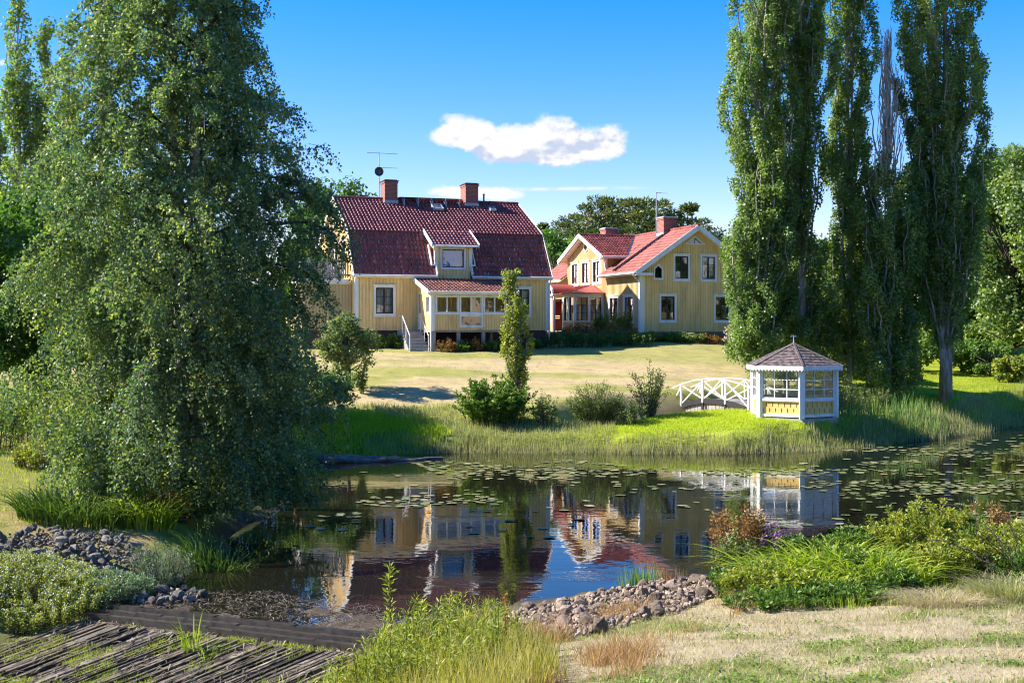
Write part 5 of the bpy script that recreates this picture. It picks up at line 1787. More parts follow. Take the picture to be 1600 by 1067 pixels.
# ------------------------------------------------------------------ columnar poplar
def poplar(x, y, label, H=22, Rm=2.3, n_br=70, leaves=110000, seed=1, dead=None, h0=1.6, stems=1, mat=None, leaf=.115, prof=None, group=None, spread=.30, name='poplar_tree', z=None, yaw=0):
    r = np.random.default_rng(seed)
    E = finish_tree(name, x, y, label, 'tree', group, z)
    m = MB()
    tr = []
    for s in range(stems):
        ox, oy = (0, 0) if s == 0 else (r.uniform(-.9, .9), r.uniform(-.4, .4))
        ts = np.linspace(0, 1, 10)
        hh = H * (1 if s == 0 else r.uniform(.85, .97))
        pts = np.stack([ox * ts ** .4 + .08 * np.sin(ts * 6 + s), oy * ts ** .4 + .08 * np.cos(ts * 5), -.4 + (hh + .4) * ts], -1)
        tr.append(pts)
        m.tube([tuple(p) for p in pts], [(.27 if s == 0 else .17) * Rm / 2.2 * (.62 if dead else 1) * (1 - t) ** (1.5 if dead else .9) + .012 + .16 * max(0, .06 - t) * 6 * (s == 0) for t in ts], 12)
    m.obj('trunk', BARK_P, E, smooth=True)
    prof = prof or [(0, .55), (.08, .85), (.25, 1.0), (.6, .92), (.85, .6), (1, .12)]
    pk, pv = [a for a, _ in prof], [b for _, b in prof]
    K = 9
    hb = h0 + (H * .90 - h0) * r.random(n_br) ** 1.25
    az = np.arange(n_br) * 2.39996 + r.normal(0, .4, n_br)
    nlow = int(n_br * .28) if h0 < 1 and dead is None and H > 10 else (10 if dead is not None else 0)
    if nlow: hb[:nlow] = r.uniform(.15, 3.0, nlow)
    Lh = r.uniform(.16, .34, n_br) * H * (1.15 - .65 * hb / H)
    if nlow: Lh[:nlow] = r.uniform(1.0, 3.2, nlow)
    Rr = Rm * np.interp((hb + Lh * .6) / H, pk, pv) * np.sqrt(r.uniform(.10, 1.05, n_br))
    if nlow: Rr[:nlow] = Rm * r.uniform(.35, 1.05, nlow)
    B = np.zeros((n_br, K, 3))
    si = r.integers(0, stems, n_br)
    st = np.stack([tr[s][np.minimum((h / H * 9).astype(int), 9)] for s, h in zip(si, hb)])
    top = np.minimum(hb + Lh, H * 1.0)
    for k in range(K):
        t = k / (K - 1)
        B[:, k, 0] = st[:, 0] + np.cos(az) * Rr * (1 - (1 - t) ** 2.4)
        B[:, k, 1] = st[:, 1] + np.sin(az) * Rr * (1 - (1 - t) ** 2.4)
        B[:, k, 2] = hb + (top - hb) * t ** .9
    B[:, 1:] += r.normal(0, .07, (n_br, K - 1, 3))
    rd = (.06 * (Lh / H / .3))[:, None] * (1 - np.linspace(0, .88, K))[None, :] + .008
    link('limbs', tubes_mesh('limbs', B, rd, BARK_P, 5), E)
    keep = np.ones(n_br, bool)
    w = (Lh * (.4 + Rr / Rm)).copy()
    if nlow: w[:nlow] *= 1.5
    if dead is not None:
        w = np.where(hb + Lh * .5 > dead, 0, w)
    per = r.multinomial(leaves, w / w.sum())
    bi = np.repeat(np.arange(n_br), per)
    t = r.beta(1.5, 1.0, len(bi))
    # leaves sit in tufts along each limb
    tuft = (np.floor(t * 13) + .5 + r.normal(0, .20, len(t))) / 13
    t = np.clip(np.where(r.random(len(t)) < .9, tuft, t), .02, 1)
    c = along(B[bi], t[:, None])[:, 0]
    if dead is not None:
        kill = (c[:, 2] > dead + r.normal(0, .7, len(c))); c = c[~kill]; bi = bi[~kill]; t = t[~kill]
    tk = (bi * 13 + (t * 13).astype(int))
    thash = ((tk * 2654435761) % 1000) / 1000.0
    gone = thash < .09          # bare stretches of limb
    c, tk, thash, bi = c[~gone], tk[~gone], thash[~gone], bi[~gone]
    thash = ((tk * 40503 + 17) % 997) / 997.0
    toff = np.stack([np.sin(tk * 12.9898), np.sin(tk * 78.233 + 1), .3 * np.sin(tk * 37.7)], -1) * spread * 1.0
    dl = rand_dir(len(c), r) * (r.random(len(c)) ** .5 * spread)[:, None]
    dl[:, 2] *= 1.25
    pos = c + toff + dl
    n = len(pos)
    ax = rand_dir(n, r); ax[:, 2] -= .3
    nr = unit(dl + .25 * rand_dir(n, r) + np.array([0, 0, .2]))
    tint = .30 + .30 * thash + r.normal(0, .15, n) + (r.random(n) < .03) * .35
    link('crown', leaf_mesh('crown', pos, ax, nr, r.uniform(.75, 1.2, n) * leaf, mat or L_POP, tint, .9), E)
    if dead is not None:
        # the bare dead top: upright grey shoots
        nb = 64
        a2 = r.uniform(0, 6.28, nb); z0 = r.uniform(dead - 4, dead + 3.5, nb)
        hh = np.minimum(z0 + r.uniform(2.5, 6.0, nb), H)
        rr_ = Rm * .80 * np.interp(hh / H, [0, .6, .8, 1], [1, 1.0, .75, .14]) * (.25 + .75 * np.sqrt(r.random(nb)))
        D = np.zeros((nb, 8, 3))
        for k in range(8):
            tt = k / 7
            D[:, k, 0] = np.cos(a2) * rr_ * (1 - (1 - tt) ** 2); D[:, k, 1] = np.sin(a2) * rr_ * (1 - (1 - tt) ** 2); D[:, k, 2] = z0 + (hh - z0) * tt
        D[:, 1:] += r.normal(0, .05, (nb, 7, 3))
        o = link('dead_branches', tubes_mesh('dead_branches', D, np.tile(np.linspace(.032, .010, 8), (nb, 1)), BARK_DEAD, 5), E)
        o['label'] = 'bare grey dead branches of the top'
        nt = 420
        q = r.integers(0, nb, nt); p0 = along(D[q], r.uniform(.2, 1, (nt, 1)))[:, 0]
        S_ = np.zeros((nt, 4, 3)); dv = rand_dir(nt, r) * .25 + np.array([0, 0, .55]); l_ = r.uniform(.25, .8, nt)
        for k in range(4): S_[:, k] = p0 + dv * (l_ * k / 3)[:, None] + r.normal(0, .015, (nt, 3))
        tag(link('dead_twigs', tubes_mesh('dead_twigs', S_, np.tile(np.linspace(.012, .005, 4), (nt, 1)), BARK_DEAD, 3), E), kind='stuff')
    return E


# ------------------------------------------------------------------ round-headed tree
def broadleaf(x, y, label, H=12, rx=4, rz=None, crown_z=None, n_cl=60, leaves=60000, seed=1, mat=None, leaf=.12, name='broadleaf_tree', group=None, ry=None, trunk=.2, cat='tree', z=None):
    r = np.random.default_rng(seed)
    E = finish_tree(name, x, y, label, cat, group, z)
    leaves = int(leaves * .48); leaf *= 1.36
    rz = rz or H * .40; crown_z = crown_z or H - rz; ry = ry or rx
    # clump centres through an uneven ellipsoid, denser at the shell
    v = rand_dir(n_cl, r); rad_ = r.uniform(.45, 1.0, n_cl) ** .6
    bumps = 1 + .16 * np.sin(v[:, 0] * 5 + seed) * np.cos(v[:, 1] * 4 + seed * 2) + .1 * np.sin(v[:, 2] * 6)
    c = v * (rad_ * bumps)[:, None] * np.array([rx, ry, rz]) * .84 + np.array([0, 0, crown_z])
    c[:, 2] = np.maximum(c[:, 2], .35)
    m = MB()
    ts = np.linspace(0, 1, 7)
    m.tube([(.1 * math.sin(3 * t), .08 * math.sin(5 * t), -.4 + (crown_z + .4) * t) for t in ts], [trunk * (1 - .55 * t) for t in ts], 10)
    m.obj('trunk', BARK_D, E, smooth=True)
    K = 5
    B = np.zeros((n_cl, K, 3))
    for k in range(K):
        t = k / (K - 1)
        s0 = np.stack([np.zeros(n_cl), np.zeros(n_cl), np.minimum(crown_z * .75, c[:, 2] * .6)], -1)
        B[:, k] = s0 * (1 - t) + c * t; B[:, k, 2] += .25 * np.sin(t * 3.1) * (c[:, 2] - s0[:, 2]) * .3
    link('limbs', tubes_mesh('limbs', B, np.tile(np.linspace(trunk * .35, .012, K), (n_cl, 1)), BARK_D, 5), E)
    cs = r.uniform(.16, .34, n_cl) * min(rx, rz * 1.1)
    pw = cs ** 2
    per = r.multinomial(leaves, pw / pw.sum())
    bi = np.repeat(np.arange(n_cl), per)
    dv = rand_dir(len(bi), r); dv[:, 2] = dv[:, 2] * .75
    lump = 1 + .25 * np.sin(dv[:, 0] * 7 + bi) * np.sin(dv[:, 1] * 6 + bi * 2.1) + .15 * np.sin(dv[:, 2] * 9 + bi)
    q = r.random(len(bi)) ** .35
    pos = c[bi] + dv * (cs[bi] * q * lump)[:, None]
    pos[:, 2] = np.maximum(pos[:, 2], .03)
    n = len(pos)
    ax = unit(rand_dir(n, r) + dv * .5); ax[:, 2] -= .25
    nr = unit(dv + .6 * rand_dir(n, r) + np.array([0, 0, .3]))
    ct = r.normal(.45, .13, n_cl)
    tint = ct[bi] + r.normal(0, .14, n)
    link('crown', leaf_mesh('crown', pos, ax, nr, r.uniform(.7, 1.25, n) * leaf, mat or L_MAPLE, tint, .8), E)
    return E


# ------------------------------------------------------------------ shrubs and herbs on stems
def shrub(x, y, label, H=1.5, R=.8, stems=40, leaves=5000, leaf=.06, mat=None, seed=1, name='shrub', cat='shrub', arch=.25, aspect=.6, ry=None, bark=None, upright=.6, group=None, base=.3, t0=.15, scatter=.07, z=None, minh=.55, flowers=None):
    r = np.random.default_rng(seed)
    E = finish_tree(name, x, y, label, cat, group, z)
    ry = ry or R
    if y > 40: leaves = int(leaves * .6); leaf *= 1.25
    K = 6
    a = r.uniform(0, 6.28, stems); q = np.sqrt(r.random(stems))
    hh = H * r.uniform(minh, 1.0, stems) * (1 - .35 * q ** 2)
    S_ = np.zeros((stems, K, 3))
    bx, by = np.cos(a) * q * R * base, np.sin(a) * q * ry * base
    tx, ty = np.cos(a) * q * R, np.sin(a) * q * ry
    gb = ground(x + bx, y + by) - E.location.z
    for k in range(K):
        t = k / (K - 1)
        S_[:, k, 0] = bx + (tx - bx) * t ** (1 + upright); S_[:, k, 1] = by + (ty - by) * t ** (1 + upright)
        S_[:, k, 2] = gb - .03 + hh * (t * (1 + arch) - arch * t * t)
    S_[:, 1:] += r.normal(0, .02 * H, (stems, K - 1, 3))
    link('stems', tubes_mesh('stems', S_[:, [0, 2, 3, 5]], np.tile(np.linspace(.011, .004, 4) * (.6 + H * .35), (stems, 1)), bark or BARK_D, 3), E)
    bi = r.integers(0, stems, leaves)
    t = t0 + (1 - t0) * r.random(leaves) ** .8
    c = along(S_[bi], t[:, None])[:, 0]
    out = rand_dir(leaves, r); out[:, 2] = np.abs(out[:, 2]) * .5
    pos = c + out * (scatter * r.random(leaves) * H ** .5)[:, None]
    ax = unit(out + np.array([0, 0, .25])); nr = unit(rand_dir(leaves, r) * .7 + np.array([0, 0, .8]))
    tint = r.normal(.45, .12, stems)[bi] + r.normal(0, .16, leaves) + .12 * (t - .5)
    link('foliage', leaf_mesh('foliage', pos, ax, nr, r.uniform(.65, 1.25, leaves) * leaf, mat or L_BUSH, tint, aspect), E)
    if flowers:
        fm, nf, fs, f0 = flowers
        bi = r.integers(0, stems, nf)
        c = along(S_[bi], r.uniform(f0, 1.0, (nf, 1)))[:, 0] + r.normal(0, .035 * H ** .5, (nf, 3)) + np.array([0, 0, .03])
        tag(link('flowers', leaf_mesh('flowers', c, rand_dir(nf, r), rand_dir(nf, r), r.uniform(.7, 1.3, nf) * fs, fm, r.random(nf), .9), E), kind='stuff')
    return E


def grass_clump(x, y, label, H=.8, R=.5, n=400, mat=None, seed=1, width=.012, name='sedge_clump', cat='grass', lean=.6, segs=4, droop=.25, group=None, ry=None, z=None):
    r = np.random.default_rng(seed)
    E = finish_tree(name, x, y, label, cat, group, z)
    ry = ry or R
    a = r.uniform(0, 6.28, n); q = np.sqrt(r.random(n))
    p = np.stack([np.cos(a) * q * R, np.sin(a) * q * ry, np.zeros(n)], -1)
    p[:, 2] = ground(x + p[:, 0], y + p[:, 1]) - E.location.z - .02
    ln = np.stack([np.cos(a + r.normal(0, .7, n)), np.sin(a + r.normal(0, .7, n))], -1) * (lean * H * r.uniform(.05, 1.25, n))[:, None]
    h = H * r.uniform(.55, 1.05, n)
    me = blade_mesh('blades', p, h, width * r.uniform(.6, 1.3, n), ln, mat or G_SEDGE, r.normal(.48, .27, n), segs, 1.9, None, droop)
    link('blades', me, E)
    return E


def field(name, label, cat, mat, xs, ys, h, width, lean, segs=2, tint=None, seed=1, curve=1.6, droop=0.0, off=-.015, zs=None):
    """ground cover nobody could count: one object of many blades at the given spots"""
    r = np.random.default_rng(seed)
    n = len(xs)
    p = np.stack([xs, ys, ground(xs, ys) + off if zs is None else zs], -1)
    a = r.uniform(0, 6.28, n)
    ln = np.stack([np.cos(a), np.sin(a)], -1) * (np.asarray(h) * lean * r.uniform(.1, 1.2, n))[:, None]
    me = blade_mesh(name, p, h, width, ln, mat, r.normal(.48, .2, n) if tint is None else tint, segs, curve, None, droop)
    o = link(name, me)
    tag(o, label, cat, None, 'stuff')
    return o


def sample_poly(poly, n, seed, z=.3, dens=None):
    """points in a ground region outlined by survey marks on level z"""
    q = np.array([(G(a, b, z).x, G(a, b, z).y) for a, b in poly])
    return sample_xy(q, n, seed, dens)


def sample_xy(q, n, seed, dens=None):
    r = np.random.default_rng(seed)
    q = np.array(q, float)
    lo, hi = q.min(0), q.max(0)
    X, Y = [], []
    got = 0
    while got < n:
        x = r.uniform(lo[0], hi[0], n * 2); y = r.uniform(lo[1], hi[1], n * 2)
        ins = np.zeros(len(x), bool)
        for i in range(len(q)):
            a, b = q[i], q[(i + 1) % len(q)]
            c = ((a[1] > y) != (b[1] > y))
            with np.errstate(divide='ignore', invalid='ignore'):
                ins ^= c & (x < (b[0] - a[0]) * (y - a[1]) / (b[1] - a[1] + 1e-12) + a[0])
        if dens is not None: ins &= r.random(len(x)) < dens(x, y)
        X.append(x[ins]); Y.append(y[ins]); got += int(ins.sum())
        if ins.sum() == 0: break
    return np.concatenate(X)[:n], np.concatenate(Y)[:n]

# ------------------------------------------------------------------ trees
def X(px, Y): return (px - 800) / FPX * Y


birch(X(272, 26.8), 26.8, 'huge weeping birch overhanging the left of the pond', 16.2, 3.02, 160, 5, 350000)

POPG = 'columnar poplars behind the gazebo'
poplar(X(1183, 56), 56, 'leafy columnar poplar nearest the yellow house, leftmost behind the gazebo', 24, 1.70, 92, 100000, 21, h0=.25, stems=2, group=POPG)
poplar(X(1252, 57.5), 57.5, 'dense columnar poplar rising straight above the gazebo roof', 24.5, 1.70, 92, 100000, 22, h0=.25, stems=2, group=POPG)
poplar(X(1324, 59), 59, 'slim columnar poplar between the dense one and the dead-topped one', 24, 1.48, 72, 78000, 23, h0=.25, stems=2, group=POPG)
poplar(X(1388, 56), 56, 'thin poplar with a bare dead grey top', 18.3, 1.2, 54, 52000, 24, dead=11.9, h0=.7, group=POPG)
poplar(X(1478, 57), 57, 'broad rightmost poplar with a bare pale lower trunk', 24.5, 2.2, 110, 118000, 25, h0=1.5, stems=2, group=POPG,
       prof=[(0, .45), (.1, .78), (.3, .9), (.55, .85), (.75, 1.05), (.9, .8), (1, .2)])
LG = 'poplars far left behind the birch'
poplar(X(30, 70), 70, 'tallest narrow poplar at the far left edge behind the birch', 20.3, 1.05, 44, 14000, 31, group=LG, leaf=.17)
poplar(X(72, 71), 71, 'second narrow poplar at far left, slightly shorter', 18.7, .95, 40, 12000, 32, group=LG, leaf=.17)
poplar(X(110, 72), 72, 'short poplar half hidden behind the left side of the birch', 16.6, 1.1, 40, 12000, 33, group=LG, leaf=.17)
poplar(X(-2, 73), 73, 'low poplar cut by the left picture edge', 13.2, .9, 34, 9000, 34, group=LG, leaf=.17)

broadleaf(X(1584, 70), 70, 'round maple with pale green top at the right edge', 14.6, 3.7, 7.0, 7.4, 120, 100000, 41, L_POP, .14)
broadleaf(X(1660, 74), 74, 'leafy maple standing partly outside the right edge', 12.4, 3.6, 5, 7, 60, 26000, 42, L_DARK, .18)
BG = 'dark trees behind the poplars'
for i, (px, Y, h, rx, lab) in enumerate((
        (1190, 80, 7.2, 3.0, 'dark low tree in the shade behind the leftmost poplar'), (1268, 83, 8.0, 3.4, 'dark tree filling the gap above the gazebo'),
        (1345, 81, 10.0, 3.4, 'dark tree showing between slim and dead-topped poplars'), (1420, 84, 11.6, 3.6, 'taller dark tree between dead-topped and broad poplars'),
        (1500, 82, 13.6, 3.8, 'dark tree pressed behind the broad rightmost poplar'), (1552, 79, 13.4, 3.8, 'dark tree under the round maple'), (1612, 86, 15.5, 4.2, 'tall dark tree at the right edge behind the maple'))):
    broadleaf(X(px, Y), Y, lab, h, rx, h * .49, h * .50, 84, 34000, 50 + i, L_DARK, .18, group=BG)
for i, (px, Y, h, rx, lab, mt) in enumerate((
        (1545, 66, 2.0, 1.7, 'low dark bush below the round maple', L_BUSH), (1590, 63, 1.7, 1.3, 'bright low bush at the right edge of the lawn', L_BRIGHT),
        (1500, 68, 2.2, 1.7, 'dark bush right of the pale poplar trunk', L_BUSH), (1430, 67, 2.6, 1.9, 'bush between the two bare trunks', L_BUSH), (1355, 62, 2.4, 1.6, 'bush left of the dead-topped poplar trunk', L_BUSH),
        (1290, 62, 2.8, 1.9, 'bush in the shade right behind the gazebo roof', L_BUSH), (1205, 60, 2.6, 1.8, 'bush at the foot of the leftmost poplar', L_POP), (1648, 60, 1.6, 1.5, 'bush just beyond the right picture edge', L_BUSH))):
    broadleaf(X(px, Y), Y, lab, h, rx, h * .5, h * .5, 30, 9000, 70 + i, mt, .11, name='bush', group='bushes under the poplars', cat='bush', trunk=.06)

# left side behind the birch
for i, (px, Y, h, rx, lab, mt, nl) in enumerate((
        (52, 43, 8.6, 3.4, 'sunlit green tree at left behind the birch', L_MAPLE, 42000), (-60, 40, 8.0, 3.2, 'green tree cut by the left picture edge', L_MAPLE, 24000),
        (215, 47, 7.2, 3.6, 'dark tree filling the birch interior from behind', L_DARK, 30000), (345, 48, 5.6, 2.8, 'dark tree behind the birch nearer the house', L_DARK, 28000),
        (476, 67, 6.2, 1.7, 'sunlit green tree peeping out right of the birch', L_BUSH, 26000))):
    broadleaf(X(px, Y), Y, lab, h, rx, h * .5, h * .52, 64, nl, 90 + i, mt, .12, group='trees behind the birch')
broadleaf(X(542, 53), 53, 'rounded apple tree left of the gambrel house', 3.4, 1.4, 1.4, 2.0, 46, 16000, 101, L_WILLOW, .075, name='apple_tree', trunk=.10)
broadleaf(X(470, 44.5), 44.5, 'spreading dark bush on the shore at the right of the birch', 2.7, 2.0, 1.3, 1.4, 60, 24000, 103, L_POP, .075, name='bush', cat='bush', trunk=.08)
broadleaf(X(558, 88), 88, 'bright treetop showing over the left end of the roof ridge', 11.2, 3.4, 4.6, 6.6, 40, 14000, 104, L_MAPLE, .2)
broadleaf(X(500, 92), 92, 'darker treetop behind the left end of the roof', 10.8, 3.4, 4.6, 6.6, 40, 12000, 105, L_DARK, .2)
broadleaf(X(868, 108), 108, 'bright green tree between the two houses', 8.6, 3.4, 4.2, 4.4, 40, 14000, 106, L_BRIGHT if False else L_MAPLE, .2)
broadleaf(X(900, 112), 112, 'olive tree left of the pines above the cross gable', 8.8, 3.0, 4.2, 4.6, 36, 10000, 107, L_BUSH, .2)
broadleaf(X(1150, 112), 112, 'bright tree beside the leftmost poplar above the gable', 7.6, 3.0, 3.6, 4.0, 36, 9000, 108, L_MAPLE, .2)


# ------------------------------------------------------------------ pine wood on the rise behind
def pine_proto(seed, H, R, spruce=False):
    r = np.random.default_rng(seed)
    m = MB(); ts = np.linspace(0, 1, 6)
    m.tube([(.15 * math.sin(4 * t + seed), 0, -1 + (H + .6) * t) for t in ts], [.2 * (1 - t) + .03 for t in ts], 7)
    tm = m.mesh('trunk', BARK_PINE, True)
    n_cl = 40
    if spruce:
        hz = H * r.uniform(.15, 1.0, n_cl); q = R * (1 - hz / H) * r.uniform(.4, 1.0, n_cl) + .1
    else:
        hz = H * r.uniform(.40, 1.0, n_cl); q = R * np.interp(hz / H, [.4, .6, .85, 1], [.65, 1, .75, .2]) * np.sqrt(r.random(n_cl))
    a = r.uniform(0, 6.28, n_cl)
    c = np.stack([np.cos(a) * q, np.sin(a) * q, hz], -1)
    per = 46
    dv = rand_dir(n_cl * per, r); dv[:, 2] *= .5
    pos = np.repeat(c, per, 0) + dv * (r.random(n_cl * per)[:, None] ** .4) * (.55 if spruce else .75)
    n = len(pos)
    ax = unit(dv + np.array([0, 0, .5])); tint = np.repeat(r.normal(.45, .18, n_cl), per) + r.normal(0, .15, n)
    cm = leaf_mesh('crown', pos, ax, rand_dir(n, r), r.uniform(.3, .55, n), L_PINE, tint, .42)
    return tm, cm


PROT = [pine_proto(1, 12.0, 2.3), pine_proto(2, 13.0, 2.0), pine_proto(3, 11.0, 2.5), pine_proto(4, 11.5, 1.7, True)]
PINES = [(848, 150, 10.2, 3), (862, 152, 9.4, 0), (876, 148, 10.0, 0), (890, 155, 11.4, 1), (905, 150, 11.6, 2), (918, 146, 12.2, 0), (934, 152, 13.4, 1), (950, 150, 13.2, 0), (964, 156, 14.0, 1), (976, 150, 13.4, 2),
         (990, 146, 12.8, 0), (1004, 154, 13.0, 1), (1018, 150, 13.2, 2), (1034, 157, 13.4, 0), (1048, 150, 12.0, 1), (1062, 154, 11.6, 2), (1077, 150, 12.6, 3), (1092, 152, 11.2, 0), (1106, 148, 10.4, 2), (1120, 153, 10.2, 1), (1136, 150, 8.8, 0), (1152, 150, 8.2, 2)]
PINES = [(a, b, c - .9, d) for a, b, c, d in PINES]
_r = np.random.default_rng(77)
ORD = 'zeroth first second third fourth fifth sixth seventh eighth ninth tenth eleventh twelfth thirteenth fourteenth fifteenth sixteenth seventeenth eighteenth nineteenth twentieth last'.split()
pn = 0
for i, (px, Y, h, k) in enumerate(PINES):
    nm = 'spruce_tree' if k == 3 else 'pine_tree'
    yy = Y + _r.uniform(-3, 3)
    where = 'left of the cross-gable' if px < 900 else ('above the cross-gable roof' if px < 1000 else ('around the main chimney' if px < 1070 else 'right of the main chimney'))
    if k == 3: lab = 'pointed spruce at the left end of the pine wood' if px < 900 else 'pointed spruce rising right of the aerial mast'
    else:
        pn += 1; lab = ORD[pn] + ' pine from the left along the wood behind the houses'
    hsc = h * _r.uniform(.97, 1.03) / (12.0, 13.0, 11.0, 11.5)[k]
    E = empty(nm, (X(px, yy), yy, gz(X(px, yy), yy)), _r.uniform(0, 6.28), lab, 'tree', 'pine wood behind the houses')
    E.scale = (hsc * _r.uniform(1.05, 1.4),) * 2 + (hsc,)
    link('trunk', PROT[k][0], E); link('crown', PROT[k][1], E)
# the wood closes behind them
_f = []
for i in range(20):
    Y = 185 + _r.uniform(0, 30); px = -300 + 2300 * (i + _r.random()) / 20
    _f.append((X(px, Y), Y, _r.integers(0, 3), _r.uniform(.5, .72)))
V, L_, T_, b_ = [], [], [], 0
for (fx, fy, k, s) in _f:
    me = PROT[k][1]
    co = np.empty(len(me.vertices) * 3, np.float32); me.vertices.foreach_get('co', co); co = co.reshape(-1, 3)
    tn = np.empty(len(me.polygons), np.float32); me.attributes['tint'].data.foreach_get('value', tn)
    V.append(co * np.array([s * 1.6, s * 1.6, s]) + np.array([fx, fy, 8.0])); L_.append(np.arange(len(co)).reshape(-1, 4) + b_); T_.append(tn); b_ += len(co)
F_ = np.concatenate(L_)
tag(link('far_wood', np_mesh('far_wood', np.concatenate(V), F_, np.full(len(F_), 4), L_PINE, np.concatenate(T_))), 'distant dark conifer wood closing the view behind the houses', 'wood', None, 'stuff')

# ------------------------------------------------------------------ plants of the far shore
poplar(X(803, 49.5), 49.5, 'young slender columnar tree in front of the porch', 5.75, .50, 40, 9000, 61, h0=.5, mat=L_BRIGHT, leaf=.095, spread=.16, name='young_poplar_tree', prof=[(0, .8), (.2, 1.1), (.5, 1.0), (.7, .8), (.9, .55), (1, .2)])
shrub(X(772, 47.6), 47.6, 'dense dark green shrub at the foot of the slender tree', 2.0, 1.75, 110, 15000, .10, L_BUSH, 62, arch=.5, ry=1.2, base=.6)
shrub(X(852, 47.4), 47.4, 'thin yellowish shrub just right of the dark green shrub', 1.6, .55, 26, 1800, .08, L_WILLOW, 63, base=.5)
shrub(X(932, 48.4), 48.4, 'grey-green willow shrub with upright rods on the bank', 2.25, 1.30, 120, 13000, .085, L_WILLOW, 64, arch=.15, aspect=.3, base=.5, ry=1.0)
shrub(X(1014, 49.6), 49.6, 'young loose birch sapling left of the footbridge', 2.95, .85, 40, 4200, .075, L_WILLOW, 65, arch=.1, base=.25, minh=.4)
shrub(X(566, 52.5), 52.5, 'small dark sapling alone on the lawn left of the porch', 1.45, .33, 14, 1100, .09, L_BUSH, 66, arch=.05, base=.2)
shrub(X(985, 47.9), 47.9, 'low thin shrub between willow and birch sapling', 1.0, .8, 40, 2400, .07, L_WILLOW, 67, base=.8)
shrub(X(1325, 50.5), 50.5, 'pale feathery shrub just right of the gazebo', 1.7, .8, 46, 3600, .07, L_WILLOW, 68, arch=.1, aspect=.3, base=.6)
shrub(X(1368, 52), 52, 'second pale feathery shrub farther right of the gazebo', 1.3, .8, 40, 2800, .07, L_WILLOW, 69, arch=.1, aspect=.35, base=.6)
grass_clump(X(1527, 57), 57, 'round yellow tuft of grass on the right lawn', .62, .42, 420, G_DRY, 70, .016, 'grass_tuft', lean=.7)
grass_clump(X(1500, 56), 56, 'smaller yellow tuft at the pale trunk foot', .35, .4, 260, G_DRY, 71, .016, 'grass_tuft', lean=.7)

# beds along the houses
HAi = HA.matrix_basis; HBi = HB.matrix_basis
bed = [(1.0, 'low dark bush under the left front window'), (1.9, 'dark bush between left window and steps'), (2.35, 'leafy bush tight against the stone steps'), (4.1, 'tall rusty plant under the porch left bay'), (4.9, 'low bush before the first porch post'), (5.6, 'rusty plant under the middle porch bay'),
       (6.5, 'low bush before the second porch post'), (7.2, 'low bush at the porch right end'), (8.3, 'low bush right of the slender tree against the plinth'), (9.6, 'small bush at the right corner of the plinth')]
for i, (u_, lab) in enumerate(bed):
    rust = 'rusty' in lab
    p = HAi @ Vector((u_, -3.0 if 3.2 < u_ < 7.9 else -.75, 0))
    shrub(p.x, p.y, lab, (.85 if not rust else 1.0) * (.75 if 3.2 < u_ else 1), .62, 40, 1900, .08, L_BUSH if not rust else L_RUST, 120 + i, base=.8, group='plants along the gambrel house', minh=.5)
for i, (px, Y, h, R_, mt, lab) in enumerate((
        (880, 66.5, .95, 1.3, L_DARK, 'dark hedge mound beside the gambrel house corner'), (918, 66.8, 1.0, 1.4, L_DARK, 'dark hedge mound below the veranda'), (956, 67.2, .95, 1.4, L_DARK, 'dark hedge mound below the rusty shrub'), (990, 67.0, .8, 1.2, L_DARK, 'dark hedge mound under the house corner'),
        (905, 70.5, 1.15, 1.1, L_RUST, 'brownish shrub in front of the veranda'), (948, 69.2, 1.05, 1.0, L_RUST, 'rust-red shrub left of the corner pilaster'), (978, 68.8, .95, .9, L_RUST, 'orange-brown shrub at the corner pilaster'), (966, 71.2, 2.0, .95, L_BRIGHT, 'bright yellow-green bush under the side windows'),
        (940, 72.5, 1.5, .6, L_BUSH, 'green bush at the veranda corner'), (1020, 68.6, .6, .9, L_WILLOW, 'low yellowish plants left below the gable'), (1050, 68.8, .6, .9, L_BUSH, 'low green plants below the gable'), (1082, 69.2, .6, .9, L_WILLOW, 'low plants before the cellar hatch'),
        (1112, 69.4, .6, .9, L_RUST, 'dried plants right below the gable'), (862, 68.8, .7, .5, L_RUST, 'reddish flowers at the veranda door'))):
    shrub(X(px, Y), Y, lab, h, R_, 70, 3200, .085, mt, 140 + i, base=.85, ry=R_ * .7, group='shrubs before the cross-gabled house', minh=.6)
shrub(X(1152, 67), 67, 'pink flowering hydrangea beside the leftmost poplar', 1.55, .8, 50, 2600, .1, L_BUSH, 160, base=.5, flowers=(L_PINK, 700, .1, .85))

# reeds, sedges and mown turf: countless blades
x_, y_ = sample_poly([(560, 713), (700, 709), (900, 711), (1150, 710), (1290, 706), (1390, 696), (1400, 680), (1290, 690), (1150, 692), (900, 692), (700, 690), (600, 690)], 9000, 200, 0, lambda x, y: (pond_sd(x, y) < .9) * 1.0)
field('shore_reeds', 'pale dry reeds fringing the far shore below the gazebo mound', 'reeds', G_REED, x_, y_, np.random.default_rng(1).uniform(.18, .46, len(x_)), .017, .22, 2, None, 201)
x_, y_ = sample_poly([(1340, 694), (1470, 684), (1600, 662), (1640, 655), (1640, 640), (1500, 650), (1400, 664), (1340, 672)], 4800, 202, 0.1, lambda x, y: sstep(1.8 - pond_sd(x, y), 0, 1.2))
field('right_shore_reeds', 'green and straw reeds along the right far shore', 'reeds', G_REED, x_, y_, np.random.default_rng(2).uniform(.25, .7, len(x_)), .018, .2, 2, None, 203)
x_, y_ = sample_xy([(12.6, 47.2), (15.5, 48.6), (18.6, 51.2), (18.2, 53), (15, 51.4), (13.2, 49.6)], 700, 204)
field('iris_bed', 'tall sword-leaved irises right of the gazebo', 'irises', G_IRIS, x_, y_, np.random.default_rng(3).uniform(.4, 1.05, len(x_)), .036, .25, 3, None, 205, 1.8, .08)
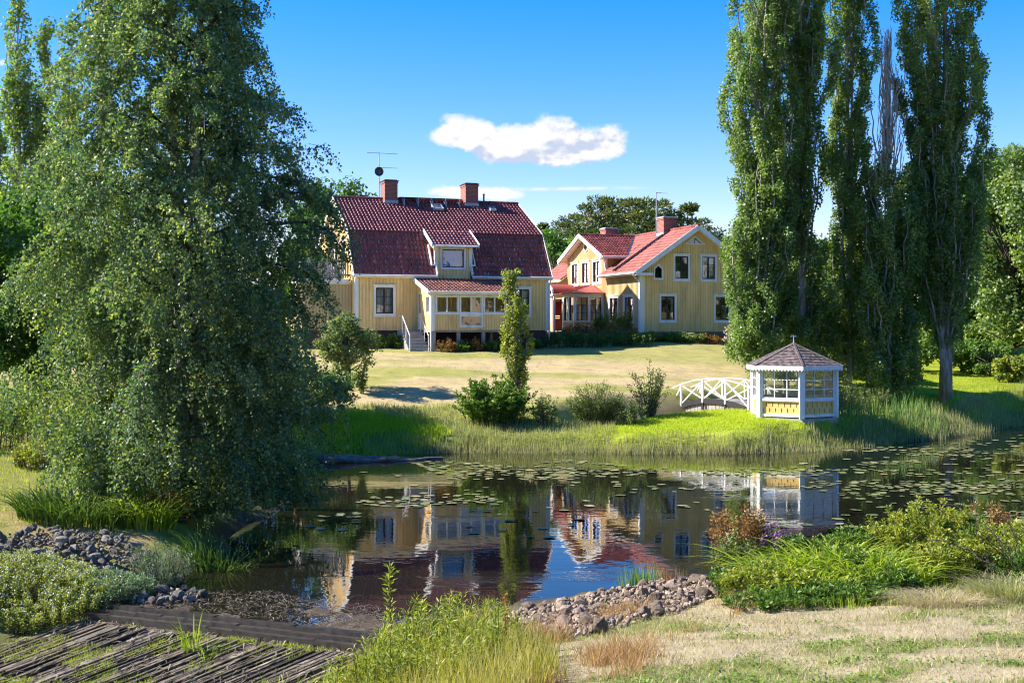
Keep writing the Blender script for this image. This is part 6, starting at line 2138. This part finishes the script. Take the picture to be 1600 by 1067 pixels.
x_, y_ = sample_xy([(-7.5, 41.8), (-4.2, 43.6), (-2.2, 45.6), (-3.2, 48.2), (-6.5, 49.5), (-8.6, 46)], 11000, 206)
field('rank_grass', 'rank lime-green grass on the bank right of the birch', 'grass', G_LAWN, x_, y_, np.random.default_rng(4).uniform(.12, .36, len(x_)), .022, .5, 2, None, 207)
x_, y_ = sample_xy([(-2.2, 45.5), (4, 45.6), (4, 50.5), (-6.5, 50.5)], 9000, 208)
field('bank_grass', 'mixed tall grass on the bank below the lawn', 'grass', G_REED, x_, y_, np.random.default_rng(5).uniform(.10, .32, len(x_)), .02, .4, 2, np.random.default_rng(6).normal(.45, .2, len(x_)), 209)
x_, y_ = sample_xy([(3.0, 45.8), (10, 45.6), (15, 46.8), (15.2, 49.4), (12, 51), (7, 51), (3.2, 49)], 30000, 210)
field('mound_turf', 'bright green turf on the mound around the gazebo', 'grass', G_LAWN, x_, y_, np.random.default_rng(7).uniform(.05, .12, len(x_)), .024, .5, 1, np.random.default_rng(8).normal(.62, .16, len(x_)), 211)
x_, y_ = sample_xy([(14, 53), (28, 58), (30, 70), (17, 66)], 16000, 212)
field('right_turf', 'green turf under the poplars', 'grass', G_LAWN, x_, y_, np.random.default_rng(9).uniform(.04, .10, len(x_)), .03, .5, 1, np.random.default_rng(10).normal(.5, .16, len(x_)), 213)
x_, y_ = sample_xy([(-9, 51), (8, 51), (11, 62), (3, 65), (-9, 62)], 26000, 214)
field('lawn_turf', 'sun-bleached mown turf of the big lawn', 'grass', G_DRY, x_, y_, np.random.default_rng(11).uniform(.02, .05, len(x_)), .03, .6, 1, np.random.default_rng(12).normal(.35, .2, len(x_)), 215)

# ------------------------------------------------------------------ left bank
L_PALE = leafmat('tiny_pale_flower', (0.5, 0.55, 0.5), (0.62, 0.66, 0.62), (0.72, 0.74, 0.72), 0.2)
sh = lambda px, Y, lab, **k: shrub(X(px, Y), Y, lab, **k)
sh(70, 20.4, 'low bright mat of small-leaved ground cover beside the spillway', H=.58, R=1.25, ry=.95, stems=420, leaves=26000, leaf=.035, mat=L_BRIGHT, seed=301, base=1.0, arch=.4, name='ground_cover', cat='ground cover', scatter=.10, minh=.7, flowers=(L_PALE, 3600, .024, .75), upright=.2)
sh(172, 20.6, 'blue-green end of the ground cover next to the water', H=.5, R=.75, ry=.7, stems=240, leaves=11000, leaf=.035, mat=L_BLUE, seed=302, base=1.0, arch=.4, name='ground_cover', cat='ground cover', scatter=.09, minh=.7, upright=.2)
sh(252, 21.8, 'feathery grey-green shrub between the stone heap and the water', H=.85, R=.62, stems=90, leaves=6500, leaf=.035, mat=L_BLUE, seed=303, aspect=.35, base=.7, flowers=(L_PURPLE, 120, .025, .8))
grass_clump(X(120, 24.3), 24.3, 'large arching dark sedge clump above the stone heap', 1.0, 1.15, 800, G_DARKSEDGE, 304, .034, lean=.9, segs=5, droop=.45, ry=.8)
grass_clump(X(228, 24.6), 24.6, 'bright arching sedge clump in front of the birch trunk', 1.05, .6, 420, G_SEDGE, 305, .034, lean=.8, segs=5, droop=.4)
grass_clump(X(350, 23.6), 23.6, 'dark sedge hanging over the water under the birch', .9, .75, 420, G_DARKSEDGE, 306, .03, lean=.8, segs=5, droop=.4, z=.1)
for i, (px, Y, h, R_, lab, mt) in enumerate(((22, 36, 2.2, 1.8, 'leafy bush at the left edge above the bank', L_BUSH), (95, 34, 2.0, 1.4, 'sunlit bush left of the birch skirt', L_BRIGHT), (150, 31, 1.5, 1.0, 'weedy bush under the left birch branches', L_BUSH), (60, 29.5, .95, .4, 'tall single weed on the left grass', L_BRIGHT),
                                         (38, 30, .7, .3, 'short weed on the left grass', L_BRIGHT), (-30, 33, 2.0, 1.4, 'bush at the very left edge', L_BUSH), (200, 29, 1.3, 1.0, 'leafy weeds beside the birch trunk', L_WILLOW), (262, 25.2, .8, .5, 'rusty herb at the birch foot', L_RUST))):
    shrub(X(px, Y), Y, lab, h, R_, 60, 5200 if R_ > .8 else 900, .07, mt, 320 + i, base=.7, minh=.5, group='weeds on the left bank')
x_, y_ = sample_xy([(-16, 23), (-7.5, 23.5), (-7, 30), (-12, 38), (-18, 38)], 22000, 330)
field('left_bank_grass', 'thin yellowing grass on the left bank', 'grass', G_SEDGE, x_, y_, np.random.default_rng(31).uniform(.04, .16, len(x_)), .012, .5, 2, np.random.default_rng(32).normal(.6, .2, len(x_)), 331)
_m = np.random.default_rng(332)
_dx, _dy = DAM_R.x - DAM_L.x, DAM_R.y - DAM_L.y
_L = math.hypot(_dx, _dy); _ux, _uy = _dx / _L, _dy / _L
_s, _qd = _m.uniform(-2.4, _L + .6, 120000), _m.uniform(.3, 2.6, 120000)
x_ = DAM_L.x + _s * _ux + _qd * _uy; y_ = DAM_L.y + _s * _uy - _qd * _ux
_k = _m.random(len(x_)) < sstep(fbm(_s * .8 + _qd * .5, _qd * 1.6, 1.1, 71) + .45 * fbm(x_, y_, 4, 72) + .20 * (_qd - .9), -.12, .25)
x_, y_, _qd = x_[_k], y_[_k], _qd[_k]
_zs = -.165 - .34 * np.maximum(_qd - .26, 0)
field('spillway_moss', 'lime-green grass and moss spreading over the lower planks', 'moss', G_SEDGE, x_, y_, np.random.default_rng(33).uniform(.03, .10, len(x_)), .013, .7, 2, np.random.default_rng(34).normal(.75, .15, len(x_)), 333, zs=_zs)
for i, (px, Y, h, n, lab) in enumerate(((300, 18.4, .78, 16, 'upright green rush tuft growing at the dam sill'), (325, 18.2, .5, 9, 'smaller rush tuft beside the upright one'), (430, 16.9, .5, 12, 'rush tuft on the right of the planks'), (480, 14.6, .7, 14, 'rush tuft low on the planks near the weeds'), (165, 16.4, .5, 12, 'rush tuft at the bottom edge on the planks'))):
    grass_clump(X(px, Y), Y, lab, h, .13, n, G_SEDGE, 340 + i, .024, 'rush_tuft', lean=.35, segs=4, droop=.1, z=-.02 if i < 2 else None, group='rush tufts on the spillway')

# ------------------------------------------------------------------ near shore, middle: weeds
for i, (px, Y, h, R_, n, lab) in enumerate(((470, 14.4, .75, .9, 5200, 'yellow-green weed thicket at the bottom left of the weeds'), (570, 14.2, .85, .85, 5600, 'yellow-green weed thicket in the bottom middle'), (655, 15.0, .95, .85, 5600, 'tall weed thicket below the reflected dormer'),
                                            (720, 14.2, .85, .8, 5000, 'weed thicket left of the red dock stalk'), (700, 16.6, .75, .7, 3600, 'narrow-leaved weeds at the water edge'), (590, 16.4, .6, .6, 2800, 'weeds standing between dam end and water'), (400, 13.6, .6, .7, 3000, 'low yellow weeds on the bottom edge'))):
    shrub(X(px, Y), Y, lab, h * 1.05, R_, 80, int(n * .75), .095, L_BRIGHT, 360 + i, 'weeds', 'weeds', .04, .17, base=1.0, upright=.1, minh=.3, scatter=.05, bark=G_SEDGE, t0=.1, group='weeds on the near shore')
shrub(X(608, 15.6), 15.6, 'single tall leafy stalk standing out of the weeds', 1.45, .06, 1, 170, .085, L_BRIGHT, 380, 'tall_weed', 'weed', .02, .3, base=.5, scatter=.05, bark=G_SEDGE, minh=.9)
shrub(X(655, 15.8), 15.8, 'second tall leafy stalk right of the first', 1.1, .08, 1, 150, .085, L_BRIGHT, 381, 'tall_weed', 'weed', .02, .3, base=.5, scatter=.05, bark=G_SEDGE, minh=.8)
shrub(X(790, 14.6), 14.6, 'dark red-brown dock stalk beside the rubble bank', 1.0, .06, 1, 420, .028, L_RUST, 382, 'dock_stalk', 'weed', .02, .7, base=.6, scatter=.03, bark=BARK_PINE, minh=.85, t0=.25)
x_, y_ = sample_xy([(-3.2, 12.6), (-.2, 11), (.6, 13), (-.2, 16.8), (-1.6, 17.0), (-2.6, 15.2)], 9000, 383)
G_YEL = leafmat('yellowing_grass', (0.16, 0.17, 0.04), (0.32, 0.30, 0.07), (0.50, 0.42, 0.16), 0.4)
field('near_long_grass', 'long yellow-green grass among the near weeds', 'grass', G_YEL, x_, y_, np.random.default_rng(41).uniform(.15, .62, len(x_)), .011, .45, 3, np.random.default_rng(42).normal(.62, .28, len(x_)), 384)
x_, y_ = sample_xy([(-.6, 12.4), (1.6, 12.6), (2.4, 15.2), (3.6, 17.4), (2.4, 18.2), (.8, 17.4), (-.3, 15.6)], 6000, 385, lambda x, y: sstep(fbm(x, y, .8, 81) + .5 * fbm(x, y, 3, 82), -.1, .35))
field('rusty_grass', 'rust-brown dead grass below the rubble bank', 'grass', G_RUST, x_, y_, np.random.default_rng(43).uniform(.06, .30, len(x_)), .007, .9, 3, None, 386)
x_, y_ = sample_xy([(-1, 10.5), (9.5, 9.5), (10, 19), (3.2, 18.6), (.6, 15.4)], 52000, 387)
dn = gpatch(x_, y_)
field('dry_turf', 'short dry straw-coloured turf of the near bank', 'grass', G_DRY, x_, y_, np.random.default_rng(44).uniform(.02, .06, len(x_)) * (1 + .5 * dn), .010, .9, 2, np.random.default_rng(45).normal(.5, .2, len(x_)), 388)
k = np.random.default_rng(46).random(len(x_)) < dn * .55
xg, yg = x_[k], y_[k]
field('green_turf', 'green blades growing through the dry turf', 'grass', G_SEDGE, xg, yg, np.random.default_rng(47).uniform(.03, .08, len(xg)), .009, .8, 2, np.random.default_rng(48).normal(.35, .2, len(xg)), 389)
# longer straws and tufts standing out of the turf
x_, y_ = sample_xy([(-.4, 10.6), (9.6, 9.8), (9.6, 18), (3.4, 18.2), (.9, 15.6)], 7000, 392, lambda x, y: sstep(fbm(x, y, 2.4, 48), .05, .4) + .04)
field('straw_tufts', 'taller straw tufts standing out of the near turf', 'grass', G_DRY, x_, y_, np.random.default_rng(57).uniform(.05, .17, len(x_)), .007, .9, 3, np.random.default_rng(58).normal(.45, .25, len(x_)), 393)
# clover and plantain leaves in patches
x_, y_ = sample_xy([(-.4, 10.6), (9.4, 9.8), (9, 17.5), (3.4, 17.8), (1.4, 15)], 15000, 390, lambda x, y: gpatch(x, y) * sstep(fbm(x, y, 3.5, 47), -.2, .15) + .012)
_q = np.random.default_rng(49); n_ = len(x_)
pos = np.stack([x_, y_, ground(x_, y_) + _q.uniform(.005, .05, n_)], -1)
ax = rand_dir(n_, _q); ax[:, 2] = np.abs(ax[:, 2]) * .35
tag(link('clover', leaf_mesh('clover', pos, ax, np.array([0, 0, 1.0]) + .4 * rand_dir(n_, _q), _q.uniform(.02, .05, n_), L_BUSH, _q.normal(.75, .25, n_), .7)), 'patches of green clover and plantain in the near turf', 'clover', None, 'stuff')

# ------------------------------------------------------------------ near shore, right: thicket
for i, (px, Y, h, R_, n, lab) in enumerate(((1215, 18.9, .85, .55, 900, 'yellow-green sedge clump nearest the rubble bank'), (1290, 19.0, 1.0, .65, 1300, 'big arching sedge clump in the middle of the right thicket'), (1355, 18.4, .9, .6, 1100, 'sedge clump below the round leafy bush'),
                                            (1265, 18.0, .7, .6, 900, 'low front sedge clump of the right thicket'), (1190, 20.2, .8, .45, 500, 'thin sedge behind the purple flowers'), (1410, 18.2, .75, .5, 700, 'sedge clump right of the thicket middle'))):
    grass_clump(X(px, Y), Y, lab, h * 1.2, R_ * .8, int(n * .24), G_SEDGE, 400 + i, .046, lean=1.0, segs=7, droop=.5, group='sedge clumps in the right thicket')
for i, (px, Y, h, R_, n, mt, lab) in enumerate(((1440, 19.8, 1.2, .95, 13000, L_BRIGHT, 'round yellowing leafy bush topping the right thicket'), (1585, 18.8, .95, .9, 8500, L_BRIGHT, 'leafy bush at the right picture edge'), (1165, 18.6, .55, .6, 5200, L_BUSH, 'low dark leafy bush at the rubble bank end'),
                                                (1250, 19.8, .75, .7, 5200, L_BUSH, 'leafy bush hidden behind the big sedge'), (1345, 20.2, .85, .7, 5200, L_BUSH, 'leafy bush between sedge and round bush'), (1515, 19.6, .9, .7, 5600, L_BUSH, 'leafy bush right of the round yellowing one'), (1150, 19.8, .9, .45, 2600, L_WILLOW, 'slender willow shoots leaning over the water'),
                                                (1650, 17.5, .9, .9, 4000, L_BUSH, 'bush just beyond the right edge of the thicket'), (1182, 18.1, .62, .55, 4200, L_BRIGHT, 'yellow-green leafy bush at the left front of the thicket'), (1322, 18.7, .7, .5, 3600, L_BUSH, 'leafy bush parting the two biggest sedge clumps'), (1240, 17.7, .5, .5, 3000, L_BRIGHT, 'low yellow-green bush before the big sedge'), (1385, 17.7, .5, .55, 3000, L_BUSH, 'low leafy bush before the right sedge clump'), (1475, 18.6, .8, .7, 5200, L_BRIGHT, 'yellow-green bush between round bush and straw tussock'),
                                                (1320, 17.2, .35, .8, 3600, L_BUSH, 'low green herbs in front of the thicket'), (1210, 17.0, .3, .8, 3200, L_BUSH, 'low herbs before the dark leafy bush'))):
    shrub(X(px, Y), Y, lab, h, R_, 90, n, .062, mt, 420 + i, base=.75, arch=.35, aspect=.5, group='leafy bushes in the right thicket', ry=R_ * .8)
shrub(X(1208, 20.0), 20.0, 'purple loosestrife spikes in the right thicket', 1.05, .28, 12, 500, .06, L_BUSH, 440, 'loosestrife', 'flower', .02, .3, base=.6, minh=.8, flowers=(L_PURPLE, 420, .034, .72))
shrub(X(1152, 20.4), 20.4, 'tall brown seed heads at the left end of the thicket', 1.5, .5, 34, 2000, .065, L_RUST, 441, 'seed_heads', 'weed', .05, .5, base=.5, minh=.7, t0=.6, scatter=.12, bark=BARK_PINE)
shrub(X(1545, 19.8), 19.8, 'pale dried seed heads behind the right leafy bush', 1.25, .35, 18, 700, .05, L_RUST, 442, 'seed_heads', 'weed', .05, .5, base=.5, minh=.7, t0=.75, scatter=.12, bark=BARK_PINE)
grass_clump(X(1470, 16.6), 16.6, 'flattened dead straw tussock before the thicket', .42, .55, 1500, G_DRY, 443, .010, 'dead_tussock', lean=1.5, segs=5, droop=.6)
grass_clump(X(1580, 16.8), 16.8, 'greener fine tussock at the right edge', .6, .5, 1500, G_REED, 444, .009, 'grass_tuft', lean=.8, segs=4, droop=.4)
x_, y_ = sample_xy([(3.4, 16.6), (9.5, 16.2), (9.6, 18.8), (3.6, 19)], 5000, 445)
field('thicket_grass', 'tall bright grass at the front of the right thicket', 'grass', G_SEDGE, x_, y_, np.random.default_rng(51).uniform(.08, .24, len(x_)), .014, .6, 3, np.random.default_rng(52).normal(.55, .22, len(x_)), 446)
grass_clump(X(1000, 21.6), 21.6, 'blue-green rushes standing in the water at the rubble bank', .52, .42, 130, G_RUSH if 'G_RUSH' in globals() else G_IRIS, 447, .016, 'rush_tuft', lean=.2, segs=3, droop=.02, ry=.2, z=-.05)
grass_clump(X(1052, 21.7), 21.7, 'brownish rushes right of the blue-green ones', .45, .25, 90, G_RUST, 448, .014, 'rush_tuft', lean=.2, segs=3, droop=.02, ry=.15, z=-.05)


def bare_shrub():
    E = empty('bare_shrub', (X(1600, 17.6), 17.6, gz(X(1600, 17.6), 17.6)), 0, 'leafless dark twiggy shrub leaning in from the right', 'shrub')
    r = np.random.default_rng(9)
    N = 9
    S_ = np.zeros((N, 8, 3))
    for i in range(N):
        a = r.uniform(2.0, 4.3); ln = r.uniform(.8, 2.2); up = r.uniform(.2, 1.1)
        for k in range(8):
            t = k / 7
            S_[i, k] = (math.cos(a) * ln * t * .75 + r.normal(0, .02), math.sin(a) * .5 * ln * t, up * ln * t ** .7 * (1 - (i % 3) * .16 * t) + r.normal(0, .015))
    link('branches', tubes_mesh('branches', S_, np.tile(np.linspace(.011, .003, 8), (N, 1)), BARK_D, 5), E)
    nt = 60
    q = r.integers(0, N, nt); p0 = along(S_[q], r.uniform(.25, 1, (nt, 1)))[:, 0]
    T = np.zeros((nt, 5, 3)); d = rand_dir(nt, r) * .5 + np.array([-.1, 0, .4]); l = r.uniform(.1, .5, nt)
    for k in range(5): T[:, k] = p0 + d * (l * k / 4)[:, None] + r.normal(0, .008, (nt, 3))
    tag(link('twigs', tubes_mesh('twigs', T, np.tile(np.linspace(.006, .002, 5), (nt, 1)), BARK_D, 4), E), kind='stuff')


bare_shrub()

# ------------------------------------------------------------------ water lilies
def pad_mesh(seed):
    r = random.Random(seed)
    m = MB(); n = 14
    vs = [(0.03, 0, 0.0)]
    for i in range(n):
        a = .22 + (2 * math.pi - .44) * i / (n - 1)
        q = .5 * r.uniform(.93, 1.04)
        vs.append((q * math.cos(a), q * .9 * math.sin(a), r.uniform(-.004, .012)))
    fs = [(0, i, i + 1) for i in range(1, n)]
    m.add(vs, fs, r.random())
    me = m.mesh('lily_pad', PAD)
    return me


PADS = [pad_mesh(i) for i in range(12)]


def pads_in(poly, n, seed): return np.stack(sample_poly(poly, int(n * 1.7), seed, 0.0), -1)


zones = [([(545, 772), (640, 755), (770, 760), (770, 785), (620, 792), (560, 790)], 230), ([(478, 806), (560, 800), (575, 825), (490, 836)], 110), ([(640, 722), (900, 718), (1050, 735), (900, 755), (700, 750)], 330),
         ([(1060, 735), (1300, 720), (1600, 690), (1620, 760), (1400, 800), (1250, 760)], 620), ([(1330, 760), (1600, 745), (1610, 838), (1400, 850), (1300, 822)], 330), ([(560, 735), (1200, 730), (1180, 830), (620, 850)], 100), ([(1060, 790), (1200, 770), (1310, 820), (1120, 830)], 36),
         ([(1300, 705), (1600, 680), (1600, 720), (1350, 735)], 340)]
pts = np.concatenate([pads_in(z_, n_, 500 + i) for i, (z_, n_) in enumerate(zones)])
pts = pts[pond_sd(pts[:, 0], pts[:, 1]) < -.25]
pts = pts[np.random.default_rng(54).random(len(pts)) < .07 + sstep(fbm(pts[:, 0] * .45, pts[:, 1] * 1.0, .7, 33), -.10, .16)]
_q = np.random.default_rng(55)
# keep leaves from lying on one another
keep = []
cell = {}
szs = _q.uniform(.15, .33, len(pts))
for i, (a, b) in enumerate(pts):
    kx, ky = int(a / .4), int(b / .4)
    ok = True
    for dx in (-1, 0, 1):
        for dy in (-1, 0, 1):
            for j in cell.get((kx + dx, ky + dy), ()):
                if (pts[j, 0] - a) ** 2 + (pts[j, 1] - b) ** 2 < (.40 * (szs[i] + szs[j])) ** 2: ok = False
    if ok:
        keep.append(i); cell.setdefault((kx, ky), []).append(i)
pts, szs = pts[keep], szs[keep]
order = np.argsort(-szs / pts[:, 1] ** 1.5)
V, F_, T_, b_ = [], [], [], 0
for rank, i in enumerate(order):
    s = szs[i]; rz = _q.uniform(0, 6.28)
    if rank < 240:
        o = link('lily_pad', PADS[rank % 12])
        o.location = (pts[i, 0], pts[i, 1], .010 + .012 * _q.random()); o.rotation_euler = (_q.normal(0, .03), _q.normal(0, .03), rz); o.scale = (s, s, s)
        tag(o, 'flat round lily pad floating on the pond among many like it', 'lily pad', 'lily pads floating on the pond')
    else:
        me = PADS[rank % 12]
        co = np.array([tuple(v.co) for v in me.vertices]); c_, s_ = math.cos(rz), math.sin(rz)
        co = np.stack([co[:, 0] * c_ - co[:, 1] * s_, co[:, 0] * s_ + co[:, 1] * c_, co[:, 2]], -1) * s + np.array([pts[i, 0], pts[i, 1], .010 + .012 * _q.random()])
        f = np.array([tuple(p.vertices) for p in me.polygons]); V.append(co); F_.append(f + b_); b_ += len(co); T_.append(np.full(len(f), _q.random()))
F_ = np.concatenate(F_)
tag(link('distant_lily_pads', np_mesh('distant_lily_pads', np.concatenate(V), F_, np.full(len(F_), 3), PAD, np.concatenate(T_))), 'mass of small lily pads toward the far and right shore', 'lily pads', None, 'stuff')

G_DEB = leafmat('dead_stem', (0.06, 0.05, 0.04), (0.16, 0.13, 0.10), (0.34, 0.29, 0.23), 0.1)
# floating scum and dead stems by the dam
x_, y_ = sample_poly([(200, 930), (420, 925), (620, 955), (700, 965), (640, 1000), (400, 975), (190, 945)], 2800, 560, 0)
_q = np.random.default_rng(56); n_ = len(x_)
pos = np.stack([x_, y_, np.maximum(ground(x_, y_), 0) + .012 + _q.uniform(0, .02, n_)], -1)
ax = rand_dir(n_, _q, .95)
tag(link('dead_debris', leaf_mesh('dead_debris', pos, ax, np.array([0, 0, 1.0]) + .3 * rand_dir(n_, _q), _q.uniform(.05, .22, n_), G_DEB, _q.normal(.4, .25, n_), .07)), 'dead stems and scum lying on the mud by the dam', 'debris', None, 'stuff')

# ------------------------------------------------------------------ the roadside trees behind the viewer, which the window panes and water mirror
_q = np.random.default_rng(91)
N = 34000
cx = np.array([-34, -25, -16, -8, 1, 9, 17, 26, 36.0, 46, 55, 64, 72, 78, 80, 82, 84]); cyy = np.array([-30, -26, -32, -28, -30, -27, -31, -28, -26, -24, -20, -14, -6, 4, 15, 27, 40.0]); hh = _q.uniform(9, 14, 17)
bi = _q.integers(0, 17, N)
dv = rand_dir(N, _q); qq = _q.random(N) ** .4
pos = np.stack([cx[bi], cyy[bi], 3 + hh[bi] * .55], -1) + dv * qq[:, None] * np.stack([np.full(N, 4.6), np.full(N, 3.5), hh[bi] * .5], -1) * (1 + .2 * np.sin(dv[:, :1] * 9 + bi[:, None]))
tag(link('roadside_trees', leaf_mesh('roadside_trees', pos, rand_dir(N, _q), rand_dir(N, _q), _q.uniform(.5, .95, N), L_DARK, _q.normal(.45, .2, N), .8)), 'row of trees behind the viewer seen only in reflections', 'trees', None, 'stuff')

_m = np.random.default_rng(570)
_n = 2600
_s, _qd = _m.uniform(-2, _L + .3, _n), _m.uniform(.15, 2.3, _n)
pos = np.stack([DAM_L.x + _s * _ux + _qd * _uy, DAM_L.y + _s * _uy - _qd * _ux, -.125 - .34 * np.maximum(_qd - .26, 0) + _m.uniform(0, .02, _n)], -1)
ax = rand_dir(_n, _m, .95) + np.array([-.5, -.5, -.2])
tag(link('spillway_litter', leaf_mesh('spillway_litter', pos, ax, np.array([0, 0, 1.0]) + .4 * rand_dir(_n, _m), _m.uniform(.05, .3, _n), G_DEB, _m.normal(.45, .3, _n), .10)), 'dead stems and twigs strewn over the spillway planks', 'debris', None, 'stuff')
